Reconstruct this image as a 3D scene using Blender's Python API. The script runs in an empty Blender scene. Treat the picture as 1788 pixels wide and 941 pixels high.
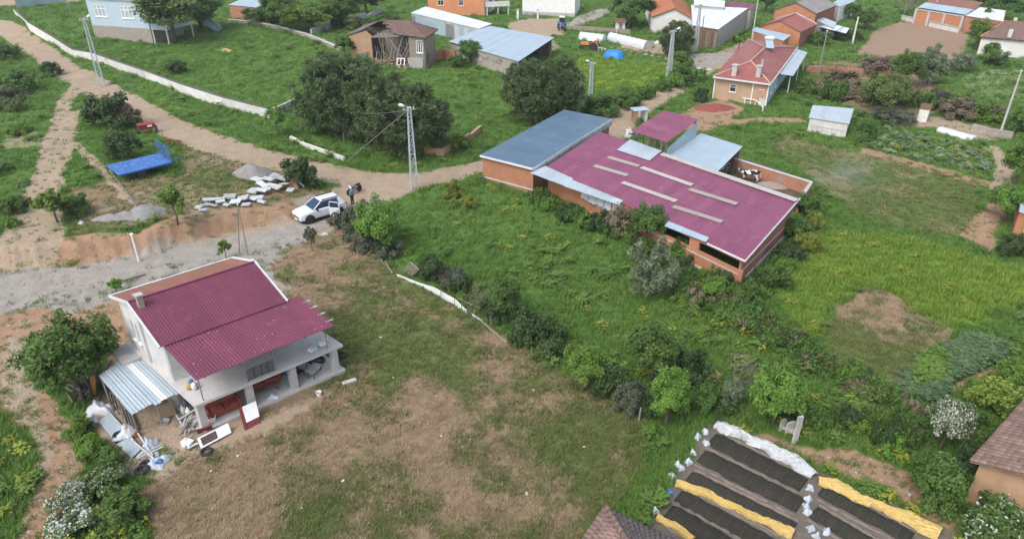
import bpy, bmesh, math, random
import numpy as np
from mathutils import Vector, Matrix

# ------------------------------------------------------------------ camera, sky, sun, exposure
R = math.radians
sc = bpy.context.scene
col = sc.collection
F, W0, H0, TH, CH = 1250., 1788., 941., R(29), 28.0
cam = bpy.data.objects.new('camera', bpy.data.cameras.new('camera'))
col.objects.link(cam)
cam.location = (0, 0, CH)
cam.rotation_euler = (R(90) - TH, 0, 0)
cam.data.sensor_width = 36
cam.data.lens = 36 * F / W0
cam.data.clip_start = 0.5
cam.data.clip_end = 6000
sc.camera = cam

SUN_EL, SUN_AZ = 52, 222          # azimuth clockwise from +Y: behind the camera, to its left
w = bpy.data.worlds.new('World')
sc.world = w
w.use_nodes = True
wn = w.node_tree
sky = wn.nodes.new('ShaderNodeTexSky')
sky.sky_type = 'NISHITA'
sky.sun_disc = False
sky.sun_elevation = R(SUN_EL)
sky.sun_rotation = R(SUN_AZ)
sky.dust_density = 3.0
sky.air_density = 1.0
hs = wn.nodes.new('ShaderNodeHueSaturation')
hs.inputs['Saturation'].default_value = 0.55      # a veiled, nearly overcast sky
wn.links.new(sky.outputs[0], hs.inputs['Color'])
wn.links.new(hs.outputs[0], wn.nodes['Background'].inputs[0])
wn.nodes['Background'].inputs[1].default_value = 0.15
sd = bpy.data.lights.new('sun', 'SUN')
sd.energy = 0.8
sd.angle = R(24)
sd.color = (1.0, 0.97, 0.94)
so = bpy.data.objects.new('sun', sd)
col.objects.link(so)
_d = Vector((math.sin(R(SUN_AZ)) * math.cos(R(SUN_EL)), math.cos(R(SUN_AZ)) * math.cos(R(SUN_EL)), math.sin(R(SUN_EL))))
so.rotation_euler = _d.to_track_quat('Z', 'Y').to_euler()
so.location = (-20, -20, 60)
vs = sc.view_settings
vs.view_transform = 'Standard'
vs.look = 'None'
vs.gamma = 1
vs.exposure = 0.98
vs.use_curve_mapping = False
sc.cycles.max_bounces = 6
sc.cycles.diffuse_bounces = 4
sc.cycles.transparent_max_bounces = 6

# ------------------------------------------------------------------ survey helpers: where a sight line meets a level or the terrain
def P(px, py, z=0.):
    x = (px - W0 / 2) / F
    y = -(py - H0 / 2) / F
    d = Vector((x, math.cos(TH) + y * math.sin(TH), -math.sin(TH) + y * math.cos(TH)))
    return Vector((0, 0, CH)) + d * ((z - CH) / d.z)

def ztop(b, py):
    """height at which something standing at b ends on picture row py"""
    t = (H0 / 2 - py) / F
    # up/dep = t, up = y s + (z-CH) c, dep = y c - (z-CH) s
    s, c = math.sin(TH), math.cos(TH)
    return CH + b[1] * (t * c - s) / (c + t * s)

def sstep(a, b, x):
    t = np.clip((x - a) / (b - a), 0, 1)
    return t * t * (3 - 2 * t)

def vnoise(x, y, sc_=1., seed=0):
    x = np.asarray(x, float) * sc_ + seed * 17.31
    y = np.asarray(y, float) * sc_ - seed * 9.17
    xi, yi = np.floor(x), np.floor(y)
    fx, fy = x - xi, y - yi
    fx = fx * fx * (3 - 2 * fx)
    fy = fy * fy * (3 - 2 * fy)
    def h(a, b):
        v = np.sin(a * 127.1 + b * 311.7 + seed * 74.7) * 43758.5453
        return v - np.floor(v)
    return (h(xi, yi) * (1 - fx) + h(xi + 1, yi) * fx) * (1 - fy) + (h(xi, yi + 1) * (1 - fx) + h(xi + 1, yi + 1) * fx) * fy

def fbm(x, y, s, seed=0):
    return (vnoise(x, y, s, seed) + .5 * vnoise(x, y, s * 2.1, seed + 1) + .25 * vnoise(x, y, s * 4.3, seed + 2)) / 1.75

_cut = [P(*p) for p in [(-700, 545), (-300, 500), (0, 468), (130, 457), (250, 443), (330, 424), (420, 401), (500, 384), (560, 365), (600, 352), (640, 340)]]
_cx = np.array([p.x for p in _cut]); _cy = np.array([p.y for p in _cut])
def hz(x, y):
    """terrain: the field behind the cut bank lies above the gravel road"""
    x = np.asarray(x, float); y = np.asarray(y, float)
    yl = np.interp(x, _cx, _cy) + 0.5 * (vnoise(x, y, 1.1, 5) - .5)
    yl = yl + .35 * (vnoise(x, y * .3, 2.6, 6) - .5)
    yl = np.where(x > _cx[-1], 1e6, yl)
    rise = (1.05 + .35 * vnoise(x, y * .2, .35, 4)) * sstep(-16, -31, x) + .35 * sstep(-14.5, -19, x)
    up = sstep(0.0, 1.0, y - yl)
    z = rise * up
    z = z + 2.3 * np.exp(-((x + 86) ** 2 / 230. + (y - 146) ** 2 / 160.))
    z = z + 0.10 * (fbm(x, y, .35, 3) - .5) + 0.05 * (vnoise(x, y, 2.2, 8) - .5)
    return z

def T(px, py, dz=0.):
    z = 0.
    for _ in range(8):
        p = P(px, py, z)
        z = float(hz(p.x, p.y))
    p = P(px, py, z)
    p.z = z + dz
    return p

# ------------------------------------------------------------------ mesh builder and object helpers
class MB:
    def __init__(s):
        s.v = []; s.f = []; s.uv = None
    def add(s, vs, fs):
        n = len(s.v)
        s.v += [tuple(v) for v in vs]
        s.f += [tuple(i + n for i in f) for f in fs]
        return s
    def box(s, c, size, rz=0., m=None):
        x, y, z = size[0] / 2, size[1] / 2, size[2] / 2
        M = m if m is not None else Matrix.Rotation(rz, 3, 'Z')
        c = Vector(c)
        vs = [c + M @ Vector(p) for p in ((-x, -y, -z), (x, -y, -z), (x, y, -z), (-x, y, -z), (-x, -y, z), (x, -y, z), (x, y, z), (-x, y, z))]
        return s.add(vs, [(0, 3, 2, 1), (4, 5, 6, 7), (0, 1, 5, 4), (1, 2, 6, 5), (2, 3, 7, 6), (3, 0, 4, 7)])
    def hexa(s, lo, hi):
        """solid between two quads given as corner loops"""
        return s.add(list(lo) + list(hi), [(0, 3, 2, 1), (4, 5, 6, 7), (0, 1, 5, 4), (1, 2, 6, 5), (2, 3, 7, 6), (3, 0, 4, 7)])
    def prism(s, poly, z0, z1):
        n = len(poly)
        lo = [(p[0], p[1], z0) for p in poly]; hi = [(p[0], p[1], z1) for p in poly]
        return s.add(lo + hi, [tuple(range(n))[::-1], tuple(range(n, 2 * n))] + [(i, (i + 1) % n, n + (i + 1) % n, n + i) for i in range(n)])
    def bar(s, a, b, wx, wy=None, up=(0, 0, 1)):
        a = Vector(a); b = Vector(b); wy = wx if wy is None else wy
        d = (b - a).normalized(); u = Vector(up)
        if abs(d.dot(u)) > .97: u = Vector((1, 0, 0))
        x = d.cross(u).normalized() * wx / 2; y = x.cross(d).normalized() * wy / 2
        vs = [a - x - y, a + x - y, a + x + y, a - x + y, b - x - y, b + x - y, b + x + y, b - x + y]
        return s.add(vs, [(0, 3, 2, 1), (4, 5, 6, 7), (0, 1, 5, 4), (1, 2, 6, 5), (2, 3, 7, 6), (3, 0, 4, 7)])
    def tube(s, pts, rs, n=8, cap=True):
        pts = [Vector(p) for p in pts]
        if not hasattr(rs, '__len__'): rs = [rs] * len(pts)
        base = len(s.v); ref = None
        for i, p in enumerate(pts):
            d = (pts[min(i + 1, len(pts) - 1)] - pts[max(i - 1, 0)])
            d = d.normalized() if d.length > 1e-9 else Vector((0, 0, 1))
            if ref is None: ref = Vector((1, 0, 0)) if abs(d.x) < .8 else Vector((0, 1, 0))
            x = (ref - d * ref.dot(d)).normalized(); y = d.cross(x); ref = x
            for k in range(n):
                a = 2 * math.pi * k / n
                s.v.append(tuple(p + (x * math.cos(a) + y * math.sin(a)) * rs[i]))
        for i in range(len(pts) - 1):
            for k in range(n):
                a = base + i * n + k; b = base + i * n + (k + 1) % n
                s.f.append((a, b, b + n, a + n))
        if cap:
            s.f.append(tuple(base + k for k in range(n))[::-1])
            e = base + (len(pts) - 1) * n
            s.f.append(tuple(e + k for k in range(n)))
        return s
    def lathe(s, c, prof, n=16, axis='Z', m=None):
        base = len(s.v); c = Vector(c)
        M = m if m is not None else Matrix.Identity(3)
        for r, z in prof:
            for k in range(n):
                a = 2 * math.pi * k / n
                s.v.append(tuple(c + M @ Vector((r * math.cos(a), r * math.sin(a), z))))
        for i in range(len(prof) - 1):
            for k in range(n):
                a = base + i * n + k; b = base + i * n + (k + 1) % n
                s.f.append((a, b, b + n, a + n))
        s.f.append(tuple(base + k for k in range(n))[::-1])
        e = base + (len(prof) - 1) * n
        s.f.append(tuple(e + k for k in range(n)))
        return s
    def build(s, name, mat, parent=None, smooth=False, bevel=0.):
        me = bpy.data.meshes.new(name)
        off = parent_origin(parent)
        me.from_pydata([(v[0] - off.x, v[1] - off.y, v[2] - off.z) for v in s.v], [], s.f)
        if s.uv:
            uvl = me.uv_layers.new(name='UVMap')
            for p in me.polygons:
                for li in p.loop_indices:
                    uvl.data[li].uv = s.uv[me.loops[li].vertex_index]
        me.materials.append(MAT(mat))
        if smooth:
            me.polygons.foreach_set('use_smooth', [True] * len(me.polygons))
        o = bpy.data.objects.new(name, me)
        col.objects.link(o)
        if parent is not None: o.parent = parent
        if bevel:
            b = o.modifiers.new('bevel', 'BEVEL'); b.width = bevel; b.segments = 2; b.limit_method = 'ANGLE'
        return o

def parent_origin(p):
    v = Vector((0, 0, 0))
    while p is not None:
        v = v + Vector(p.location); p = p.parent
    return v

def tag(o, label, cat, group=None, kind=None):
    if label: o['label'] = label
    if cat: o['category'] = cat
    if group: o['group'] = group
    if kind or cat: o['kind'] = kind or 'thing'
    return o

def thing(name, label, cat, loc, group=None):
    o = bpy.data.objects.new(name, None)
    o.empty_display_size = .3
    col.objects.link(o)
    o.location = loc
    return tag(o, label, cat, group)

def copy_tree(o, parent=None):
    c = o.copy(); col.objects.link(c); c.parent = parent
    for ch in list(o.children): copy_tree(ch, c)
    return c

# ------------------------------------------------------------------ materials
_mats = {}
def MAT(m):
    return _mats[m] if isinstance(m, str) else m

class NT:
    def __init__(s, name):
        s.m = bpy.data.materials.new(name); s.m.use_nodes = True
        s.t = s.m.node_tree; s.t.nodes.clear()
        s.out = s.t.nodes.new('ShaderNodeOutputMaterial')
        _mats[name] = s.m
    def n(s, typ, **kw):
        o = s.t.nodes.new('ShaderNode' + typ)
        for k, v in kw.items():
            if hasattr(o, k) and not k[0].isupper(): setattr(o, k, v)
            else: s.set(o.inputs[k.replace('_', ' ')], v)
        return o
    def set(s, sock, v):
        if hasattr(v, 'outputs'): v = v.outputs[0]
        if isinstance(v, bpy.types.NodeSocket): s.t.links.new(v, sock)
        elif isinstance(v, (tuple, list)) and len(v) == 3 and sock.type == 'RGBA': sock.default_value = (*v, 1)
        else: sock.default_value = v
    def noise(s, scale, detail=3, rough=.55, vec=None, dist=0.):
        o = s.n('TexNoise'); o.inputs['Scale'].default_value = scale; o.inputs['Detail'].default_value = detail
        o.inputs['Roughness'].default_value = rough; o.inputs['Distortion'].default_value = dist
        s.set(o.inputs['Vector'], vec if vec is not None else s.pos())
        return o.outputs['Fac']
    def pos(s):
        if not hasattr(s, '_p'): s._p = s.n('NewGeometry').outputs['Position']
        return s._p
    def math(s, op, a, b=0., c=None, clamp=False):
        o = s.n('Math', operation=op, use_clamp=clamp); s.set(o.inputs[0], a); s.set(o.inputs[1], b)
        if c is not None: s.set(o.inputs[2], c)
        return o.outputs[0]
    def ramp(s, fac, lo, hi):
        o = s.n('MapRange'); s.set(o.inputs['Value'], fac); o.inputs['From Min'].default_value = lo; o.inputs['From Max'].default_value = hi
        o.interpolation_type = 'SMOOTHSTEP'
        return o.outputs[0]
    def mix(s, fac, a, b, blend='MIX'):
        o = s.n('Mix', data_type='RGBA', blend_type=blend)
        s.set(o.inputs[0], fac); s.set(o.inputs[6], a); s.set(o.inputs[7], b)
        return o.outputs[2]
    def bump(s, h, strength=.3, dist=.05):
        o = s.n('Bump'); o.inputs['Strength'].default_value = strength; o.inputs['Distance'].default_value = dist
        s.set(o.inputs['Height'], h)
        return o.outputs[0]
    def bsdf(s, color, rough=.8, metal=0., spec=.3, normal=None, **kw):
        o = s.n('BsdfPrincipled'); s.set(o.inputs['Base Color'], color); s.set(o.inputs['Roughness'], rough)
        o.inputs['Metallic'].default_value = metal; o.inputs['Specular IOR Level'].default_value = spec
        if normal is not None: s.set(o.inputs['Normal'], normal)
        for k, v in kw.items(): s.set(o.inputs[k.replace('_', ' ')], v)
        s.t.links.new(o.outputs[0], s.out.inputs['Surface'])
        return o
    def rnd(s):
        return s.n('ObjectInfo').outputs['Random']

def mul(c, k): return tuple(min(1., x * k) for x in c)

def pm(name, c, c2=None, rough=.8, var=.22, scale=1.3, metal=0., spec=.3, rnd=.18, bump=0., bscale=30., fine=None, dirt=None, dirt_amt=.5):
    t = NT(name)
    c2 = c2 or mul(c, 1 - 1.6 * var)
    n1 = t.noise(scale, 5, .65)
    cc = t.mix(t.ramp(n1, .3, .72), c, c2)
    n2 = t.noise(scale * 9, 3, .6)
    cc = t.mix(t.math('MULTIPLY', t.ramp(n2, .35, .7), .35), cc, mul(c2, .8))
    if dirt:
        n3 = t.noise(scale * 2.3, 6, .7, dist=.6)
        cc = t.mix(t.math('MULTIPLY', t.ramp(n3, .52, .68), dirt_amt), cc, dirt)
    if rnd:
        v = t.math('MULTIPLY_ADD', t.rnd(), rnd, 1 - rnd / 2)
        h = t.n('HueSaturation'); t.set(h.inputs['Value'], v); t.set(h.inputs['Color'], cc); cc = h.outputs[0]
    nrm = t.bump(t.noise(bscale, 4, .6), bump, .02) if bump else None
    t.bsdf(cc, rough, metal, spec, nrm)
    return t.m

def leafmat(name, dark, light, trans=.3, inst=False, hue=.03, rough=.55, flower=None):
    t = NT(name)
    a = t.n('Attribute', attribute_name='tint')
    a.attribute_type = 'INSTANCER' if inst else 'GEOMETRY'
    f = a.outputs['Fac']
    cc = t.mix(f, dark, light)
    if flower:
        cc = t.mix(t.math('GREATER_THAN', f, flower[0]), cc, flower[1])
    if not inst:
        r = t.rnd()
        h = t.n('HueSaturation')
        t.set(h.inputs['Hue'], t.math('MULTIPLY_ADD', r, hue, .5 - hue / 2))
        t.set(h.inputs['Value'], t.math('MULTIPLY_ADD', r, .3, .85))
        t.set(h.inputs['Color'], cc); cc = h.outputs[0]
    n = t.noise(.5, 2, .5)
    cc = t.mix(t.math('MULTIPLY', t.ramp(n, .35, .7), .3), cc, mul(light, 1.1))
    b = t.bsdf(cc, rough, 0, .25)
    tr = t.n('BsdfTranslucent'); t.set(tr.inputs['Color'], t.mix(.6, cc, mul(light, 1.2)))
    mx = t.n('MixShader'); mx.inputs[0].default_value = trans
    t.t.links.new(b.outputs[0], mx.inputs[1]); t.t.links.new(tr.outputs[0], mx.inputs[2])
    t.t.links.new(mx.outputs[0], t.out.inputs['Surface'])
    return t.m

def brickmat(name, c1, c2, mortar, bw=.32, bh=.2, patch=None):
    t = NT(name)
    uv = t.n('UVMap', uv_map='UVMap')
    b = t.n('TexBrick'); t.set(b.inputs['Vector'], uv.outputs[0])
    b.inputs['Scale'].default_value = 1.; b.inputs['Brick Width'].default_value = bw; b.inputs['Row Height'].default_value = bh
    b.inputs['Mortar Size'].default_value = .014; b.inputs['Bias'].default_value = 0.
    t.set(b.inputs['Color1'], c1); t.set(b.inputs['Color2'], c2); t.set(b.inputs['Mortar'], mortar)
    n = t.noise(.9, 5, .65)
    cc = t.mix(t.math('MULTIPLY', t.ramp(n, .4, .75), .5), b.outputs[0], mul(c1, .62))
    n2 = t.noise(7, 4, .65)
    cc = t.mix(t.math('MULTIPLY', t.ramp(n2, .45, .75), .4), cc, mul(mortar, .9))
    if patch:
        n3 = t.noise(.5, 5, .7)
        cc = t.mix(t.math('MULTIPLY', t.ramp(n3, .55, .62), .75), cc, patch)
    hgt = t.math('MULTIPLY_ADD', b.outputs['Fac'], -1., t.math('MULTIPLY', n2, .3))
    t.bsdf(cc, .9, 0, .15, t.bump(hgt, .5, .015))
    return t.m

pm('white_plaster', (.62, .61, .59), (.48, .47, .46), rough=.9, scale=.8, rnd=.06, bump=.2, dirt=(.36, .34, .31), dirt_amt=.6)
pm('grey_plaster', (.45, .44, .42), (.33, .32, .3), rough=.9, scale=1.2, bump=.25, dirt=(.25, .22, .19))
pm('concrete', (.46, .45, .43), (.34, .33, .31), rough=.92, scale=1.1, bump=.25, dirt=(.28, .25, .22))
pm('pale_concrete', (.48, .47, .455), (.38, .37, .355), rough=.9, scale=.9, bump=.2, dirt=(.4, .37, .33))
pm('white_wash', (.66, .65, .63), (.52, .5, .47), rough=.9, scale=.5, bump=.2, dirt=(.45, .42, .36), dirt_amt=.35)
pm('light_blue_paint', (.42, .52, .60), (.38, .48, .56), rough=.8, scale=.4, rnd=.03, bump=.1, dirt=(.36, .44, .48), dirt_amt=.3)
pm('adobe', (.42, .27, .16), (.33, .21, .13), rough=.95, scale=1.4, bump=.4, dirt=(.27, .19, .13))
pm('mud_plaster', (.30, .25, .20), (.22, .19, .16), rough=.95, scale=2, bump=.4, dirt=(.4, .36, .3))
pm('stone', (.38, .34, .29), (.25, .22, .19), rough=.95, scale=3.5, bump=.7, bscale=12, dirt=(.2, .19, .16))
pm('tan_plaster', (.45, .32, .21), (.38, .27, .185), rough=.9, scale=1.2, bump=.15)
pm('magenta_roof', (.17, .037, .072), (.14, .033, .062), rough=.5, scale=.5, rnd=.22, spec=.45, dirt=(.25, .075, .12), dirt_amt=.3)
pm('magenta_barn', (.212, .06, .114), (.184, .054, .102), rough=.55, scale=.35, rnd=.2, spec=.4, dirt=(.32, .12, .19), dirt_amt=.35)
pm('rust_roof', (.24, .10, .07), (.20, .085, .06), rough=.55, scale=.8, rnd=.1, dirt=(.33, .16, .11))
pm('red_roof', (.28, .095, .08), (.23, .078, .07), rough=.55, scale=.6, rnd=.12, dirt=(.40, .19, .16))
pm('blue_roof', (.082, .142, .205), (.072, .124, .182), rough=.5, scale=.4, rnd=.14, spec=.45, dirt=(.2, .3, .4), dirt_amt=.25)
pm('pale_metal', (.43, .50, .54), (.36, .43, .48), rough=.45, scale=.6, rnd=.16, spec=.5, metal=.15, dirt=(.38, .42, .43), dirt_amt=.5)
pm('skyblue_metal', (.38, .47, .53), (.33, .42, .49), rough=.45, scale=.5, rnd=.1, spec=.5, metal=.1, dirt=(.33, .41, .45), dirt_amt=.4)
pm('white_metal', (.66, .68, .69), (.55, .58, .60), rough=.45, scale=.5, rnd=.14, spec=.45, dirt=(.48, .48, .47), dirt_amt=.5)
pm('grey_metal', (.30, .31, .32), (.22, .22, .23), rough=.5, scale=1.2, metal=.3)
pm('galvanised', (.56, .59, .62), (.45, .48, .51), rough=.5, scale=2, metal=.2, rnd=.05)
pm('dark_metal', (.04, .04, .045), rough=.5, scale=2, rnd=0)
pm('rusty_iron', (.22, .10, .06), (.13, .07, .05), rough=.85, scale=3)
pm('polycarbonate', (.33, .30, .26), (.27, .25, .22), rough=.6, scale=1.5, rnd=.15, dirt=(.40, .38, .34))
pm('white_skylight', (.42, .41, .38), (.35, .34, .31), rough=.45, scale=1.2, rnd=.1, dirt=(.48, .45, .40), dirt_amt=.7)
pm('grey_roof', (.26, .25, .24), (.20, .19, .18), rough=.7, scale=.9, dirt=(.16, .14, .12))
pm('orange_tile', (.44, .17, .085), (.36, .13, .07), rough=.8, scale=2, rnd=.3, dirt=(.30, .17, .11))
pm('brown_tile', (.255, .165, .135), (.18, .12, .10), rough=.85, scale=2.2, rnd=.45, dirt=(.27, .2, .17), bump=.2)
pm('grey_tile', (.17, .135, .125), (.12, .10, .095), rough=.85, scale=2.5, rnd=.35, dirt=(.24, .2, .18), bump=.2)
pm('wood', (.24, .17, .11), (.15, .11, .075), rough=.85, scale=2.5, rnd=.4, bump=.3)
pm('grey_wood', (.27, .245, .215), (.17, .155, .14), rough=.9, scale=2.5, rnd=.4, bump=.3)
pm('bark', (.13, .10, .075), (.08, .062, .05), rough=.95, scale=4, rnd=.25, bump=.6)
pm('pale_bark', (.30, .26, .19), (.2, .17, .13), rough=.95, scale=4, rnd=.25, bump=.5)
pm('twig', (.19, .155, .13), (.13, .105, .09), rough=.95, scale=3, rnd=.2)
pm('tyre', (.022, .022, .024), (.035, .034, .033), rough=.85, scale=4, rnd=.1)
pm('black_plastic', (.02, .02, .022), rough=.55, scale=3, rnd=0)
pm('car_paint', (.62, .65, .68), (.58, .61, .64), rough=.22, scale=.4, rnd=0, spec=.6, var=.03)
pm('rim', (.35, .35, .36), rough=.35, metal=.6, rnd=0)
pm('cream_card', (.42, .30, .19), (.34, .24, .15), rough=.85, scale=2)
pm('blue_paint', (.04, .145, .40), (.035, .12, .34), rough=.6, scale=.9, rnd=.05, dirt=(.30, .36, .42), dirt_amt=.55)
pm('blue_tarp', (.02, .22, .62), (.015, .16, .50), rough=.4, scale=2, rnd=0)
pm('orange_paint', (.60, .22, .05), (.5, .18, .05), rough=.5, scale=1.5)
pm('red_paint', (.34, .05, .04), (.24, .04, .035), rough=.6, scale=2)
pm('white_sheet', (.60, .615, .63), (.47, .485, .50), rough=.5, scale=3, bump=.5, bscale=9)
pm('white_bag', (.52, .57, .62), (.38, .44, .50), rough=.5, scale=6, bump=.5, bscale=14)
pm('blue_bag', (.04, .2, .52), (.05, .16, .4), rough=.5, scale=6)
pm('yellow_sheet', (.50, .36, .11), (.42, .29, .09), rough=.55, scale=2.2, bump=1., bscale=8, dirt=(.50, .42, .26), dirt_amt=.7)
pm('clear_sheet', (.52, .54, .55), (.38, .38, .38), rough=.35, scale=2, bump=.6, bscale=7, dirt=(.40, .58, .66), dirt_amt=.6)
pm('net_black', (.022, .023, .018), (.040, .036, .027), rough=.95, scale=2.5, rnd=.3, bump=1., bscale=18, dirt=(.055, .048, .035), dirt_amt=.6)
pm('hoop', (.10, .095, .085), rough=.8, rnd=.2)
pm('gravel_pile', (.27, .262, .25), (.21, .20, .19), rough=.95, scale=2.5, bump=.9, bscale=25, rnd=.1)
pm('red_heap', (.26, .08, .06), (.19, .06, .05), rough=.95, scale=2.5, bump=.8, bscale=20)
pm('rubble', (.30, .25, .21), (.2, .17, .15), rough=.95, scale=4, rnd=.6, bump=.4)
pm('slab_grey', (.42, .43, .44), (.3, .31, .32), rough=.85, scale=1.5, rnd=.35, bump=.2)
pm('slab_white', (.56, .58, .59), (.42, .44, .46), rough=.7, scale=1.5, rnd=.3, dirt=(.4, .37, .34))
pm('sofa', (.29, .075, .05), (.22, .055, .04), rough=.95, scale=3, rnd=.1, dirt=(.36, .14, .1))
pm('maroon_panel', (.20, .035, .035), (.16, .03, .03), rough=.5, rnd=.1)
pm('white_panel', (.78, .78, .77), (.68, .68, .67), rough=.5, rnd=.05, scale=1)
pm('brown_glass', (.12, .085, .075), rough=.25, rnd=0)
pm('skin', (.42, .27, .2), rough=.6, rnd=0)
pm('navy_cloth', (.05, .07, .13), rough=.9, rnd=0)
pm('blue_cloth', (.17, .28, .40), (.13, .22, .33), rough=.9, rnd=0)
pm('dark_cloth', (.035, .035, .04), rough=.9, rnd=0)
pm('white_cloth', (.75, .75, .75), rough=.9, rnd=0)
pm('porch_interior', (.22, .21, .2), (.16, .15, .14), rough=.9, scale=1)
brickmat('brick', (.41, .165, .085), (.35, .135, .07), (.39, .28, .21))
brickmat('brick_orange', (.46, .19, .09), (.41, .165, .08), (.43, .28, .19))
brickmat('brick_red', (.34, .125, .085), (.28, .10, .07), (.34, .25, .2))
brickmat('brick_stained', (.42, .17, .09), (.36, .14, .08), (.40, .3, .24), patch=(.30, .25, .21))
brickmat('block_grey', (.42, .41, .39), (.36, .35, .33), (.30, .29, .27), .4, .2)
def glassmat():
    t = NT('window_glass'); t.bsdf((.03, .04, .05), .06, 0, .6)
    t = NT('car_glass'); t.bsdf((.012, .03, .07), .06, 0, .6)
    t = NT('blue_panel'); t.bsdf((.03, .07, .13), .12, 0, .7)
    t = NT('lamp_glass'); t.bsdf((.75, .77, .8), .3, 0, .5)
    t = NT('cow_hide'); n = t.noise(1.9, 2, .4)
    t.bsdf(t.mix(t.ramp(n, .47, .50), (.018, .017, .017), (.72, .70, .66)), .75)
glassmat()

# ------------------------------------------------------------------ ground: one sheet, surveyed patches of soil kinds
def poly_sdf(x, y, poly):
    """signed distance, positive inside"""
    n = len(poly); inside = np.zeros(x.shape, bool); d = np.full(x.shape, 1e9)
    for i in range(n):
        x0, y0 = poly[i]; x1, y1 = poly[(i + 1) % n]
        ex, ey = x1 - x0, y1 - y0
        t = np.clip(((x - x0) * ex + (y - y0) * ey) / (ex * ex + ey * ey + 1e-12), 0, 1)
        d = np.minimum(d, np.hypot(x - x0 - t * ex, y - y0 - t * ey))
        c = ((y0 > y) != (y1 > y)) & (x < ex * (y - y0) / (ey + 1e-15) + x0)
        inside ^= c
    return np.where(inside, d, -d)

def line_sdf(x, y, pts, ws):
    d = np.full(x.shape, -1e9)
    for i in range(len(pts) - 1):
        x0, y0 = pts[i]; x1, y1 = pts[i + 1]
        ex, ey = x1 - x0, y1 - y0
        t = np.clip(((x - x0) * ex + (y - y0) * ey) / (ex * ex + ey * ey + 1e-12), 0, 1)
        w_ = ws[i] * (1 - t) + ws[i + 1] * t
        d = np.maximum(d, w_ / 2 - np.hypot(x - x0 - t * ex, y - y0 - t * ey))
    return d

def wpts(px): return [(T(*p).x, T(*p).y) for p in px]

# kind, weight, feather (m), picture outline
PATCH = []
def patch(kind, pts, wgt=1., fe=.8, line=None):
    PATCH.append((kind, wgt, fe, wpts(pts), line))
# kinds: dirt gravel dry | orange lush dark | plough pale mud
patch('dirt', [(-90, 5), (0, 44), (60, 82), (110, 120), (165, 150), (230, 187), (300, 222), (370, 252), (440, 272), (520, 292), (580, 302), (650, 317), (720, 318), (790, 303), (845, 290)], 1, .7,
      [4.2, 4.2, 4.2, 4.4, 4.6, 4.4, 4.2, 4.4, 4.6, 4.8, 4.4, 4.6, 4.4, 3.6, 3.2])
def ruts(px, off, wd, wgt=.5):
    w_ = [V2(T(*p)) for p in px]
    for s in (-off, off):
        pts = []
        for i, p in enumerate(w_):
            d = (w_[min(i + 1, len(w_) - 1)] - w_[max(i - 1, 0)]).normalized(); q = p + Vector((-d.y, d.x)) * s
            pts.append((q.x, q.y))
        PATCH.append(('gravel', wgt, .3, pts, [wd] * len(pts)))
def V2(p): return Vector((p[0], p[1]))
ruts([(-90, 5), (0, 44), (60, 82), (110, 120), (165, 150), (230, 187), (300, 222), (370, 252), (440, 272), (520, 292), (580, 302), (650, 317), (720, 318), (790, 303), (845, 290)], .85, .6)
PATCH.append(('mud', .42, .5, wpts([(-90, 5), (0, 44), (60, 82), (110, 120), (165, 150), (230, 187), (300, 222), (370, 252), (440, 272), (520, 292), (580, 302)]), [.7] * 11))
ruts([(1075, 205), (1110, 192), (1160, 166), (1200, 141), (1240, 113)], .8, .6)
patch('dirt', [(570, 300), (640, 300), (720, 303), (800, 295), (770, 318), (720, 335), (690, 350), (650, 365), (612, 372), (590, 345), (625, 330), (600, 315)], 1, .8)
patch('dirt', [(640, 330), (600, 372), (540, 392), (450, 418), (350, 440)], 1, .9, [6, 5, 5, 5, 5])
patch('gravel', [(660, 350), (600, 375), (530, 400), (450, 420), (350, 440), (250, 458), (120, 490), (0, 505), (-140, 525)], 1, 1.2, [1.5, 2.6, 3.2, 3.4, 3.8, 4.2, 5.0, 6, 7])
patch('gravel', [(205, 490), (290, 470), (430, 440), (540, 405), (560, 412), (500, 440), (470, 470), (520, 500), (490, 520), (440, 465), (330, 470), (225, 515)], .75, 1.)
patch('gravel', [(-20, 500), (100, 490), (250, 465), (430, 430), (445, 455), (330, 477), (225, 518), (130, 545), (60, 538), (-20, 550)], .95, .8)
patch('orange', [(-40, 560), (60, 540), (130, 545), (170, 570), (95, 600), (95, 680), (120, 740), (150, 800), (125, 850), (100, 960), (40, 960), (62, 860), (70, 790), (30, 730), (-40, 690)], 1., .7)
patch('orange', [(120, 545), (205, 515), (330, 478), (330, 500), (235, 560), (230, 610), (215, 650), (150, 570)], .9, .7)
patch('dirt', [(150, 690), (200, 680), (330, 700), (345, 790), (290, 835), (240, 835), (190, 785), (152, 745)], .85, .5)
patch('orange', [(-20, 545), (60, 528), (130, 542), (205, 520), (260, 545), (240, 600), (180, 585), (90, 590), (85, 640), (100, 700), (125, 770), (140, 815), (110, 850), (95, 900), (80, 960), (25, 960), (60, 860), (75, 800), (40, 720), (5, 650), (-20, 640)], .9, .8)
patch('dirt', [(0, 590), (50, 590), (60, 660), (90, 760), (95, 830), (70, 830), (40, 740), (0, 690)], .8, .8)
ruts([(30, 560), (40, 620), (60, 690), (85, 760), (100, 830), (80, 900), (60, 960)], .75, .5, .45)
patch('mud', [(110, 170), (95, 235), (76, 310), (56, 370), (42, 425)], .4, .3, [.4, .4, .4, .5, .6])
patch('orange', [(-300, 455), (0, 424), (120, 415), (250, 405), (260, 448), (130, 464), (0, 474), (-300, 508)], 1, .4)
patch('orange', [(250, 408), (330, 400), (440, 378), (510, 355), (530, 380), (430, 405), (330, 430), (250, 446)], .75, .4)
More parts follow.
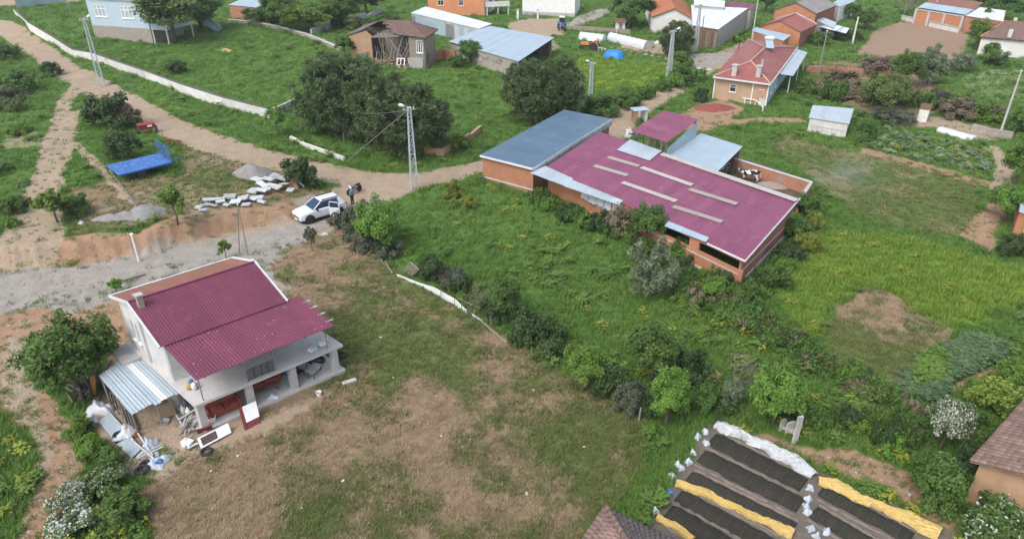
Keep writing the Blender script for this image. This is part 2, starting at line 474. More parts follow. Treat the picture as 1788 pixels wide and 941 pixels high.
patch('dirt', [(135, 150), (112, 180), (98, 235), (78, 310), (58, 370), (45, 425)], .9, .35, [2.0, 2.0, 2.0, 2.4, 3.2, 5.0])
patch('dirt', [(132, 195), (122, 235), (108, 290), (98, 330), (88, 420)], .75, .35, [1.4, 1.4, 1.2, 1.2, 2.4])
patch('dirt', [(0, 235), (60, 225), (120, 245), (110, 275), (60, 260), (0, 262)], .5, .6)
patch('dirt', [(130, 250), (175, 295), (215, 340), (250, 372)], .8, .3, [1.2, 1., .8, .8])
patch('dry', [(310, 240), (420, 258), (500, 300), (520, 330), (600, 330), (600, 360), (520, 372), (440, 385), (330, 410), (120, 418), (120, 330), (180, 318), (320, 306)], .82, 1.)
patch('dirt', [(330, 255), (430, 275), (480, 300), (420, 290), (340, 300), (300, 320), (200, 340), (140, 360), (130, 395), (240, 400), (330, 385), (420, 365), (380, 330), (330, 318)], .5, 1.)
patch('orange', [(130, 330), (200, 322), (330, 318), (430, 330), (400, 345), (330, 360), (260, 365), (150, 372)], .42, 1.)
patch('dry', [(500, 332), (630, 325), (610, 350), (540, 345), (470, 370)], .9, .5)
patch('dry', [(600, 395), (690, 470), (840, 560), (1000, 660), (1135, 730), (1110, 800), (1060, 880), (1030, 990), (280, 990), (230, 860), (300, 800), (150, 700), (210, 560), (430, 480), (470, 450), (550, 410)], .85, 1.2)
patch('orange', [(600, 655), (650, 655), (700, 700), (720, 760), (650, 770), (640, 720), (540, 730), (500, 790), (540, 820), (470, 800), (480, 740), (580, 690)], .55, .9)
patch('orange', [(470, 455), (560, 420), (610, 450), (640, 540), (560, 520), (500, 490)], .4, .9)
patch('orange', [(600, 430), (650, 470), (760, 540), (900, 610), (1000, 665), (980, 680), (860, 610), (740, 560), (640, 500)], .5, .7)
patch('orange', [(700, 800), (780, 860), (900, 900), (940, 960), (760, 960), (690, 880)], .4, 1.2)
patch('orange', [(930, 620), (1050, 680), (1120, 740), (1095, 780), (1000, 700)], .45, .8)
patch('dirt', [(330, 700), (460, 720), (600, 660), (590, 690), (480, 760), (360, 800), (300, 790)], .6, .6)
patch('dirt', [(1040, 262), (1065, 230), (1080, 205), (1110, 192), (1160, 166), (1200, 141), (1240, 113), (1268, 98), (1310, 78)], 1, .6, [4, 5, 6, 4.2, 3.6, 3.6, 4, 4.5, 4])
patch('gravel', [(1185, 98), (1225, 93), (1290, 92), (1262, 112), (1215, 122)], .8, .6)
patch('orange', [(1180, 205), (1215, 185), (1262, 172), (1300, 190), (1275, 212), (1225, 232), (1190, 225)], 1, .6)
patch('orange', [(1215, 215), (1320, 205), (1400, 205), (1420, 215), (1320, 215), (1230, 225)], .6, .5)
patch('dirt', [(885, 42), (920, 33), (978, 33), (985, 62), (930, 66), (890, 58)], 1, .6)
patch('gravel', [(985, 45), (1005, 30), (1050, 15), (1075, 18), (1040, 35), (990, 52)], .7, .6)
patch('dirt', [(-40, 12), (80, 8), (140, 3), (140, -6), (-40, -6)], 1, 1.)
patch('plough', [(1495, 95), (1530, 52), (1575, 38), (1670, 52), (1692, 62), (1684, 90), (1665, 108), (1600, 92), (1540, 100)], 1, .8)
patch('dry', [(1310, 250), (1370, 225), (1450, 250), (1560, 268), (1745, 322), (1740, 400), (1690, 430), (1600, 415), (1500, 395), (1430, 345)], .5, 3.)
patch('orange', [(1500, 255), (1600, 280), (1745, 320), (1740, 332), (1600, 296), (1500, 268)], .6, .5)
patch('orange', [(1735, 345), (1755, 365), (1735, 445), (1700, 425), (1672, 410), (1700, 380)], .95, .6)
patch('dirt', [(1738, 258), (1755, 290), (1745, 330)], .7, .4, [1.6, 2, 2])
patch('dirt', [(1690, 262), (1686, 280), (1695, 300)], .6, .4, [.8, .8, .8])
patch('lush', [(1380, 430), (1450, 405), (1560, 412), (1640, 430), (1800, 475), (1800, 525), (1700, 565), (1640, 575), (1560, 510), (1500, 500), (1440, 545), (1430, 600), (1370, 545)], 1, 1.2)
patch('lush', [(1010, 100), (1120, 110), (1200, 108), (1200, 130), (1130, 150), (1040, 160), (1000, 130)], .8, 1.)
patch('dry', [(1400, 110), (1520, 105), (1640, 130), (1640, 200), (1560, 205), (1500, 195), (1420, 165)], .7, 2.)
patch('dirt', [(1560, 195), (1660, 205), (1750, 235), (1740, 250), (1640, 225), (1560, 215)], .6, .8)
patch('pale', [(1680, 135), (1730, 122), (1800, 120), (1800, 180), (1740, 175), (1690, 165)], .9, 1.)
patch('dry', [(1435, 575), (1465, 530), (1510, 503), (1555, 508), (1610, 550), (1670, 577), (1640, 605), (1600, 640), (1560, 685), (1490, 640), (1450, 615)], .85, .5)
patch('orange', [(1600, 580), (1670, 575), (1640, 610), (1605, 640), (1580, 620)], .45, .5)
patch('orange', [(1690, 640), (1750, 632), (1745, 650), (1690, 680), (1640, 700), (1640, 690)], .6, .4)
patch('mud', [(1240, 735), (1430, 822), (1670, 932), (1690, 1000), (1120, 1000), (1150, 880)], 1, .4)
patch('orange', [(1250, 722), (1340, 755), (1420, 785), (1480, 780), (1600, 830), (1690, 930), (1640, 925), (1530, 850), (1430, 815), (1330, 770)], .7, .5)
patch('dark', [(1270, 285), (1290, 272), (1412, 316), (1392, 352), (1300, 320)], 1, .3)
patch('dark', [(1280, 740), (1350, 760), (1390, 800), (1330, 790)], .5, .6)
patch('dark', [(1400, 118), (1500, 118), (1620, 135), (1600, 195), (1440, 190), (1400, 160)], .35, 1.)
patch('dirt', [(1560, 200), (1640, 205), (1640, 225), (1560, 222)], .6, .6)
patch('dry', [(1090, 755), (1140, 750), (1100, 860), (1050, 900), (1040, 880)], .8, .6)
patch('dark', [(1560, 680), (1600, 700), (1620, 760), (1590, 755)], .7, .4)
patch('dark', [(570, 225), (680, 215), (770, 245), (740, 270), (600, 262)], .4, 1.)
patch('dirt', [(890, 75), (970, 70), (985, 85), (960, 95)], .5, .6)
patch('dirt', [(1090, 62), (1180, 80), (1180, 100), (1080, 85)], .7, .5)
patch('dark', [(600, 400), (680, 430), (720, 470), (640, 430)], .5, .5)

KINDS = ['dirt', 'gravel', 'dry', 'orange', 'lush', 'dark', 'plough', 'pale', 'mud']
def weights(x, y):
    """soil weights at world points"""
    wx = x + .9 * (fbm(x, y, .8, 11) - .5); wy = y + .9 * (fbm(x, y, .8, 23) - .5)
    out = {k: np.zeros(x.shape) for k in KINDS}
    for kind, wgt, fe, pts, line in PATCH:
        a = np.array(pts); mg = 4. + fe + (max(line) if line else 0)
        sel = (wx > a[:, 0].min() - mg) & (wx < a[:, 0].max() + mg) & (wy > a[:, 1].min() - mg) & (wy < a[:, 1].max() + mg)
        if not sel.any(): continue
        d = line_sdf(wx[sel], wy[sel], pts, line) if line else poly_sdf(wx[sel], wy[sel], pts)
        out[kind][sel] = np.maximum(out[kind][sel], wgt * sstep(-fe, fe, d))
    return out

def gmix(x, y):
    """how green the dry ground is"""
    c = T(760, 610); d = T(560, 850)
    return .62 * fbm(x, y, .13, 71) + .38 * fbm(x, y, .6, 73) + .10 * np.exp(-((x - c.x) ** 2 / 30 + (y - c.y) ** 2 / 40)) + .10 * np.exp(-((x - d.x) ** 2 / 14 + (y - d.y) ** 2 / 10)) + .012 + .03 * ((y > 45) & (x > 5))

def half(y): return 0.93 * (np.maximum(y, 14.) * math.cos(TH) + CH * math.sin(TH))

def make_ground():
    ys = [-400., -120., -30., 0., 9.] + list(16 * 1.0062 ** np.arange(0, 430)) 
    while ys[-1] < 3500: ys.append(ys[-1] * 1.13)
    ys = np.array(ys)
    xs = np.concatenate([[-14, -5, -2.4, -1.5], np.linspace(-1.1, 1.1, 520), [1.5, 2.4, 5, 14]])
    hw = np.where(ys < 16, half(np.full(ys.shape, 16.)), half(ys))
    X = xs[None, :] * hw[:, None]; Y = np.repeat(ys[:, None], len(xs), 1)
    Z = hz(X.ravel(), Y.ravel()).reshape(X.shape)
    nv, nu = X.shape
    me = bpy.data.meshes.new('ground')
    me.vertices.add(nv * nu)
    co = np.stack([X, Y, Z], -1).reshape(-1, 3)
    me.vertices.foreach_set('co', co.ravel())
    i = (np.arange(nv - 1)[:, None] * nu + np.arange(nu - 1)[None, :]).ravel()
    q = np.stack([i, i + 1, i + 1 + nu, i + nu], -1)
    me.loops.add(q.size); me.loops.foreach_set('vertex_index', q.ravel())
    me.polygons.add(len(q)); me.polygons.foreach_set('loop_start', np.arange(len(q)) * 4); me.polygons.foreach_set('loop_total', np.full(len(q), 4))
    me.update(); me.validate()
    me.polygons.foreach_set('use_smooth', np.ones(len(q), bool))
    wt = weights(co[:, 0], co[:, 1])
    for n_, ks in (('soil_a', KINDS[:3]), ('soil_b', KINDS[3:6]), ('soil_c', KINDS[6:])):
        at = me.attributes.new(n_, 'FLOAT_COLOR', 'POINT')
        c = np.ones((nv * nu, 4)); 
        for j, k in enumerate(ks): c[:, j] = wt[k]
        if n_ == 'soil_a': c[:, 3] = gmix(co[:, 0], co[:, 1])
        at.data.foreach_set('color', c.ravel())
    t = NT('ground_soil')
    n1 = t.noise(.16, 4, .6); n2 = t.noise(.9, 5, .65); n3 = t.noise(4.5, 5, .7); n4 = t.noise(22, 4, .7)
    def lump(lo, hi, a, b, c_): # two-scale mottling
        cc = t.mix(t.ramp(n2, lo, hi), a, b)
        return t.mix(t.math('MULTIPLY', t.ramp(n3, .42, .72), .6), cc, c_)
    grass = t.mix(t.ramp(n1, .38, .65), lump(.35, .65, (.062, .132, .024), (.082, .16, .032), (.052, .11, .022)), lump(.35, .65, (.086, .165, .034), (.112, .19, .046), (.07, .138, .028)))
    lush = lump(.35, .7, (.12, .22, .028), (.18, .275, .05), (.095, .18, .028))
    gm = t.n('Attribute', attribute_name='soil_a').outputs['Alpha']
    dry = t.mix(t.ramp(t.math('ADD', t.math('MULTIPLY', t.math('SUBTRACT', n2, .5), .45), gm), .40, .60),
                lump(.3, .7, (.27, .195, .125), (.21, .15, .092), (.235, .18, .108)), lump(.3, .7, (.12, .145, .045), (.09, .125, .035), (.19, .17, .085)))
    dirt = lump(.35, .7, (.345, .265, .185), (.27, .205, .142), (.40, .33, .25))
    grav = lump(.35, .7, (.31, .285, .25), (.22, .20, .175), (.37, .35, .32))
    orange = lump(.35, .65, (.35, .225, .14), (.28, .175, .11), (.25, .17, .115))
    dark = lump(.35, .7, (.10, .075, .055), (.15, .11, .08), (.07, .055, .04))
    wv = t.n('TexWave'); wv.inputs['Scale'].default_value = .55; wv.inputs['Distortion'].default_value = 3.; wv.inputs['Detail'].default_value = 3; t.set(wv.inputs['Vector'], t.pos())
    plough = lump(.35, .7, (.31, .22, .15), (.26, .18, .125), (.23, .16, .11))
    pale = lump(.35, .7, (.19, .24, .12), (.15, .20, .09), (.22, .23, .15))
    plough = t.mix(t.math('MULTIPLY', t.ramp(wv.outputs['Fac'], .3, .8), .45), plough, (.22, .15, .11))
    mud = lump(.35, .7, (.135, .115, .095), (.17, .145, .12), (.10, .085, .07))
    sa = [t.n('SeparateColor') for _ in range(3)]
    for s_, n_ in zip(sa, ('soil_a', 'soil_b', 'soil_c')): t.set(s_.inputs[0], t.n('Attribute', attribute_name=n_).outputs['Color'])
    ed = t.math('MULTIPLY_ADD', n3, .5, t.math('MULTIPLY', n2, .35))   # 0..0.85
    def wsel(si, ch): 
        wv = sa[si].outputs[ch]
        s_ = t.math('ADD', wv, t.math('SUBTRACT', ed, .42))
        return t.math('MULTIPLY', t.ramp(s_, .36, .62), t.ramp(wv, .02, .12))
    cc = grass
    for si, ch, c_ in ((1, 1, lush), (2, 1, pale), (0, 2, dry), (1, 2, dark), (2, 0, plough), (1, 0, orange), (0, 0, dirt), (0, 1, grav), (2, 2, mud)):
        cc = t.mix(wsel(si, ch), cc, c_)
    # small stones and crumbs
    vo = t.n('TexVoronoi'); vo.inputs['Scale'].default_value = 7.; t.set(vo.inputs['Vector'], t.pos())
    cc = t.mix(t.math('MULTIPLY', t.math('LESS_THAN', vo.outputs['Distance'], .13), t.math('MULTIPLY', t.ramp(n2, .45, .6), .5)), cc, (.5, .45, .38))
    hgt = t.math('ADD', t.math('MULTIPLY', n3, .7), t.math('MULTIPLY', n4, .3))
    t.bsdf(cc, .95, 0, .12, t.bump(hgt, .8, .12))
    me.materials.append(t.m)
    o = bpy.data.objects.new('ground', me); col.objects.link(o); o['kind'] = 'structure'
make_ground()

FOOT = []          # footprints kept free of grass
def V2(p): return Vector((p[0], p[1]))

# ------------------------------------------------------------------ building helpers
def wall(mb, A, B, z0, z1, th=.2, ops=(), zb=None):
    """solid wall from A to B (outside on the right of A->B), openings (s0,s1,za,zb) in metres; z1 may differ at B"""
    A = V2(A); B = V2(B); L = (B - A).length; u = (B - A) / L; n = Vector((-u.y, u.x)) * th
    zb = z1 if zb is None else zb
    if mb.uv is None: mb.uv = []
    ss = sorted({0., L, *[o[0] for o in ops], *[o[1] for o in ops]})
    def top(s): return z1 + (zb - z1) * s / L
    for s0, s1 in zip(ss[:-1], ss[1:]):
        if s1 - s0 < 1e-4: continue
        mine = sorted([(o[2], o[3]) for o in ops if o[0] < s1 - 1e-4 and o[1] > s0 + 1e-4])
        zcur = z0; segs = []
        for za, zo in mine:
            if za > zcur: segs.append((zcur, zcur, za, za))
            zcur = zo
        if zcur < min(top(s0), top(s1)) - 1e-3 or not mine: segs.append((zcur, zcur, top(s0), top(s1)))
        for a0, a1, b0, b1 in segs:
            p = A + u * s0; q = A + u * s1
            lo = [(p.x, p.y, a0), (q.x, q.y, a1), (q.x + n.x, q.y + n.y, a1), (p.x + n.x, p.y + n.y, a0)]
            hi = [(p.x, p.y, b0), (q.x, q.y, b1), (q.x + n.x, q.y + n.y, b1), (p.x + n.x, p.y + n.y, b0)]
            mb.hexa(lo, hi)
            mb.uv += [(s0, a0), (s1, a1), (s1 + th, a1), (s0 - th, a0), (s0, b0), (s1, b1), (s1 + th, b1), (s0 - th, b0)]
    return mb

def gable(mb, A, B, z0, zr, th=.2, at=.5):
    A = V2(A); B = V2(B); L = (B - A).length; u = (B - A) / L; n = Vector((-u.y, u.x)) * th
    if mb.uv is None: mb.uv = []
    m = A + u * L * at
    vs = [(A.x, A.y, z0), (B.x, B.y, z0), (m.x, m.y, zr)]
    mb.add(vs + [(x + n.x, y + n.y, z) for x, y, z in vs], [(0, 1, 2), (5, 4, 3), (0, 3, 4, 1), (1, 4, 5, 2), (2, 5, 3, 0)])
    mb.uv += [(0, z0), (L, z0), (L * at, zr)] * 2
    return mb

def along(A, B, s, z, out=0.):
    A = V2(A); B = V2(B); u = (B - A).normalized(); n = Vector((u.y, -u.x)) * out
    p = A + u * s + n
    return Vector((p.x, p.y, z))

def window(par, A, B, s0, s1, z0, z1, mat='white_panel', mull=1, rail=1, fr=.07, glass='window_glass'):
    mb = MB(); dep = .06
    u = (V2(B) - V2(A)).normalized(); rz = math.atan2(u.y, u.x); o = -.06
    def b(sa, sb, za, zb_): mb.box(along(A, B, (sa + sb) / 2, (za + zb_) / 2, o), (sb - sa, dep, zb_ - za), rz)
    b(s0, s1, z0, z0 + fr); b(s0, s1, z1 - fr, z1)
    b(s0, s0 + fr, z0 + fr, z1 - fr); b(s1 - fr, s1, z0 + fr, z1 - fr)
    for i in range(mull):
        c = s0 + (s1 - s0) * (i + 1) / (mull + 1); b(c - fr / 2, c + fr / 2, z0 + fr, z1 - fr)
    if rail:
        zc = z0 + (z1 - z0) * .66
        mb.box(along(A, B, (s0 + s1) / 2, zc, o + .004), (s1 - s0 - 2 * fr, dep, fr * .8), rz)
    f = mb.build('window', mat, par)
    MB().box(along(A, B, (s0 + s1) / 2, (z0 + z1) / 2, -.09), (s1 - s0 - .02, .02, z1 - z0 - .02), rz).build('pane', glass, f)
    MB().box(along(A, B, (s0 + s1) / 2, z0 - .04, .03), (s1 - s0 + .14, .16, .07), rz).build('sill', mat, f)
    return f

def bil(c, u, v):
    a, b, d, e = [Vector(x) for x in c]           # p00 p10 p11 p01
    return (a * (1 - u) + b * u) * (1 - v) + (e * (1 - u) + d * u) * v

def sheets(par, quad, n, ribs=4, mat='pale_metal', amp=.022, th=.02, name='roof_sheet', jit=.0, v0=0., v1=1., lap=.0, skip=(), mats=None, rows=1, rs=None):
    """metal roof: n ribbed sheets side by side from p00 to p10, each running up to p01/p11"""
    rs = rs or random.Random(n * 7 + int(quad[0][0] * 10))
    q = [Vector(x) for x in quad]
    nr = (q[1] - q[0]).cross(q[3] - q[0]).normalized()
    if nr.z < 0: nr = -nr
    out = []
    for r in range(rows):
        ra = v0 + (v1 - v0) * r / rows; rb = v0 + (v1 - v0) * (r + 1) / rows
        for i in range(n):
            if (r, i) in skip: continue
            prof = []
            for k in range(ribs):
                for f, h in ((0, 0), (.45, 0), (.58, 1), (.87, 1)):
                    prof.append(((k + f) / ribs, h * amp))
            prof.append((1., 0))
            j0 = rs.uniform(-jit, jit); j1 = rs.uniform(-jit, jit); dz = rs.uniform(0, jit * .3)
            lift = (.006 if i % 2 else 0.) + r * .012 + dz
            mb = MB(); m = len(prof); vs = []
            for off in (0, -th):
                for vv, jj in ((ra, j0), (rb + (lap if r < rows - 1 else 0), j1)):
                    L = (q[3] - q[0]).length
                    for f, h in prof:
                        p = bil(q, (i + f) / n, vv + jj / L * (1 if vv == ra else .4)) + nr * (h + off + lift)
                        vs.append(p)
            fs = []
            for k in range(m - 1):
                fs.append((k, k + 1, m + k + 1, m + k))
                fs.append((2 * m + k, 3 * m + k, 3 * m + k + 1, 2 * m + k + 1))
                fs.append((k, 2 * m + k, 2 * m + k + 1, k + 1))
                fs.append((m + k, m + k + 1, 3 * m + k + 1, 3 * m + k))
            fs += [(0, m, 3 * m, 2 * m), (m - 1, 3 * m - 1, 4 * m - 1, 2 * m - 1)]
            mb.add(vs, fs)
            out.append(mb.build(name, mats[rs.randrange(len(mats))] if mats else mat, par))
    return out

def tile_mesh():
    n = 5; vs = []; fs = []
    for y in (0., 1.):
        for k in range(n + 1):
            a = math.pi * k / n
            vs.append((.5 - .5 * math.cos(a), y, .32 * math.sin(a) + .06 * (1 - y)))
    for y in (0., 1.):
        for k in range(n + 1):
            a = math.pi * k / n
            vs.append((.5 - .42 * math.cos(a), y, .24 * math.sin(a) + .06 * (1 - y) - .03))
    m = n + 1
    for k in range(n):
        fs += [(k, k + 1, m + k + 1, m + k), (2 * m + k + 1, 2 * m + k, 3 * m + k, 3 * m + k + 1), (k, 2 * m + k, 2 * m + k + 1, k + 1)]
    return vs, fs

def tiles(par, quad, nu, nv, mat, single=0, shape=None, seed=1, name='roof_tile', jit=.03):
    """barrel tiles; the `single` lowest-numbered ones (nearest eave row first) are objects of their own"""
    rs = random.Random(seed)
    q = [Vector(x) for x in quad]; off = parent_origin(par)
    nr = (q[1] - q[0]).cross(q[3] - q[0]).normalized()
    tv, tf = tile_mesh(); proto = None; made = 0; rest = MB()
    for j in range(nv):
        for i in range(nu):
            uc, vc = (i + .5) / nu, (j + .5) / nv
            if shape and not shape(uc, vc): continue
            p = bil(q, i / nu, j / nv)
            ux = bil(q, (i + 1) / nu, j / nv) - p; vx = (bil(q, i / nu, (j + 1) / nv) - p) * 1.12
            wz = nr * ux.length
            p = p + nr * (.012 + rs.uniform(0, jit) * .5) + ux * rs.uniform(-jit, jit) + vx * rs.uniform(-jit, jit)
            M = Matrix(((ux.x, vx.x, wz.x, p.x - off.x), (ux.y, vx.y, wz.y, p.y - off.y), (ux.z, vx.z, wz.z, p.z - off.z), (0, 0, 0, 1)))
            if made < single:
                if proto is None:
                    proto = bpy.data.meshes.new(name); proto.from_pydata(tv, [], tf); proto.materials.append(MAT(mat))
                    proto.polygons.foreach_set('use_smooth', [True] * len(tf))
                o = bpy.data.objects.new(name, proto); col.objects.link(o); o.parent = par; o.matrix_basis = M; made += 1
            else:
                rest.add([M @ Vector(v) + off for v in tv], tf)
    if rest.v:
        r = rest.build('roof_tiling', mat, par, smooth=True); r['kind'] = 'stuff'
    # roof deck under the tiles
    th = nr * -.08; e = nr * -.02
    if shape is None: MB().hexa([x + th for x in q], [x + e for x in q]).build('roof_deck', 'wood', par)

def deck(par, pts, th=.06, mat='wood', name='roof_deck'):
    n = len(pts); d = Vector((0, 0, -th))
    mb = MB().add([Vector(p) for p in pts] + [Vector(p) + d for p in pts], [tuple(range(n)), tuple(range(n, 2 * n))[::-1]] + [(i, n + i, n + (i + 1) % n, (i + 1) % n) for i in range(n)])
    return mb.build(name, mat, par)

def foot(pts, grow=.15):
    c = sum((V2(p) for p in pts), Vector((0, 0))) / len(pts)
    FOOT.append([tuple(V2(p) + (V2(p) - c).normalized() * grow) for p in pts])

def inset(A, B, th): # shorten side walls so that they butt between front and back walls
    A = V2(A); B = V2(B); u = (B - A).normalized() * th
    return A + u, B - u

def shell(par, c, z0, z1s, mat, th=.2, ops=((), (), (), ()), skip=()):
    """four walls of a footprint c = FL, FR, RR, RL (front faces the road); z1s heights at the four corners"""
    foot(c)
    for k in range(4):
        if k in skip: continue
        A, B = c[k], c[(k + 1) % 4]
        za, zb = z1s[k], z1s[(k + 1) % 4]
        if k % 2: A, B = inset(A, B, th + .002)
        m = mat[k] if isinstance(mat, (list, tuple)) else mat
        wall(MB(), A, B, z0, za, th, ops[k], zb).build('wall', m, par)

# ------------------------------------------------------------------ the white house with the maroon roof
_O = Vector((-17.81, 31.53)); _a = R(35.72)
_e = Vector((math.cos(_a), math.sin(_a))); _n = Vector((-_e.y, _e.x))
_u = _e * .997 + _n * .08; _v = _e * -.21 + _n * .978
def HP(s, t, z):
    p = _O + _u * s + _v * t
    return Vector((p.x, p.y, z))
def hbox(mb, s0, s1, t0, t1, z0, z1):
    return mb.hexa([HP(s0, t0, z0), HP(s1, t0, z0), HP(s1, t1, z0), HP(s0, t1, z0)], [HP(s0, t0, z1), HP(s1, t0, z1), HP(s1, t1, z1), HP(s0, t1, z1)])

def white_house():
    h = thing('house', 'white two storey house with ribbed maroon metal roof and open columned ground floor', 'house', HP(4, 4, 0))
    foot([HP(-.2, -.6, 0), HP(9, -.6, 0), HP(9, 8.7, 0), HP(-.2, 8.7, 0)])
    hbox(MB(), -.1, 8.95, -.45, 8.6, -.5, .2).build('foundation', 'pale_concrete', h)
    for s, t in ((.12, -.12), (2.95, -.12), (5.65, -.12), (8.45, -.12), (8.45, 2.6)):
        hbox(MB(), s - .19, s + .19, t - .19, t + .19, .2, 1.95).build('column', 'pale_concrete', h)
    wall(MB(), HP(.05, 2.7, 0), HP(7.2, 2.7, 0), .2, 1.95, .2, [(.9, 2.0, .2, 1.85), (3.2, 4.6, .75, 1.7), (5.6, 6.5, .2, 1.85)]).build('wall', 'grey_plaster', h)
    wall(MB(), HP(7.2, 2.9, 0), HP(7.2, 8.2, 0), .2, 1.95, .2).build('wall', 'white_plaster', h)
    wall(MB(), HP(7.2, 8.4, 0), HP(.05, 8.4, 0), .2, 1.95, .2).build('wall', 'white_plaster', h)
    wall(MB(), HP(.05, 8.2, 0), HP(.05, 2.9, 0), .2, 1.95, .2).build('wall', 'white_plaster', h)
    for s0, s1 in ((.9, 2.0), (5.6, 6.5)):
        d = hbox(MB(), s0 + .02, s1 - .02, 2.74, 2.79, .22, 1.83).build('door', 'wood', h)
        hbox(MB(), s1 - .2, s1 - .1, 2.69, 2.735, .95, 1.05).build('handle', 'galvanised', d)
    window(h, HP(.05, 2.7, 0), HP(7.2, 2.7, 0), 3.2, 4.6, .75, 1.7)
    hbox(MB(), -.2, 8.95, -.5, 8.55, 1.952, 2.13).build('floor_slab', 'pale_concrete', h)
    hbox(MB(), -1.25, -.202, 6.3, 8.55, 1.96, 2.11).build('side_slab', 'concrete', h)
    # upper storey
    wall(MB(), HP(.05, 2.5, 0), HP(7.15, 2.5, 0), 2.13, 4.62, .2, [(1.2, 2.1, 2.15, 4.1), (4.6, 5.9, 2.95, 4.1)]).build('wall', 'white_plaster', h)
    wall(MB(), HP(7.15, 2.71, 0), HP(7.15, 5.6, 0), 2.13, 4.7, .2, (), 6.1).build('wall', 'white_plaster', h)
    wall(MB(), HP(7.15, 5.6, 0), HP(7.15, 8.1, 0), 2.13, 6.1, .2, (), 5.25).build('wall', 'white_plaster', h)
    wall(MB(), HP(7.15, 8.3, 0), HP(.05, 8.3, 0), 2.13, 5.2, .2).build('wall', 'white_plaster', h)
    A, B = HP(.05, 8.1, 0), HP(.05, 5.6, 0)
    wall(MB(), A, B, 2.13, 5.25, .2, [(.75, 1.1, 2.95, 4.35), (1.4, 1.75, 2.95, 4.35)], 6.1).build('wall', 'white_plaster', h)
    for s in (.75, 1.4): window(h, A, B, s, s + .35, 2.95, 4.35, mull=0, rail=0, fr=.05)
    wall(MB(), HP(.05, 5.6, 0), HP(.05, 2.71, 0), 2.13, 6.1, .2, (), 4.7).build('wall', 'white_plaster', h)
    hbox(MB(), -.09, .049, 5.3, 5.62, 2.14, 5.95).build('pilaster', 'white_plaster', h)
    A, B = HP(.05, 2.5, 0), HP(7.15, 2.5, 0)
    d = MB().box(along(A, B, 1.65, 3.12, -.1), (.86, .06, 1.92), math.atan2(_u.y, _u.x)).build('door', 'white_panel', h)
    window(h, A, B, 4.6, 5.9, 2.95, 4.1)
    # roofs
    sheets(h, [HP(.0, -1.05, 4.08), HP(8.25, -1.05, 4.08), HP(8.25, 2.55, 4.74), HP(.0, 2.55, 4.74)], 9, 5, 'magenta_roof', amp=.028, jit=.02)
    sheets(h, [HP(-.2, 2.3, 4.765), HP(7.3, 2.3, 4.765), HP(7.3, 5.62, 6.34), HP(-.2, 5.62, 6.34)], 9, 5, 'magenta_roof', amp=.034)
    sheets(h, [HP(7.3, 8.6, 5.55), HP(-.2, 8.6, 5.55), HP(-.2, 5.64, 6.33), HP(7.3, 5.64, 6.33)], 9, 5, 'rust_roof', amp=.03)
    for a, b in ((HP(7.36, 2.3, 4.78), HP(7.36, 5.62, 6.36)), (HP(7.36, 5.62, 6.36), HP(7.36, 8.65, 5.56)), (HP(-.26, 2.3, 4.76), HP(-.26, 5.62, 6.33)), (HP(-.26, 5.62, 6.33), HP(-.26, 8.65, 5.53))):
        MB().bar(a, b, .09, .16).build('fascia', 'white_metal', h)
    MB().bar(HP(-.26, 8.69, 5.52), HP(7.36, 8.69, 5.52), .1, .14).build('fascia', 'white_metal', h)
    MB().bar(HP(-.2, 5.63, 6.39), HP(7.3, 5.63, 6.39), .14, .05).build('ridge_cap', 'magenta_roof', h)
    for s in (.5, 2.5, 4.5, 6.4, 8.0): MB().bar(HP(s, -1.0, 4.0), HP(s, 2.5, 4.62), .06, .1).build('rafter', 'grey_metal', h)
    for k in range(18):      # pale washers of the roofing screws
        rr = random.Random(k); s, t = .25 + 7.8 * ((k * .618) % 1), (-.75, .2, 1.1, 2.0)[k % 4] + rr.uniform(-.1, .1)
        MB().lathe(HP(s, t, 4.135 + (t + 1.05) * .1833), [(.026, -.02), (.022, .03)], 6).build('screw', 'slab_white', h)
    MB().bar(HP(.1, -.35, 4.08), HP(8.1, -.35, 4.08), .08, .1).build('beam', 'grey_metal', h)
    for t in (.3, 1.1, 1.8, -.5): MB().bar(HP(8.0, t, 4.26 + .18 * t), HP(8.55, t, 4.27 + .18 * t), .04, .06).build('purlin_end', 'white_metal', h)
    for s in (.35, 2.9, 4.62, 8.0): MB().tube([HP(s, -.35, 2.13), HP(s, -.35, 4.04)], .035, 8).build('post', 'grey_metal', h)
    r = MB()
    for k in range(7): r.bar(HP(2.93, -.35, 2.25 + k * .115), HP(4.6, -.35, 2.25 + k * .115), .03, .035)
    for s in (3.35, 3.8, 4.2): r.bar(HP(s, -.352, 2.2), HP(s, -.352, 3.0), .028, .028)
    r.build('railing', 'dark_metal', h)
    c = hbox(MB(), .1, .4, 4.95, 5.25, 5.7, 6.85).build('chimney', 'rubble', h)
    hbox(MB(), .03, .47, 4.88, 5.32, 6.852, 6.92).build('cap', 'pale_concrete', c)
white_house()

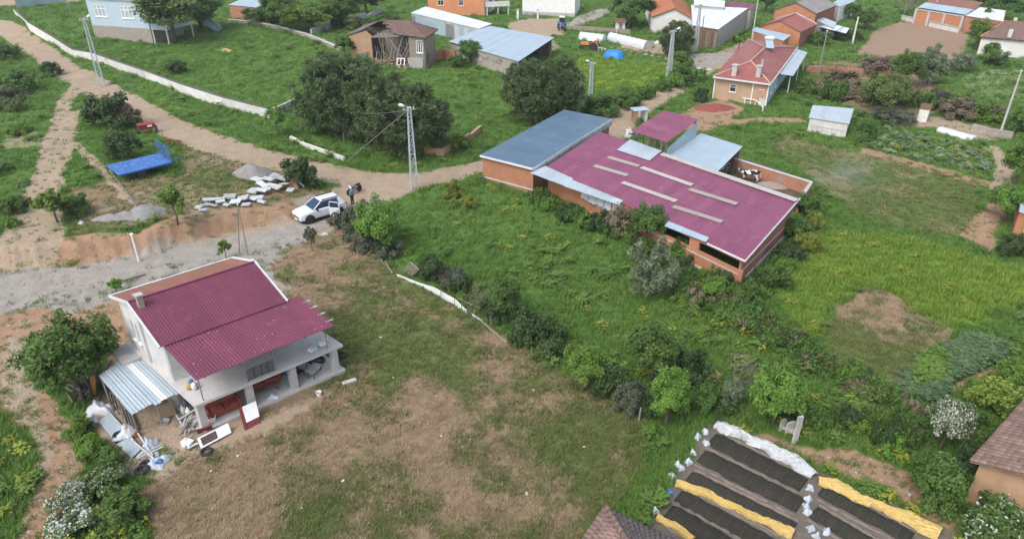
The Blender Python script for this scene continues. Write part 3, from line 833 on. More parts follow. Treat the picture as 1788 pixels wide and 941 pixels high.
def lean_to():
    q = [P(230, 724, 1.75), P(318, 684, 1.75), P(238, 611, 1.95), P(172, 656, 1.95)]
    p = thing('lean_to_shed', 'lean-to shed roofed with loose white corrugated sheets against the white house', 'shed', T(240, 700))
    sheets(p, q, 7, 2, 'white_metal', amp=.022, jit=.16, mats=['white_metal', 'white_metal', 'pale_metal'])
    for u, v in ((.03, .05), (.97, .05), (.03, .5), (.03, .95), (.5, .05)):
        t = bil(q, u, v); MB().tube([(t.x, t.y, -.2), (t.x, t.y, t.z - .04)], .06, 7).build('post', 'grey_wood', p)
    for v in (.06, .5, .94):
        MB().bar(bil(q, .0, v) - Vector((0, 0, .07)), bil(q, 1, v) - Vector((0, 0, .07)), .07, .08).build('beam', 'wood', p)
    for k in range(7):
        a = bil(q, .02, .15 + k * .12); MB().bar((a.x, a.y, -.1), (a.x, a.y, a.z - .25 - (k % 3) * .2), .16, .03).build('board', 'grey_wood', p)
    foot([bil(q, 0, 0), bil(q, 1, 0), bil(q, 1, 1), bil(q, 0, 1)])
lean_to()

# ------------------------------------------------------------------ the farmyard: long barn, blue barn, loft, cattle shed, yard wall
def shrink(c, d):
    m = sum((Vector(p) for p in c), Vector((0, 0, 0))) / 4
    return [Vector(p) + (m - Vector(p)).normalized() * d for p in c]
def sproj(A, B, px, py, z):
    A = V2(A); B = V2(B); u = (B - A).normalized(); return (V2(P(px, py, z)) - A).dot(u)
def onplane(px, py, q):
    n = (Vector(q[1]) - Vector(q[0])).cross(Vector(q[3]) - Vector(q[0]))
    a = P(px, py, 0); o = Vector((0, 0, CH)); d = a - o
    return o + d * ((Vector(q[0]) - o).dot(n) / d.dot(n))

BQ = [P(952, 293, 2.5), P(1300, 456, 2.5), P(1396, 347, 3.5), P(1047, 231, 3.5)]
def long_barn():
    p = thing('barn', 'long brick cattle barn with broad magenta metal roof and rows of skylights', 'barn', (BQ[0] + BQ[1]) / 2 * Vector((1, 1, 0)) if False else Vector(((BQ[0].x + BQ[1].x) / 2, (BQ[0].y + BQ[1].y) / 2, 0)))
    c = shrink(BQ, .35); A, B = c[0], c[1]
    L = (V2(B) - V2(A)).length
    w1 = [sproj(A, B, 1222, 425, 2.1), sproj(A, B, 1299, 462, 2.1)]; w2 = [sproj(A, B, 1135, 392, 2.1), sproj(A, B, 1198, 420, 2.1)]
    ops = [(w2[0], w2[1], 1.45, 2.25), (w1[0], w1[1], 1.45, 2.25)]
    foot(c)
    wall(MB(), A, B, -.4, 2.42, .2, ops).build('wall', 'brick_orange', p)
    a, b = inset(B, c[2], .21); wall(MB(), a, b, -.4, 2.42, .2, (), 3.4).build('wall', 'brick_red', p)
    wall(MB(), c[2], c[3], -.4, 3.4, .2).build('wall', 'brick_stained', p)
    a, b = inset(c[3], A, .21); wall(MB(), a, b, -.4, 3.4, .2, (), 2.42).build('wall', 'brick', p)
    rz = math.atan2((B - A).y, (B - A).x)
    MB().box(along(A, B, L / 2 + 3.2, 1.12, .004), (L - 6.6, .10, .12), rz).build('band', 'concrete', p)
    MB().box(along(A, B, L / 2 + 3.2, -.05, .03), (L - 6.6, .16, .5), rz).build('plinth', 'pale_concrete', p)
    a, b = V2(B), V2(c[2]); rz2 = math.atan2((b - a).y, (b - a).x); L2 = (b - a).length
    MB().box(along(B, c[2], L2 / 2, .0, .04), (L2, .2, .8), rz2).build('plinth', 'concrete', p)
    MB().box(along(B, c[2], L2 / 2, 1.3, .004), (L2 - .1, .08, .12), rz2).build('band', 'concrete', p)
    sheets(p, BQ, 24, 3, 'magenta_barn', amp=.015, rows=3, lap=.02, jit=.02)
    def strip(a, b, mat, wd=.5, name='skylight', dz=.05):
        a = onplane(*a, BQ); b = onplane(*b, BQ)
        n = (BQ[1] - BQ[0]).cross(BQ[3] - BQ[0]).normalized(); d = (b - a).normalized(); y = n.cross(d) * wd / 2
        lo = [a - y + n * .02, b - y + n * .02, b + y + n * .02, a + y + n * .02]
        MB().hexa(lo, [x + n * dz for x in lo]).build(name, mat, p)
    for a, b, m in (((1062, 275), (1116, 291), 'polycarbonate'), ((1120, 293), (1209, 324), 'white_skylight'), ((1204, 331), (1287, 357), 'polycarbonate'),
                    ((1038, 290), (1096, 307), 'polycarbonate'), ((1087, 319), (1181, 352), 'white_skylight'), ((1175, 361), (1261, 388), 'polycarbonate')):
        strip(a, b, m)
    strip((1156, 270), (1391, 351), 'white_skylight', .55, 'ridge_flashing', .08)
    def patchq(pts, n, dz, mat, ribs=3):
        nn = (BQ[1] - BQ[0]).cross(BQ[3] - BQ[0]).normalized()
        sheets(p, [onplane(*x, BQ) + nn * dz for x in pts], n, ribs, mat, amp=.035, name='patch_sheet')
    patchq([(1077, 263), (1134, 282), (1155, 265), (1100, 245)], 4, .07, 'pale_metal')
    patchq([(925, 303), (986, 326), (1001, 313), (952, 291)], 5, .06, 'pale_metal')
    patchq([(985, 327), (1081, 360), (1088, 352), (997, 315)], 6, .09, 'pale_metal')
    patchq([(1160, 396), (1232, 424), (1238, 416), (1166, 387)], 5, .06, 'skyblue_metal')
    ga, gb = onplane(1235, 426, BQ), onplane(1302, 457, BQ)
    MB().bar(ga + Vector((0, 0, .02)), gb + Vector((0, 0, .02)), .12, .1).build('gutter', 'white_metal', p)
    MB().bar(BQ[1] + Vector((.06, .0, .0)), BQ[2] + Vector((.06, 0, .0)), .1, .12).build('verge_trim', 'galvanised', p)
    t = thing('plastic_sheeting', 'torn white plastic sheets hung over the brick wall below the magenta roof', 'sheeting', along(A, B, sproj(A, B, 1020, 360, 1.), .9, .1))
    s0, s1 = sproj(A, B, 986, 340, 2.), sproj(A, B, 1058, 372, 2.)
    for k in range(5):
        sa = s0 + (s1 - s0) * k / 5; sb = s0 + (s1 - s0) * (k + .93) / 5; zl = 1.15 - .12 * (k % 2) + .04 * k
        mb = MB(); g = 6; vs = []
        for i in range(g + 1):
            for j in range(g + 1):
                vs.append(along(A, B, sa + (sb - sa) * i / g, zl + (2.38 - zl) * j / g, .14 + .06 * math.sin(i * 1.7 + k) * (1 - j / g) + .05 * (j < 2)))
        mb.add(vs, [(i * (g + 1) + j, (i + 1) * (g + 1) + j, (i + 1) * (g + 1) + j + 1, i * (g + 1) + j + 1) for i in range(g) for j in range(g)])
        o = mb.build('sheet', 'white_sheet', t, smooth=True)
        m = o.modifiers.new('thick', 'SOLIDIFY'); m.thickness = .015
long_barn()

def blue_barn():
    q = [P(838, 271, 2.75), P(930, 294, 2.75), P(1068, 208, 3.0), P(985, 192, 3.0)]
    p = thing('barn', 'brick barn under a plain blue metal roof beside the dirt road', 'barn', T(900, 315))
    c = shrink(q, .3)
    shell(p, c, -.4, [2.6, 2.6, 2.85, 2.85], ['brick', 'brick_stained', 'brick', 'brick'])
    sheets(p, [q[1], q[2], q[3], q[0]], 17, 3, 'blue_roof', amp=.022)
    d = Vector((0, 0, -.08)); f = Vector((0, -.04, 0))
    MB().bar(q[0] + d + f, q[1] + d + f, .06, .2).build('fascia', 'white_metal', p)
    MB().bar(q[1] + d + Vector((.05, 0, 0)), q[2] + d + Vector((.05, 0, 0)), .06, .2).build('fascia', 'white_metal', p)
    L = (q[2] - q[1]).length
    for k in range(7):
        a = bil(q, 1.004, k / 7 + .005) + Vector((.03, -.03, -.19)); b = bil(q, 1.004, (k + .96) / 7) + Vector((.03, -.03, -.19))
        MB().hexa([a, b, b + Vector((.05, -.05, -.0)), a + Vector((.05, -.05, 0))], [a + Vector((0, 0, -.5)), b + Vector((0, 0, -.5)), b + Vector((.05, -.05, -.5)), a + Vector((.05, -.05, -.5))]).build('side_panel', 'pale_metal', p)
    rz = math.atan2((c[1] - c[0]).y, (c[1] - c[0]).x); LL = (V2(c[1]) - V2(c[0])).length
    MB().box(along(c[0], c[1], LL / 2, .35, .02), (LL + .04, .14, .14), rz).build('band', 'pale_concrete', p)
blue_barn()

def hay_loft():
    q = [P(1102, 229, 4.3), P(1165, 249, 4.3), P(1220, 209, 4.5), P(1160, 193, 4.5)]
    p = thing('hay_shed', 'tall open post shed with small magenta roof standing above the barn roofs', 'shed', Vector((sum(x.x for x in q) / 4, sum(x.y for x in q) / 4, 0)))
    sheets(p, [q[1], q[2], q[3], q[0]], 7, 3, 'magenta_barn', amp=.03)
    for u, v in ((.05, .05), (.95, .05), (.95, .95), (.05, .95), (.5, .05), (.05, .5)):
        t = bil(q, u, v); MB().tube([(t.x, t.y, -.2), (t.x, t.y, t.z - .05)], [.11, .09], 7).build('post', 'wood', p)
    MB().bar(bil(q, 0, .05) - Vector((0, 0, .1)), bil(q, 1, .05) - Vector((0, 0, .1)), .1, .14).build('beam', 'wood', p)
    MB().bar(bil(q, .95, 0) - Vector((0, 0, .1)), bil(q, .95, 1) - Vector((0, 0, .1)), .1, .14).build('beam', 'wood', p)
    a, b = bil(q, 1.0, .03), bil(q, 1.0, .98)
    sheets(p, [Vector((a.x, a.y, 2.3)), Vector((b.x, b.y, 2.3)), Vector((b.x, b.y, 4.36)), Vector((a.x, a.y, 3.6))], 6, 3, 'skyblue_metal', name='side_sheet')
    for k in range(7):
        t0 = bil(q, .12 + k * .125, .12)
        MB().bar((t0.x, t0.y, 2.2), (t0.x + .1, t0.y + .1, 3.9), .38, .06).build('plank', ['grey_wood', 'wood', 'slab_grey'][k % 3], p)
    foot(q)
hay_loft()

def cattle_shed():
    q = [P(1150, 270, 2.75), P(1250, 303, 2.75), P(1297, 256, 2.6), P(1224, 233, 2.6)]
    p = thing('cattle_shed', 'open cattle shed with pale blue metal roof beside the yard with cow', 'shed', Vector((sum(x.x for x in q) / 4, sum(x.y for x in q) / 4, 0)))
    sheets(p, q, 9, 3, 'skyblue_metal', amp=.025)
    for u, v in ((.96, .06), (.96, .5), (.96, .94), (.1, .94), (.5, .94)):
        t = bil(q, u, v); MB().tube([(t.x, t.y, -.2), (t.x, t.y, t.z - .04)], .09, 7).build('post', 'wood', p)
    MB().bar(bil(q, .97, 0) - Vector((0, 0, .1)), bil(q, .97, 1) - Vector((0, 0, .1)), .08, .14).build('beam', 'wood', p)
    a, b = bil(q, 0.05, .98), bil(q, .93, .98)
    wall(MB(), b, a, -.2, 2.4, .2).build('wall', 'brick_stained', p)
    foot(q)
cattle_shed()

def yard_wall():
    a, b, c = P(1283, 277, 1.3), P(1419, 319, 1.3), P(1397, 352, 1.3)
    p = thing('yard_wall', 'low brick wall with concrete coping around the muddy cattle yard', 'wall', Vector((b.x, b.y, 0)))
    wall(MB(), b, a, -.3, 1.3, .22).build('wall', 'brick_stained', p)
    a2, b2 = inset(c, b, .23); wall(MB(), c, b2, -.3, 1.3, .22).build('wall', 'brick_red', p)
    for s, e in ((b, a), (c, b2)):
        u = (V2(e) - V2(s)).normalized(); n = Vector((-u.y, u.x, 0)) * .11
        s3 = Vector((s[0], s[1], 1.35)) + n; e3 = Vector((e[0], e[1], 1.35)) + n
        MB().bar(s3, e3, .32, .09).build('coping', 'pale_concrete', p)
yard_wall()

# ------------------------------------------------------------------ village buildings
def hip_house():
    ze = 3.2
    q = [P(1245, 134, ze), P(1345, 147, ze), P(1393, 82, ze), P(1306, 68, ze)]
    p = thing('house', 'house with red hipped metal roof, two chimneys and a rooftop water heater', 'house', T(1300, 185))
    c = shrink(q, .55); A, B, C, D = c
    L = (V2(B) - V2(A)).length; L2 = (V2(C) - V2(B)).length
    wall(MB(), A, B, -.6, ze - .06, .2, [(L * .30, L * .42, 1.3, 2.3)]).build('wall', 'tan_plaster', p)
    a, b = inset(B, C, .21); wall(MB(), a, b, -.6, ze - .06, .2, [(2.2, 3.4, 1.1, 2.4), (6, 7.2, 1.1, 2.4)]).build('wall', 'light_blue_paint', p)
    wall(MB(), C, D, -.6, ze - .06, .2).build('wall', 'brick', p)
    a, b = inset(D, A, .21); wall(MB(), a, b, -.6, ze - .06, .2).build('wall', 'brick', p)
    foot(c)
    window(p, B, C, 2.4, 3.6, 1.1, 2.4); window(p, B, C, 6.2, 7.4, 1.1, 2.4); window(p, A, B, L * .30, L * .42, 1.3, 2.3, mull=0)
    rz = math.atan2((B - A).y, (B - A).x)
    for s in (.1, L * .72, L - .05): MB().box(along(A, B, s, ze / 2 - .35, .02), (.14, .1, ze + .5), rz).build('corner_trim', 'white_panel', p)
    MB().box(along(A, B, L * .86, 1.55, .012), (L * .25, .05, 3.1), rz).build('brick_panel', 'brick_orange', p)
    MB().box(along(A, B, L * .93, .35, .03), (L * .13, .06, 1.3), rz).build('render_patch', 'white_plaster', p)
    window(p, A, B, L * .84, L * .93, 2.2, 2.9, mull=0, rail=0, fr=.16)
    r0, r1 = P(1311, 107, 4.9), P(1336, 84, 4.9)
    deck(p, [q[0], q[1], r0], .05, 'red_roof', 'roof_slope'); deck(p, [q[1], q[2], r1, r0], .05, 'red_roof', 'roof_slope')
    deck(p, [q[2], q[3], r1], .05, 'red_roof', 'roof_slope'); deck(p, [q[3], q[0], r0, r1], .05, 'red_roof', 'roof_slope')
    for k in range(1, 18):      # ribs of the sheets
        t = k / 18
        for (e0, e1, x0, x1) in ((q[1], q[2], r0, r1), (q[3], q[0], r1, r0)):
            MB().bar(e0.lerp(e1, t) + Vector((0, 0, .02)), x0.lerp(x1, t) + Vector((0, 0, .02)), .06, .05).build('rib', 'red_roof', p)
    for a, b in ((q[0], r0), (q[1], r0), (r0, r1), (q[2], r1), (q[3], r1)):
        MB().bar(a + Vector((0, 0, .05)), b + Vector((0, 0, .05)), .22, .07).build('hip_cap', 'tan_plaster', p)
    MB().bar(q[0] + Vector((0, -.05, -.08)), q[1] + Vector((0, -.05, -.08)), .12, .2).build('fascia', 'white_metal', p)
    MB().bar(q[1] + Vector((.05, 0, -.08)), q[2] + Vector((.05, 0, -.08)), .12, .2).build('fascia', 'white_metal', p)
    sheets(p, [P(1349, 128, 2.9), P(1385, 133, 2.75), P(1410, 92, 2.75), P(1392, 86, 2.9)], 5, 3, 'pale_metal', name='canopy_sheet')
    for px, py in ((1381, 130), (1396, 110), (1407, 94)):
        t = P(px, py, 2.7); MB().tube([(t.x, t.y, -.3), (t.x, t.y, 2.68)], .07, 7).build('canopy_post', 'white_panel', p)
    for px, py in ((1282, 131), (1324, 133)):
        b = onplane(px, py, [q[0], q[1], r0, r0.lerp(q[0], .5)] if px < 1300 else [q[0], q[1], r0, r0])
        k = MB().box((b.x, b.y, b.z + .55), (.62, .62, 1.5), rz).build('chimney', 'pale_concrete', p)
        MB().box((b.x, b.y, b.z + 1.36), (.8, .8, .1), rz).build('cap', 'pale_concrete', k)
        if px > 1300: MB().box((b.x + .3, b.y, b.z + 1.8), (.3, .3, .8), rz).build('flue', 'concrete', k)
    # rooftop solar water heater
    b = P(1341, 82, 4.9)
    s = thing('solar_water_heater', 'solar water heater with white tank and tilted blue panel on red roof', 'water heater', b)
    d = (P(1345, 90, 4.7) - b).normalized(); d.z = 0
    pn = MB(); e = Vector((-d.y, d.x, 0)).normalized() * .55
    p0 = b + Vector((0, 0, .95)); p1 = b + d * 2.0 + Vector((0, 0, .15))
    lo = [p0 - e, p0 + e, p1 + e, p1 - e]; nrm = (p1 - p0).cross(e).normalized(); nrm = nrm if nrm.z > 0 else -nrm
    pn.hexa(lo, [x + nrm * .08 for x in lo]).build('panel', 'skyblue_metal', s)
    MB().tube([p0 - e * 1.2 + Vector((0, 0, .3)), p0 + e * 1.2 + Vector((0, 0, .3))], .3, 12).build('tank', 'white_metal', s, smooth=False)
    fr = MB()
    for x in lo: fr.bar((x.x, x.y, b.z - .5), x, .06)
    fr.build('frame', 'grey_metal', s)
    # stair rail along the front
    st = thing('stair_rail', 'white stepped rail of the stair below the tan house wall', 'railing', T(1290, 188))
    pts = [(1256, 170), (1275, 173), (1300, 181), (1318, 184), (1331, 196)]
    for a_, b_ in zip(pts[:-1], pts[1:]):
        x, y = T(*a_), T(*b_); MB().bar(x + Vector((0, 0, .7)), y + Vector((0, 0, .7)), .12, .12).build('rail', 'white_panel', st)
    for a_ in pts:
        x = T(*a_); MB().bar(x, x + Vector((0, 0, .7)), .12, .12).build('baluster', 'white_panel', st)
hip_house()

def coop():
    q = [P(1412, 206, 1.75), P(1483, 217, 1.75), P(1491, 190, 2.1), P(1419, 184, 2.1)]
    p = thing('coop', 'small white hut with a pale blue roof standing on the grass slope', 'hut', T(1445, 236))
    c = shrink(q, .2)
    shell(p, c, -.3, [1.68, 1.68, 2.03, 2.03], 'white_wash', .15)
    sheets(p, q, 8, 3, 'pale_metal', amp=.02)
    A, B = c[0], c[1]; rz = math.atan2((B - A).y, (B - A).x); L = (V2(B) - V2(A)).length
    for k in range(7): MB().box(along(A, B, .5 + k * (L - 1) / 6, .35, .012), (.06, .05, .9), rz).build('batten', 'grey_plaster', p)
    MB().box(along(A, B, L / 2, .82, .014), (L - .2, .06, .07), rz).build('rail', 'grey_plaster', p)
coop()

def gabled(name, label, cat, FLp, FRp, ze, RRp, zr, matw, matr, ridge_at=.5, over=.35, n=10, ops=((), (), (), ()), base=None, tile=None, zb=-.4, ribs=3):
    """footprint from eave corners; the gable faces the front"""
    a, b, r = P(*FLp, ze), P(*FRp, ze), P(*RRp, ze)
    d = r - b; q = [a, b, r, a + d]
    p = thing(name, label, cat, Vector(((a.x + b.x) / 2, (a.y + b.y) / 2, 0)))
    c = shrink(q, over)
    shell(p, c, zb, [ze] * 4, matw, .2, ops)
    mk = matw if isinstance(matw, str) else matw[0]
    A, B = c[0], c[1]
    s = ridge_at
    gable(MB(), A, B, ze, zr - .12, .2, s).build('gable', mk, p)
    gable(MB(), c[2], c[3], ze, zr - .12, .2, 1 - s).build('gable', mk, p)
    rf = a.lerp(b, s); rf.z = zr; rb = rf + d
    dr = lambda v: v + (v - (rf if (v - rf).length < (v - rb).length else rb)) * .03
    e0 = Vector((0, 0, -.05))
    if tile:
        tiles(p, [b + e0, r + e0, rb, rf], tile[0], tile[1], matr, 0, seed=3)
        tiles(p, [q[3] + e0, a + e0, rf, rb], tile[0], tile[1], matr, 0, seed=4)
    else:
        sheets(p, [b + e0, r + e0, rb, rf], n, ribs, matr)
        sheets(p, [q[3] + e0, a + e0, rf, rb], n, ribs, matr)
    MB().bar(rf + Vector((0, 0, .06)), rb + Vector((0, 0, .06)), .3, .07).build('ridge_cap', matr, p)
    return p, c, q, (rf, rb)

def village():
    # brick house with the red gable roof, and the grey roofed one behind it
    p, c, q, rd = gabled('house', 'orange brick house with red metal gable roof and pale verge', 'house', (1327, 45), (1399, 56), 2.9, (1426, 43), 4.3, ['brick_orange', 'brick_red', 'brick', 'brick'], 'red_roof', .46)
    MB().bar(rd[1] + Vector((0, 0, .1)), q[3] + Vector((0, 0, .1)), .35, .15).build('verge', 'pale_concrete', p)
    MB().bar(rd[1] + Vector((0, 0, .1)), q[2] + Vector((0, 0, .1)), .35, .15).build('verge', 'pale_concrete', p)
    p, c, q, rd = gabled('house', 'brick house with a grey weathered gable roof behind the red roofed brick one', 'house', (1351, 17), (1426, 24), 3.4, (1462, 9), 5.2, ['brick_orange', 'brick_red', 'brick', 'brick'], 'grey_roof', .48)
    # shed roofs between
    def mono(label, q, mat, wmat, n=8, zdrop=.08, z0=-.3, over=.2, name='shed', cat='shed', skip=(), ribs=3, mats=None):
        p = thing(name, label, cat, Vector((sum(x.x for x in q) / 4, sum(x.y for x in q) / 4, 0)))
        c = shrink(q, over)
        shell(p, c, z0, [x.z - zdrop for x in q], wmat, .18, skip=skip)
        sheets(p, q, n, ribs, mat, mats=mats)
        return p, c
    mono('low shed with sky blue sheet roof between red hipped house and brick house', [P(1312, 54, 2.4), P(1368, 72, 2.4), P(1381, 62, 2.6), P(1320, 48, 2.6)], 'skyblue_metal', 'brick')
    p, c = mono('big barn with a bright white metal roof and grey block side wall', [P(1209, 45, 3.4), P(1254, 52, 3.4), P(1306, 15, 4.2), P(1207, 9, 4.2)], 'white_metal', ['wood', 'block_grey', 'block_grey', 'block_grey'], 12)
    A, B = c[0], c[1]; L = (V2(B) - V2(A)).length; rz = math.atan2((B - A).y, (B - A).x)
    for k in range(9): MB().box(along(A, B, L * (k + .5) / 9, 1.35, .025), (L / 9 - .05, .05, 2.9), rz).build('plank', ['wood', 'rusty_iron', 'grey_wood'][k % 3], p)
    mono('pale flat roofed annex behind the white roofed barn', [P(1212, 10, 4.6), P(1265, 14, 4.6), P(1266, 2, 4.8), P(1212, -4, 4.8)], 'white_metal', 'block_grey', 6)
    mono('shed with magenta sheet roof behind the white roofed barn', [P(1262, 10, 4.0), P(1312, 18, 4.0), P(1320, 8, 4.4), P(1272, 2, 4.4)], 'magenta_roof', 'block_grey', 6)
    mono('rusty sided shed with weathered blue sheets by the tall white post', [P(1425, 36, 2.3), P(1456, 50, 2.2), P(1461, 40, 2.5), P(1438, 31, 2.5)], 'pale_metal', 'grey_wood', 5, mats=['skyblue_metal', 'pale_metal', 'grey_metal'])
    mono('sagging shelter of patched metal sheets on poles', [P(1429, 47, 2.0), P(1477, 59, 2.0), P(1483, 50, 2.1), P(1452, 42, 2.2)], 'pale_metal', 'grey_wood', 5, skip=(0, 1), mats=['skyblue_metal', 'grey_metal', 'white_metal'])
    mono('small whitewashed shed with pale blue roof behind the grey roofed house', [P(1452, 7, 3.), P(1466, 13, 3.), P(1494, 2, 3.2), P(1470, -4, 3.2)], 'skyblue_metal', 'white_wash', 5)
    # ridge house with orange tiles
    p, c, q, rd = gabled('house', 'whitewashed house with bright orange tiled gable roof', 'house', (1138, 30), (1216, 37), 3.0, (1196, 6), 4.9, 'white_wash', 'orange_tile', .5, .4, tile=(26, 14), zb=-.3)
    MB().box(rd[0].lerp(rd[1], .6) + Vector((0, 0, .3)), (.6, .6, 1.0), .3).build('chimney', 'brick', p)
    for a in c: pass
    # brick row far right
    a, b = P(1600, 14, 3.2), P(1684, 27, 3.2); d = P(1616, 6, 3.6) - a
    p = thing('outbuilding', 'orange brick outbuilding with concrete columns and pale blue roof beyond the ploughed plot', 'outbuilding', Vector(((a.x + b.x) / 2, (a.y + b.y) / 2, 0)))
    cc = [a, b, b + d, a + d]
    shell(p, [Vector(x) for x in cc], -.3, [3.1, 3.1, 3.5, 3.5], 'brick_orange')
    A, B = cc[0], cc[1]; L = (V2(B) - V2(A)).length; rz = math.atan2((B - A).y, (B - A).x)
    for s in (.15, L * .30, L * .62, L - .15): MB().box(along(A, B, s, 1.5, .02), (.5, .16, 3.2), rz).build('column', 'pale_concrete', p)
    MB().box(along(A, B, L / 2, 2.95, .03), (L, .18, .25), rz).build('beam', 'pale_concrete', p)
    up = Vector((0, 0, .12)); ov = Vector((0, -.4, 0))
    sheets(p, [a + up + ov, b + up + ov, b + d * 1.0 + up, a + d * 1.0 + up], 9, 3, 'skyblue_metal')
    sheets(p, [a + d * 1.02 + up, b + d * 1.02 + up, b + d * 2.2 + up * 3, a + d * 2.2 + up * 3], 9, 3, 'rust_roof')
    mono('long shed with white sheet roof adjoining the brick outbuilding', [P(1684, 28, 3.1), P(1752, 38, 3.1), P(1756, 19, 3.7), P(1685, 10, 3.7)], 'white_metal', 'brick', 9)
    a, b = P(1573, 36), P(1672, 58)
    p = thing('garden_wall', 'low whitewashed wall edging the ploughed plot', 'wall', a)
    wall(MB(), a, b, -.3, 1.0, .25).build('wall', 'white_wash', p)
    MB().bar(Vector((a.x, a.y + .12, 1.04)), Vector((b.x, b.y + .12, 1.04)), .34, .07).build('coping', 'concrete', p)
    # tiled white house far right
    ze = 2.9
    q = [P(1712, 66, ze), P(1800, 73, ze), P(1822, 48, ze), P(1738, 44, ze)]
    p = thing('house', 'white walled house with weathered brown tile roof and small white chimneys', 'house', Vector((q[0].x + 3, q[0].y, 0)))
    c = shrink(q, .4); A, B = c[0], c[1]
    shell(p, c, -.3, [ze - .05] * 4, 'white_wash', ops=([(2, 3.2, .9, 2.1)], (), (), ()))
    window(p, A, B, 2, 3.2, .9, 2.1)
    r0 = q[0].lerp(q[3], .5).lerp(q[1].lerp(q[2], .5), .28); r1 = q[0].lerp(q[3], .5).lerp(q[1].lerp(q[2], .5), .72)
    r0.z = r1.z = 4.7
    tiles(p, [q[0], q[1], r1, r0], 30, 12, 'brown_tile', 0, seed=5)
    tiles(p, [q[3], q[0], r0, r0 + Vector((.01, .01, 0))], 20, 12, 'brown_tile', 0, seed=6)
    deck(p, [q[1], q[2], r1], .06, 'brown_tile', 'roof_slope'); deck(p, [q[2], q[3], r0, r1], .06, 'brown_tile', 'roof_slope')
    for a, b in ((q[0], r0), (r0, r1)): MB().bar(a + Vector((0, 0, .12)), b + Vector((0, 0, .12)), .25, .12).build('hip_cap', 'orange_tile', p)
    for px, py in ((1763, 62), (1771, 41)):
        b = P(px, py, 3.6); MB().box((b.x, b.y, 3.9), (.45, .45, 1.3)).build('chimney', 'white_wash', p)
    # small hut, brick shed at the right edge
    q = [P(1606, 190, 1.7), P(1624, 192, 1.7), P(1628, 182, 1.8), P(1609, 180, 1.8)]
    mono('tiny white hut with a brown roof among garden shrubs', q, 'rusty_iron', 'white_wash', 3, over=.1, name='garden_hut', cat='hut')
    a = P(1779, 370, 2.3); b = P(1840, 392, 2.3); d = P(1786, 332, 2.6) - a
    p, c = mono('brick shed with pale blue metal roof beside the green trees', [a, b, b + d, a + d], 'skyblue_metal', 'brick_orange', 5)
    MB().box(along(c[0], c[1], 1.2, 1.2, .01), (.9, .08, .9), 0).build('opening_frame', 'white_panel', p)
    # sky blue roofed long shed, its stone wall, open right end
    q = [P(783, 73, 2.6), P(905, 108, 2.6), P(968, 66, 3.0), P(850, 45, 3.0)]
    p = thing('long_shed', 'long shed with stone wall and wide pale blue metal roof', 'shed', Vector((q[0].x + 4, q[0].y, 0)))
    c = shrink(q, .4)
    shell(p, c, -.4, [2.5, 2.5, 2.9, 2.9], ['stone', 'grey_wood', 'stone', 'stone'], skip=(1,))
    sheets(p, q, 16, 3, 'skyblue_metal', amp=.03)
    for v in (.1, .4, .7, .95):
        t = bil(q, .95, v); MB().tube([(t.x, t.y, -.2), (t.x, t.y, t.z - .05)], .09, 7).build('post', 'wood', p)
    MB().bar(bil(q, .985, 0) - Vector((0, 0, .14)), bil(q, .985, 1) - Vector((0, 0, .14)), .08, .2).build('beam', 'blue_paint', p)
    for k in range(26):      # single stones standing proud of the wall
        rs = random.Random(k); s = rs.uniform(.5, 15)
        MB().box(along(c[0], c[1], s, rs.uniform(.3, 2.1), .03), (rs.uniform(.5, .9), .16, rs.uniform(.25, .4)), math.atan2((c[1] - c[0]).y, (c[1] - c[0]).x)).build('stone', ['stone', 'slab_grey', 'rubble'][k % 3], p)
    # white roofed shed with patchwork sheet wall
    q = [P(717, 23, 3.0), P(836, 51, 3.0), P(859, 42, 3.3), P(743, 12, 3.3)]
    p, c = mono('narrow shed with bright white roof and blue patchwork sheet wall', q, 'white_metal', 'grey_plaster', 14)
    A, B = c[0], c[1]; L = (V2(B) - V2(A)).length; rz = math.atan2((B - A).y, (B - A).x)
    rs = random.Random(4)
    for k in range(15):
        s = L * (k + .5) / 15
        MB().box(along(A, B, s, 1.35 + rs.uniform(-.1, .1), .03 + .03 * (k % 2)), (L / 15 * rs.uniform(.9, 1.1), .03, 2.5), rz).build('wall_sheet', rs.choice(['skyblue_metal', 'light_blue_paint', 'skyblue_metal', 'grey_metal', 'galvanised']), p)
    # orange house at the top
    a, b = P(748, 26), P(846, 28); h = 6.2
    d = Vector((.25, 1, 0)).normalized() * 9
    cc = [a, b, b + d, a + d]
    p = thing('house', 'orange painted two storey house with white framed windows and pale balcony', 'house', (a + b) / 2)
    pm('orange_wall', (.62, .26, .13), (.54, .22, .11), rough=.9, scale=.5, rnd=0, dirt=(.5, .3, .2), dirt_amt=.4)
    L = (b - a).length
    w_ = [(L * .18, L * .18 + 1.3, 2.0, 3.5), (L * .55, L * .55 + 1.0, 2.0, 3.5), (L * .18, L * .18 + 1.3, 4.2, 5.6), (L * .55, L * .55 + 1., 4.2, 5.6)]
    shell(p, cc, -.3, [h] * 4, ['orange_wall', 'white_wash', 'orange_wall', 'orange_wall'], ops=(w_, (), (), ()))
    for x in w_: window(p, cc[0], cc[1], *x)
    wall(MB(), b + Vector((.3, 0, 0)), b + Vector((5.6, 1.6, 0)), 2.0, 2.9, .15).build('balcony_parapet', 'white_wash', p)
    MB().hexa([b + Vector((.25, -.1, 1.8)), b + Vector((5.7, 1.5, 1.8)), b + Vector((5.4, 4, 1.8)), b + Vector((.25, 4, 1.8))], [b + Vector((.25, -.1, 1.98)), b + Vector((5.7, 1.5, 1.98)), b + Vector((5.4, 4, 1.98)), b + Vector((.25, 4, 1.98))]).build('balcony_slab', 'white_wash', p)
    for o in ((.6, .3), (3, 1), (5.3, 1.8)): MB().bar(b + Vector((o[0], o[1], -.2)), b + Vector((o[0], o[1], 1.8)), .25).build('column', 'white_wash', p)
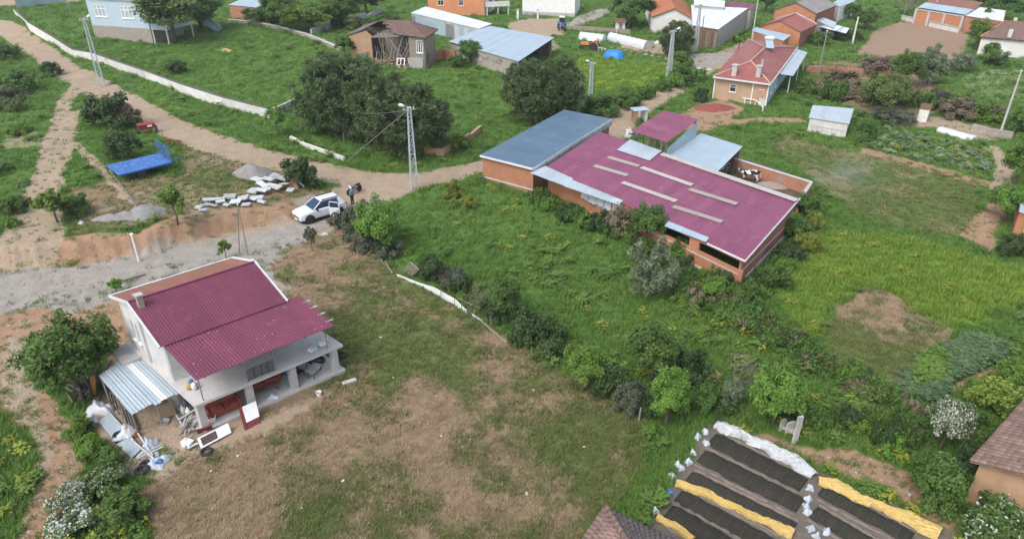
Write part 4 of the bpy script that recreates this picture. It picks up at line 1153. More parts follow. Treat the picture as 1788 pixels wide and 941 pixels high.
    for k in range(2):
        f = MB().box(b + Vector((1.2 + k * 1.4, 4.0, 3.2)), (.7, .1, 2.2), .3).build('door', 'brown_glass', p)
    deck(p, [x + Vector((0, 0, h + .1)) for x in cc], .15, 'red_roof', 'roof_slope')
    foot(cc)
    # white building at the top
    a, b = P(912, 26), P(1003, 30)
    p = thing('house', 'plain white rendered building with square gate posts in front', 'building', (a + b) / 2)
    cc = [a, b, b + Vector((2, 10, 0)), a + Vector((2, 10, 0))]
    shell(p, cc, -.3, [4.6] * 4, 'white_panel', ops=((), [(2, 3.2, 1, 2.2)], (), ()))
    window(p, cc[1], cc[2], 2.2, 3.4, 1, 2.2)
    deck(p, [x + Vector((0, 0, 4.7)) for x in cc], .1, 'white_metal', 'roof_slope')
    MB().box((a + b) / 2 + Vector((0, -.05, .3)), ((b - a).length, .12, .9), math.atan2((b - a).y, (b - a).x)).build('plinth', 'pale_concrete', p)
    for px, lab in ((904, 'square white gate post beside the tan yard, next to the orange house'), (939, 'square white gate post in front of the white rendered building')):
        b = T(px, 34); g = thing('gate_post', lab, 'gate post', b)
        MB().box(b + Vector((0, 0, .9)), (.45, .45, 2.0)).build('shaft', 'white_wash', g)
        MB().box(b + Vector((0, 0, 1.96)), (.6, .6, .12)).build('cap', 'pale_concrete', g)
    g = thing('yard_gate', 'thin grey metal gate between the white gate posts', 'gate', T(921, 34))
    a, b = T(907, 34), T(936, 34)
    for k in range(11): x = a.lerp(b, (k + .5) / 11); MB().bar(x, x + Vector((0, 0, 1.3)), .05).build('bar', 'grey_metal', g)
    for z in (.25, 1.25): MB().bar(a + Vector((.3, 0, z)), b + Vector((-.3, 0, z)), .06).build('rail', 'grey_metal', g)
    # privy hut and leaning board
    b = T(1083, 58); p = thing('privy', 'narrow whitewashed privy with a slatted door and brown roof', 'privy', b)
    MB().box(b + Vector((0, .7, .9)), (1.7, 1.4, 2.2)).build('wall', 'white_wash', p)
    for k in range(5): MB().box(b + Vector((-.3 + k * .15, -.03, .9)), (.11, .05, 1.8)).build('slat', 'grey_wood', p)
    deck(p, [b + Vector(x) for x in ((-1.1, -.4, 2.15), (1.1, -.4, 2.15), (1.1, 1.8, 2.5), (-1.1, 1.8, 2.5))], .08, 'rusty_iron', 'roof_slope')
    # brick shed top left
    a, b = T(402, 31), T(452, 36)
    q = [Vector((a.x, a.y, 4.1)), Vector((b.x, b.y, 4.1)), Vector((b.x + 1, b.y + 6, 4.4)), Vector((a.x + 1, a.y + 6, 4.4))]
    mono('brown shed with pale blue roof edge behind the stone lined path', q, 'skyblue_metal', 'brick_stained', 6, z0=1.)
    a, b = P(652, 12, 0), P(690, 6, 0)
    q = [Vector((a.x, a.y, 4)), Vector((b.x, b.y, 4)), Vector((b.x + 1, b.y + 7, 4.4)), Vector((a.x + 1, a.y + 7, 4.4))]
    p, c = mono('small white building half hidden by trees beside the orange house', q, 'grey_roof', 'white_wash', 5, name='outbuilding', cat='outbuilding')
    window(p, c[0], c[1], 1.2, 2.0, 1.2, 2.4, mat='grey_metal')
village()

def blue_house():
    b = T(268, 76); g = b.z
    h0 = ztop(b, 3)
    zb = ztop(b, 51); a = P(161, 44, zb); a.z = g
    d = Vector((-(b - a).y, (b - a).x, 0)).normalized() * 8
    c = [a, b, b + d, a + d]
    p = thing('house', 'light blue painted house with white barred windows on a rough stone base', 'house', b)
    L = (V2(b) - V2(a)).length
    def srow(px): return sproj(a, b, px, 60, zb)
    za, zc = ztop(b, 30), ztop(b, 8)
    ops = [(L * .10, L * .10 + 2.6, zb + 1.5, zb + 3.6), (L * .56, L * .56 + 2.6, zb + 1.5, zb + 3.6)]
    shell(p, c, zb, [h0] * 4, 'light_blue_paint', ops=(ops, (), (), ()))
    for o in ops: window(p, a, b, *o, mull=2, rail=1, fr=.16, glass='pale_metal')
    cs = [Vector(x) for x in c]
    m = sum(cs, Vector((0, 0, 0))) / 4
    shell(p, [x + (x - m).normalized() * .06 for x in cs], g - .6, [zb - .003] * 4, 'stone', .3)
    ov = [x + (x - m).normalized() * .5 for x in cs]
    deck(p, [x * Vector((1, 1, 0)) if False else Vector((x.x, x.y, h0 + .12)) for x in ov], .12, 'white_metal', 'roof_edge')
    r = Vector((m.x, m.y, h0 + 1.6)); ux = (b - a).normalized() * L * .25
    e = [Vector((x.x, x.y, h0 + .13)) for x in ov]
    for k, pts in enumerate(([e[0], e[1], r + ux, r - ux], [e[1], e[2], r + ux], [e[2], e[3], r - ux, r + ux], [e[3], e[0], r - ux])):
        deck(p, pts, .05, 'red_roof', 'roof_slope')
    # balcony at the right end, and the outside stair
    u = (b - a).normalized()
    bl = [b + u * .25, b + u * 3.6, b + u * 3.6 + d * .8, b + u * .25 + d * .8]
    MB().hexa([Vector((x.x, x.y, zb - .1)) for x in bl], [Vector((x.x, x.y, zb + .12)) for x in bl]).build('balcony_slab', 'pale_concrete', p)
    wall(MB(), bl[0], bl[1], zb + .125, zb + 1.1, .15).build('balcony_parapet', 'light_blue_paint', p)
    a2, b2 = inset(bl[1], bl[2], .16); wall(MB(), bl[1] + (bl[2] - bl[1]).normalized() * .16, bl[2], zb + .125, zb + 1.1, .15).build('balcony_parapet', 'light_blue_paint', p)
    for x in (bl[0] + u * .2, bl[1] - u * .2, bl[2] - u * .2):
        MB().tube([(x.x, x.y, g - .5), (x.x, x.y, zb - .1)], .14, 8).build('pillar', 'white_wash', p)
        MB().tube([(x.x, x.y, zb + 1.1), (x.x, x.y, h0)], .06, 8).build('post', 'white_wash', p)
    t0, t1 = T(345, 52), T(378, 56)
    s0 = Vector((t0.x, t0.y, zb + 1.0)); s1 = Vector((t1.x, t1.y, g + .9))
    for dd in (Vector((0, 0, 0)), Vector((.4, 1.3, 0))):
        MB().hexa([s0 + dd - Vector((0, 0, 1.0)), s1 + dd - Vector((0, 0, 1.0)), s1 + dd + Vector((.05, .12, -1.0)), s0 + dd + Vector((.05, .12, -1.0))], [s0 + dd, s1 + dd, s1 + dd + Vector((.05, .12, 0)), s0 + dd + Vector((.05, .12, 0))]).build('stair_parapet', 'light_blue_paint', p)
    for k in range(8):
        x = s0.lerp(s1, (k + .5) / 8) + Vector((.25, .7, -.9)); MB().box(x, (.5, 1.15, .18), 0).build('step', 'concrete', p)
    MB().hexa([bl[1] + Vector((0, .1, zb - .1 - bl[1].z)), Vector((s0.x, s0.y, zb - .1)), Vector((s0.x + .4, s0.y + 1.4, zb - .1)), bl[1] + Vector((.4, 1.5, zb - .1 - bl[1].z))],
              [bl[1] + Vector((0, .1, zb + .1 - bl[1].z)), Vector((s0.x, s0.y, zb + .1)), Vector((s0.x + .4, s0.y + 1.4, zb + .1)), bl[1] + Vector((.4, 1.5, zb + .1 - bl[1].z))]).build('landing', 'pale_concrete', p)
    # corrugated blue fence to the left of it
    f = thing('sheet_fence', 'fence of bluish white metal sheets behind the grassy garden', 'fence', T(80, 15))
    pts = [(30, 16), (75, 9), (118, 3)]
    for i, (a_, b_) in enumerate(zip(pts[:-1], pts[1:])):
        x, y = T(*a_), T(*b_); n = 6
        sheets(f, [x, y, y + Vector((0, 0, 1.9)), x + Vector((0, 0, 1.9))], n, 3, 'skyblue_metal', name='fence_sheet', mats=['skyblue_metal', 'pale_metal', 'light_blue_paint'])
blue_house()

def ruin():
    a = T(613, 99); b = T(743, 122); r = T(758, 110)
    ze = ztop(b, 67); 
    d = r - b; d.z = 0; c = [a, b, b + d * 1.25, a + d * 1.25]
    p = thing('ruined_house', 'collapsed adobe house with torn open front and half fallen tile roof', 'house', (a + b) / 2)
    foot(c); u = (V2(b) - V2(a)); L = u.length
    wall(MB(), a, along(a, b, L * .30, 0), -.3, ze * .92, .4).build('wall', 'adobe', p)
    mb = MB(); gable(mb, a, along(a, b, L * .32, 0), ze * .92, ze * 1.12, .4, .7).build('gable', 'adobe', p)
    wall(MB(), along(a, b, L * .80, 0), b, -.3, ze, .3, [(L * .20 - 1.4, L * .20 - .3, ze * .52, ze * .92)]).build('wall', 'mud_plaster', p)
    window(p, a, b, L - 1.4, L - .3, ze * .52, ze * .92, mull=2, rail=0, fr=.12)
    MB().box(along(a, b, L * .88, .75, .12), (L * .2, .2, 2.0), math.atan2(u.y, u.x)).build('lower_wall', 'grey_plaster', p)
    a2, b2 = inset(b, c[2], .31); wall(MB(), a2, b2, -.3, ze, .3, [(1.0, 2.2, .2, 2.2)]).build('wall', 'mud_plaster', p)
    wall(MB(), c[2], c[3], -.3, ze, .3).build('wall', 'mud_plaster', p)
    a2, b2 = inset(c[3], c[0], .41); wall(MB(), a2, b2, -.3, ze * .92, .3).build('wall', 'adobe', p)
    wall(MB(), along(a, b, L * .36, 0, -3.4), along(a, b, L * .80, 0, -3.4), -.3, ze * .8, .25).build('inner_wall', 'mud_plaster', p)
    # hip roof over the right half, broken edge towards the left
    e = [along(a, b, L * .66, ze + .35, .3), along(a, b, L + .5, ze + .05, .5), Vector((c[2].x, c[2].y, ze + .05)) + Vector((.6, .3, 0)), Vector((c[3].x, c[3].y, ze + .05)) + Vector((-.2, .4, 0))]
    mid = (V2(b) + V2(c[2])) / 2; ml = (V2(a) + V2(c[3])) / 2
    r1 = Vector((*(mid + (ml - mid) * .25), ze + 1.9)); r0 = Vector((*(mid + (ml - mid) * .62), ze + 1.75))
    tiles(p, [along(a, b, L * .40, ze + .45, .2), e[1], r1, r0], 36, 15, 'brown_tile', 0, seed=9, jit=.16, shape=lambda u, v: u > .34 * (1 - v) ** .8 + .06 * math.sin(v * 23) + .05 * math.sin(v * 51))
    tiles(p, [e[1], e[2], r1 + Vector((.02, 0, 0)), r1], 20, 15, 'brown_tile', 0, seed=10, jit=.1)
    tiles(p, [e[2], e[3], r0, r1], 34, 14, 'brown_tile', 0, seed=11, jit=.1)
    lf = [along(a, b, -.4, ze * .95, .2), along(a, b, L * .2, ze * 1.14, .1)]
    rs = random.Random(12)
    MB().hexa([lf[0], along(a, b, -.3, ze * 1.0, -6), r0 - Vector((.6, 0, .2)), lf[1]], [x + Vector((0, 0, .15)) for x in (lf[0], along(a, b, -.3, ze * 1.0, -6), r0 - Vector((.6, 0, .2)), lf[1])]).build('roof_edge', 'grey_tile', p)
    for k in range(38):      # rafters and studs, leaning and broken
        s = L * rs.uniform(.32, .80); o = rs.uniform(-2.4, .3)
        x = along(a, b, s, rs.uniform(.2, 1.2), o); y = along(a, b, s + rs.uniform(-2.6, 2.6), rs.uniform(1.4, ze + .3), -abs(o) - rs.uniform(.1, 1.2))
        MB().bar(x, y, rs.uniform(.11, .2), rs.uniform(.11, .18)).build('beam', rs.choice(['grey_wood', 'grey_wood', 'wood']), p)
    for k in range(5):
        MB().bar(along(a, b, L * (.30 + k * .02), ze * (.93 + .03 * k), -k * .6), along(a, b, L * .70, ze * (1.02 + .02 * k), -k * .5), .14, .16).build('beam', 'grey_wood', p)
    rp = thing('rubble_heap', 'heap of fallen adobe, tiles and laths in front of the collapsed house', 'rubble', along(a, b, L * .5, 0, .8))
    for k in range(120):
        s = L * min(max(rs.gauss(.52, .14), .32), .79); o = rs.uniform(-1.8, 1.9); z = max(.05, 1.5 - abs(o - .0) * .6) * rs.uniform(.3, 1)
        MB().box(along(a, b, s, z, o), (rs.uniform(.3, 1.1), rs.uniform(.15, .5), rs.uniform(.1, .35)), m=Matrix.Rotation(rs.uniform(0, 6), 3, 'Z') @ Matrix.Rotation(rs.uniform(-.5, .5), 3, 'X')).build('rubble_piece', rs.choice(['rubble', 'rubble', 'brown_tile', 'adobe', 'rusty_iron']), rp)
    wf = thing('window_frame', 'fallen white window frame lying on the rubble of collapsed house', 'window', along(a, b, L * .70, .9, .6))
    c0 = along(a, b, L * .70, 1.15, .7)
    M = Matrix.Rotation(math.atan2(u.y, u.x) + .15, 3, 'Z') @ Matrix.Rotation(-.5, 3, 'X')
    for x, z, sx, sz in ((0, .55, 1.3, .12), (0, -.55, 1.3, .12), (-.6, 0, .12, 1.0), (.6, 0, .12, 1.0), (0, 0, .1, 1.0)):
        MB().box(c0 + M @ Vector((x, 0, z)), (sx, .08, sz), m=M).build('frame_bar', 'white_panel', wf)
ruin()

# ------------------------------------------------------------------ tile roofed farm buildings at the near edge
def near_tile_roofs():
    z = 2.7
    a, b = P(1694, 805, z), P(1796, 690, z + .0)
    lft = (b - a); lft.z = 0
    rgt = Vector((lft.y, -lft.x, 0)).normalized() * 3.2
    p = thing('adobe_barn', 'adobe walled barn with weathered purple brown tile roof beside flowering bushes', 'barn', Vector((a.x, a.y, 0)))
    lft = lft.normalized() * 9
    rise = Vector((0, 0, 1.15))
    tiles(p, [a + lft, a, a + rgt + rise, a + lft + rgt + rise], 30, 10, 'brown_tile', 300, seed=20, jit=.04)
    tiles(p, [a + rgt * 2, a + lft + rgt * 2, a + lft + rgt + rise, a + rgt + rise], 30, 10, 'brown_tile', 0, seed=21, jit=.04)
    for k in range(22):
        x = a + rgt + rise + lft * (k / 22) + Vector((0, 0, .12)); y = a + rgt + rise + lft * ((k + 1.1) / 22) + Vector((0, 0, .10))
        MB().tube([x, y], [.17, .14], 8).build('ridge_tile', 'orange_tile', p, smooth=True)
    ins = .35; A = a + rgt.normalized() * ins + lft.normalized() * ins; B = A + rgt * 1.78
    C = B + lft * .92; D = A + lft * .92
    shell(p, [A, B, C, D], -.5, [z + .03] * 4, 'adobe', .3)
    gable(MB(), A, B, z + .03, z + 1.05, .3).build('gable', 'adobe', p)
    z = 2.9
    k0 = P(1058, 887, z)
    dl = (P(1018, 945, z) - k0); dl.z = 0; dl = dl.normalized() * 9
    dr = (P(1206, 941, z) - k0); dr.z = 0; dr = dr.normalized() * 8
    # make it a rectangle
    dr = Vector((-dl.y, dl.x, 0)).normalized() * 8
    p = thing('tiled_shed', 'shed with hipped red brown and grey tile roof beside the seedbeds', 'shed', Vector((k0.x, k0.y, 0)))
    mid = k0 + (dl.normalized() + dr.normalized()) * 4 + Vector((0, 0, 1.7)); far = mid + dl * .2
    tiles(p, [k0 + dr, k0, mid, mid + Vector((.01, .01, 0))], 30, 16, 'grey_tile', 300, seed=30, shape=lambda u, v: True)
    tiles(p, [k0, k0 + dl, far, mid], 32, 14, 'brown_tile', 300, seed=31, shape=lambda u, v: True)
    deck(p, [k0 + dr, k0 + dl + dr, far, mid], .05, 'brown_tile', 'roof_slope')
    deck(p, [k0 + dl, k0 + dl + dr, far], .05, 'brown_tile', 'roof_slope')
    deck(p, [x - Vector((0, 0, .06)) for x in (k0, k0 + dl, k0 + dl + dr, k0 + dr)], .06)
    hip = mid - k0
    for k in range(14):
        MB().tube([k0 + hip * (k / 14) + Vector((0, 0, .12)), k0 + hip * ((k + 1.1) / 14) + Vector((0, 0, .1))], [.13, .11], 8).build('ridge_tile', 'brown_tile', p, smooth=True)
    A = k0 + (dl.normalized() + dr.normalized()) * .35
    B = A + dl * .93; C = B + dr * .92; D = A + dr * .92
    shell(p, [A, B, C, D], -.4, [z - .13] * 4, 'adobe', .25)
near_tile_roofs()

# ------------------------------------------------------------------ garden walls
def wall_run(name, label, pts, h, th, mat, cap=None, cat='wall', capmat='dark_metal', zj=0.):
    w_ = [T(*x) for x in pts]
    p = thing(name, label, cat, w_[0]); rs = random.Random(len(pts))
    for a, b in zip(w_[:-1], w_[1:]):
        za, zb_ = a.z + h + rs.uniform(-zj, zj), b.z + h + rs.uniform(-zj, zj)
        wall(MB(), a, b, min(a.z, b.z) - .4, za, th, (), zb_).build('wall_section', mat, p)
        if cap:
            n = Vector((-(b - a).y, (b - a).x, 0)).normalized() * th / 2
            MB().bar(Vector((a.x, a.y, za + cap / 2)) + n, Vector((b.x, b.y, zb_ + cap / 2)) + n, th * 1.25, cap).build('coping', capmat, p)
    return p
pm('wall_cap', (.13, .125, .12), rough=.95, scale=3)
wall_run('garden_wall', 'long white rendered wall with dark coping along the dirt road', [(26, 27), (52, 52), (95, 78), (130, 101), (165, 107), (205, 122), (260, 141), (320, 164), (390, 187), (470, 208)], 1.25, .25, 'white_wash', .09, capmat='wall_cap')
wall_run('garden_wall', 'short unpainted grey wall at the corner of the white garden wall', [(472, 208), (500, 196), (535, 178)], 1.0, .25, 'concrete', .08, capmat='concrete')
wall_run('garden_wall', 'low stone lined edge between the meadow and the bushes', [(398, 40), (450, 45), (490, 52), (535, 66), (565, 78), (592, 90)], .5, .45, 'stone', .1, capmat='pale_concrete', zj=.1)
wall_run('garden_wall', 'old grey leaning wall under trees beside the collapsed house', [(545, 62), (575, 52), (600, 45), (640, 34), (668, 22)], 1.0, .3, 'grey_plaster', zj=.3)
wall_run('kerb_wall', 'thin broken white kerb line in the verge grass', [(506, 244), (530, 256), (565, 268), (600, 281)], .38, .3, 'white_wash')
wall_run('garden_wall', 'curved low adobe wall in the grass behind the lattice pylon', [(742, 270), (775, 274), (800, 260), (822, 246), (842, 230)], .8, .35, 'adobe', zj=.12)
wall_run('garden_wall', 'brick and adobe wall stub beside the collapsed house', [(757, 108), (775, 104), (795, 108)], 1.7, .25, 'brick_stained', zj=.2)
wall_run('garden_wall', 'low fence wall behind the white plastic tunnels', [(985, 52), (1040, 55), (1100, 60)], .8, .2, 'mud_plaster', zj=.15)
wall_run('garden_wall', 'rough stone retaining wall below the slim pole', [(1695, 228), (1720, 236), (1765, 245)], .9, .4, 'stone', zj=.2)
wall_run('garden_wall', 'red brick garden wall behind bare shrubs', [(1408, 128), (1450, 126), (1500, 130), (1580, 136)], .9, .25, 'brick_stained', zj=.1)

# ------------------------------------------------------------------ small helpers for free-standing things
def part(mb, name, mat, root, smooth=False, bevel=0.):
    o = mb.build(name, mat, None, smooth, bevel); o.parent = root
    return o
def lthing(name, label, cat, loc, rz=0., group=None):
    o = thing(name, label, cat, loc, group); o.rotation_euler.z = rz
    return o
RX = Matrix.Rotation(R(90), 3, 'X'); RY = Matrix.Rotation(R(90), 3, 'Y')

def wheel(root, c, r, wd, rim='rim', axis='Y'):
    M = RX if axis == 'Y' else RY
    t = part(MB().lathe(c, [(r * .62, -wd / 2), (r * .93, -wd / 2), (r, -wd * .32), (r, wd * .32), (r * .93, wd / 2), (r * .62, wd / 2)], 20, m=M), 'wheel', 'tyre', root, smooth=False)
    part(MB().lathe(c, [(r * .2, -wd * .42), (r * .63, -wd * .36), (r * .63, wd * .36), (r * .2, wd * .42)], 14, m=M), 'rim', rim, t)
    return t

def car():
    f = P(543, 389); b = P(590, 375); d = (f - b).normalized(); rz = math.atan2(d.y, d.x)
    c = (f + b) / 2 + Vector((-d.y, d.x, 0)) * -.80
    c.z = float(hz(c.x, c.y)) - .02
    g = lthing('car', 'white sport utility car parked on the dirt road with a rear door open', 'car', c, rz)
    # local: x forward, y left (towards the viewer side is +y? the open door is on the car's left)
    def loft(secs):
        mb = MB(); n = len(secs[0])
        for s in secs: mb.v += [tuple(p) for p in s]
        for i in range(len(secs) - 1):
            for k in range(n):
                a = i * n + k; b2 = i * n + (k + 1) % n; mb.f.append((a, a + n, b2 + n, b2))
        mb.f.append(tuple(range(n))); mb.f.append(tuple(range((len(secs) - 1) * n, len(secs) * n))[::-1])
        return mb
    def sec(x, hw, z0, z1, rr=.1):
        return [(x, -hw + .08, z0), (x, -hw, z0 + .16), (x, -hw - .015, (z0 + z1) / 2), (x, -hw + .02, z1 - rr), (x, -hw + .16, z1), (x, hw - .16, z1), (x, hw - .02, z1 - rr), (x, hw + .015, (z0 + z1) / 2), (x, hw, z0 + .16), (x, hw - .08, z0)]
    body = loft([sec(2.22, .70, .42, .78), sec(2.12, .82, .30, .92), (sec(1.85, .90, .26, 1.0)), sec(1.2, .92, .26, 1.07), sec(.7, .92, .26, 1.10), sec(-.6, .925, .26, 1.10), sec(-1.6, .92, .28, 1.13), sec(-2.05, .88, .34, 1.14), sec(-2.25, .78, .45, 1.05)])
    g.scale = (1.06, 1.06, 1.1)
    bo = part(body, 'body', 'car_paint', g, smooth=False, bevel=.03)
    part(loft([sec(2.16, .835, .25, .46), sec(1.9, .925, .22, .45), sec(-1.9, .935, .22, .45), sec(-2.2, .86, .25, .52)]), 'sill_cladding', 'black_plastic', g)
    # cabin
    zb, zt = 1.08, 1.60
    lo = [(.95, -.80, zb), (.95, .80, zb), (-2.05, .82, zb), (-2.05, -.82, zb)]
    hi = [(.12, -.62, zt), (.12, .62, zt), (-1.72, .62, zt - .02), (-1.72, -.62, zt - .02)]
    part(MB().hexa(lo[::-1], hi[::-1]), 'cabin', 'car_glass', g)
    def lerp3(a, b2, t): return Vector(a).lerp(Vector(b2), t)
    part(MB().hexa([(.16, -.635, zt - .045), (.16, .635, zt - .045), (-1.80, .64, zt - .065), (-1.80, -.64, zt - .065)], [(.02, -.56, zt + .045), (.02, .56, zt + .045), (-1.66, .56, zt + .03), (-1.66, -.56, zt + .03)]), 'roof', 'car_paint', g, bevel=.03)
    for s in (-1, 1):
        for (xl, xh) in ((.95, .12), (-.42, -.5), (-2.05, -1.72)):
            part(MB().bar((xl, s * .815, zb - .01), (xh, s * .63, zt - .02), .09, .05), 'pillar', 'car_paint' if xl != -.42 else 'black_plastic', g)
        part(MB().hexa([(-1.5, s * .822, zb), (-2.07, s * .822, zb), (-2.07, s * .80, zb), (-1.5, s * .80, zb)], [(-1.42, s * .64, zt - .03), (-1.76, s * .64, zt - .03), (-1.76, s * .6, zt - .03), (-1.42, s * .6, zt - .03)]), 'quarter_panel', 'car_paint', g)
        part(MB().bar((-.05, s * .56, zt + .075), (-1.6, s * .56, zt + .065), .05, .05), 'roof_rail', 'dark_metal', g)
        part(MB().box((.62, s * .98, 1.08), (.14, .22, .15)), 'mirror', 'black_plastic', g, bevel=.03)
        part(MB().box((2.08, s * .62, .80), (.22, .34, .13)), 'headlight', 'lamp_glass', g, bevel=.03)
        part(MB().box((-2.2, s * .70, .93), (.12, .26, .18)), 'tail_light', 'red_paint', g, bevel=.02)
        for x in (1.38, -1.38):
            part(MB().lathe((x, s * .88, .38), [(.455, -.07), (.455, .068)], 20, m=RX), 'wheel_arch', 'black_plastic', g)
            wheel(g, (x, s * .87, .365), .365, .24)
    part(MB().box((2.2, 0, .60), (.08, 1.1, .16)), 'grille', 'black_plastic', g, bevel=.02)
    part(MB().box((2.245, 0, .42), (.02, .5, .11)), 'number_plate', 'white_panel', g)
    # open rear left door, hinged at the middle pillar
    M = Matrix.Rotation(R(-52), 3, 'Z'); h = Vector((-.42, .95, .70))
    dr = part(MB().box(h + M @ Vector((-.52, 0, 0)), (1.0, .08, .72), m=M), 'door', 'car_paint', g, bevel=.03)
    fr = MB()
    for a, b2 in (((-.04, 0, .36), (-.08, -.1, .82)), ((-.08, -.1, .82), (-.85, -.1, .80)), ((-.85, -.1, .80), (-1.0, 0, .36))): fr.bar(h + M @ Vector(a), h + M @ Vector(b2), .06)
    part(fr, 'door_frame', 'car_paint', dr)
    part(MB().bar(h + M @ Vector((-.5, 0, .36)), h + M @ Vector((-.48, -.09, .80)), .8, .015, up=tuple(M @ Vector((0, 1, 0)))), 'pane', 'car_glass', dr)
    part(MB().box(h + M @ Vector((-.85, .055, .12)), (.18, .04, .05), m=M), 'handle', 'black_plastic', dr)
    part(MB().box((-.92, .80, .72), (.9, .02, .7)), 'door_opening', 'black_plastic', g)
car()

def motorbike():
    a, b = T(609, 341), T(629, 334)
    d = (a - b); rz = math.atan2(d.y, d.x); c = (a + b) / 2; c.z = float(hz(c.x, c.y))
    g = lthing('motorbike', 'dark motorbike standing on the dirt behind the white car', 'motorbike', c, rz)
    for x in (.66, -.66):
        wheel(g, (x, 0, .31), .31, .12)
    part(MB().tube([(.66, 0, .31), (.42, 0, .95)], .04, 8), 'fork', 'rim', g)
    part(MB().lathe((.1, 0, .80), [(.05, -.30), (.15, -.2), (.17, .05), (.1, .28)], 10, m=RY), 'tank', 'grey_metal', g, smooth=True)
    part(MB().box((-.42, 0, .80), (.75, .26, .12)), 'seat', 'black_plastic', g, bevel=.04)
    part(MB().box((0, 0, .45), (.5, .26, .36)), 'engine', 'grey_metal', g, bevel=.04)
    fr = MB().tube([(.40, 0, .85), (.0, 0, .62), (-.66, 0, .35)], .035, 8); fr.tube([(.36, 0, .8), (.1, 0, .3), (-.4, 0, .35), (-.5, 0, .75)], .03, 8)
    part(fr, 'frame', 'dark_metal', g)
    part(MB().tube([(.35, -.38, 1.02), (.42, -.1, 1.0), (.42, .1, 1.0), (.35, .38, 1.02)], .022, 7), 'handlebar', 'dark_metal', g)
    part(MB().lathe((.52, 0, .92), [(.1, -.06), (.1, .05)], 12, m=RY), 'headlamp', 'lamp_glass', g)
    part(MB().tube([(.1, -.14, .3), (-.8, -.17, .42)], [.04, .06], 8), 'exhaust', 'rim', g)
    part(MB().bar((.5, 0, .64), (.92, 0, .5), .16, .02), 'mudguard', 'black_plastic', g); part(MB().bar((-.45, 0, .7), (-1.0, 0, .55), .16, .02), 'mudguard', 'black_plastic', g)
    part(MB().tube([(0, .12, .35), (-.05, .3, .0)], .018, 6), 'kick_stand', 'dark_metal', g)
motorbike()

def skin_body(name, joints, edges, mat, parent=None, sub=2, loc=(0, 0, 0), rz=0.):
    me = bpy.data.meshes.new(name); me.from_pydata([j[0] for j in joints], edges, [])
    o = bpy.data.objects.new(name, me); col.objects.link(o); me.materials.append(MAT(mat))
    m = o.modifiers.new('skin', 'SKIN'); m.use_smooth_shade = True
    for i, v in enumerate(me.skin_vertices[0].data):
        r = joints[i][1]; v.radius = r if isinstance(r, tuple) else (r, r); v.use_root = (i == 0)
    s = o.modifiers.new('sub', 'SUBSURF'); s.levels = sub; s.render_levels = sub
    if parent is not None: o.parent = parent
    o.location = loc; o.rotation_euler.z = rz
    return o

def person(label, base, rz, top, trousers, cap):
    """standing figure about 1.72 m, facing +x locally, arms slightly bent"""
    g = lthing('person', label, 'person', base, rz)
    J = [((0, 0, .95), (.115, .16)), ((0, 0, 1.15), (.105, .15)), ((0, 0, 1.38), (.12, .185)), ((.01, 0, 1.50), .06), ((.02, 0, 1.56), .062), ((.03, 0, 1.65), (.095, .08)), ((.02, 0, 1.73), .055),
         ((0, .10, .90), .095), ((.02, .11, .50), .062), ((.0, .12, .09), .043), ((.13, .14, .035), .035),
         ((0, -.10, .90), .095), ((.02, -.11, .50), .062), ((.0, -.12, .09), .043), ((.13, -.14, .035), .035),
         ((0, .21, 1.40), .062), ((-.03, .27, 1.13), .045), ((.10, .25, .90), .034), ((.15, .24, .83), .03),
         ((0, -.21, 1.40), .062), ((-.03, -.27, 1.13), .045), ((.10, -.25, .90), .034), ((.15, -.24, .83), .03)]
    E_ = [(0, 1), (1, 2), (2, 3), (3, 4), (4, 5), (5, 6), (0, 7), (7, 8), (8, 9), (9, 10), (0, 11), (11, 12), (12, 13), (13, 14), (2, 15), (15, 16), (16, 17), (17, 18), (2, 19), (19, 20), (20, 21), (21, 22)]
    skin_body('body', J, E_, 'skin', g)
    grow = lambda r, k: tuple(x + k for x in r) if isinstance(r, tuple) else r + k
    ji = [0, 1, 2, 3, 15, 16, 17, 19, 20, 21]
    JJ = [(J[i][0], grow(J[i][1], .018)) for i in ji]
    skin_body('jacket', JJ, [(0, 1), (1, 2), (2, 3), (2, 4), (4, 5), (5, 6), (2, 7), (7, 8), (8, 9)], top, g)
    ji = [0, 7, 8, 9, 11, 12, 13]
    skin_body('trousers', [(J[i][0], grow(J[i][1], .016)) for i in ji], [(0, 1), (1, 2), (2, 3), (0, 4), (4, 5), (5, 6)], trousers, g)
    for s in (1, -1):
        part(MB().box((.05, s * .13, .04), (.27, .1, .08)), 'shoe', 'dark_cloth', g, bevel=.02)
        hd = MB().tube([(.13, s * .245, .86), (.17, s * .24, .79)], [.03, .036], 7)
        for k in range(4): hd.tube([(.16 + .012 * k, s * (.215 + .016 * k), .79), (.185 + .006 * k, s * (.215 + .016 * k), .74), (.175, s * (.215 + .016 * k), .71 + .008 * k)], [.009, .009, .007], 5)
        hd.tube([(.15, s * .21, .82), (.19, s * .195, .78)], .009, 5)
        part(hd, 'hand', 'skin', g, smooth=True)
    part(MB().lathe((.02, 0, 1.69), [(.105, -.02), (.11, .03), (.085, .085), (.03, .11)], 14), 'cap', cap, g, smooth=True)
    part(MB().box((.12, 0, 1.685), (.1, .14, .012)), 'cap_brim', cap, g)
    part(MB().box((.128, 0, 1.625), (.03, .022, .045)), 'nose', 'skin', g, bevel=.008)
    for s in (1, -1): part(MB().box((.118, s * .034, 1.655), (.012, .02, .01)), 'eye', 'dark_cloth', g)
    return g
person('person in a blue jacket and white cap standing behind the grey bush', T(616, 357), R(150), 'blue_cloth', 'dark_cloth', 'white_cloth')
person('person in dark navy clothes standing in the cattle yard by the shed', T(1270, 309), R(-60), 'navy_cloth', 'navy_cloth', 'dark_cloth')

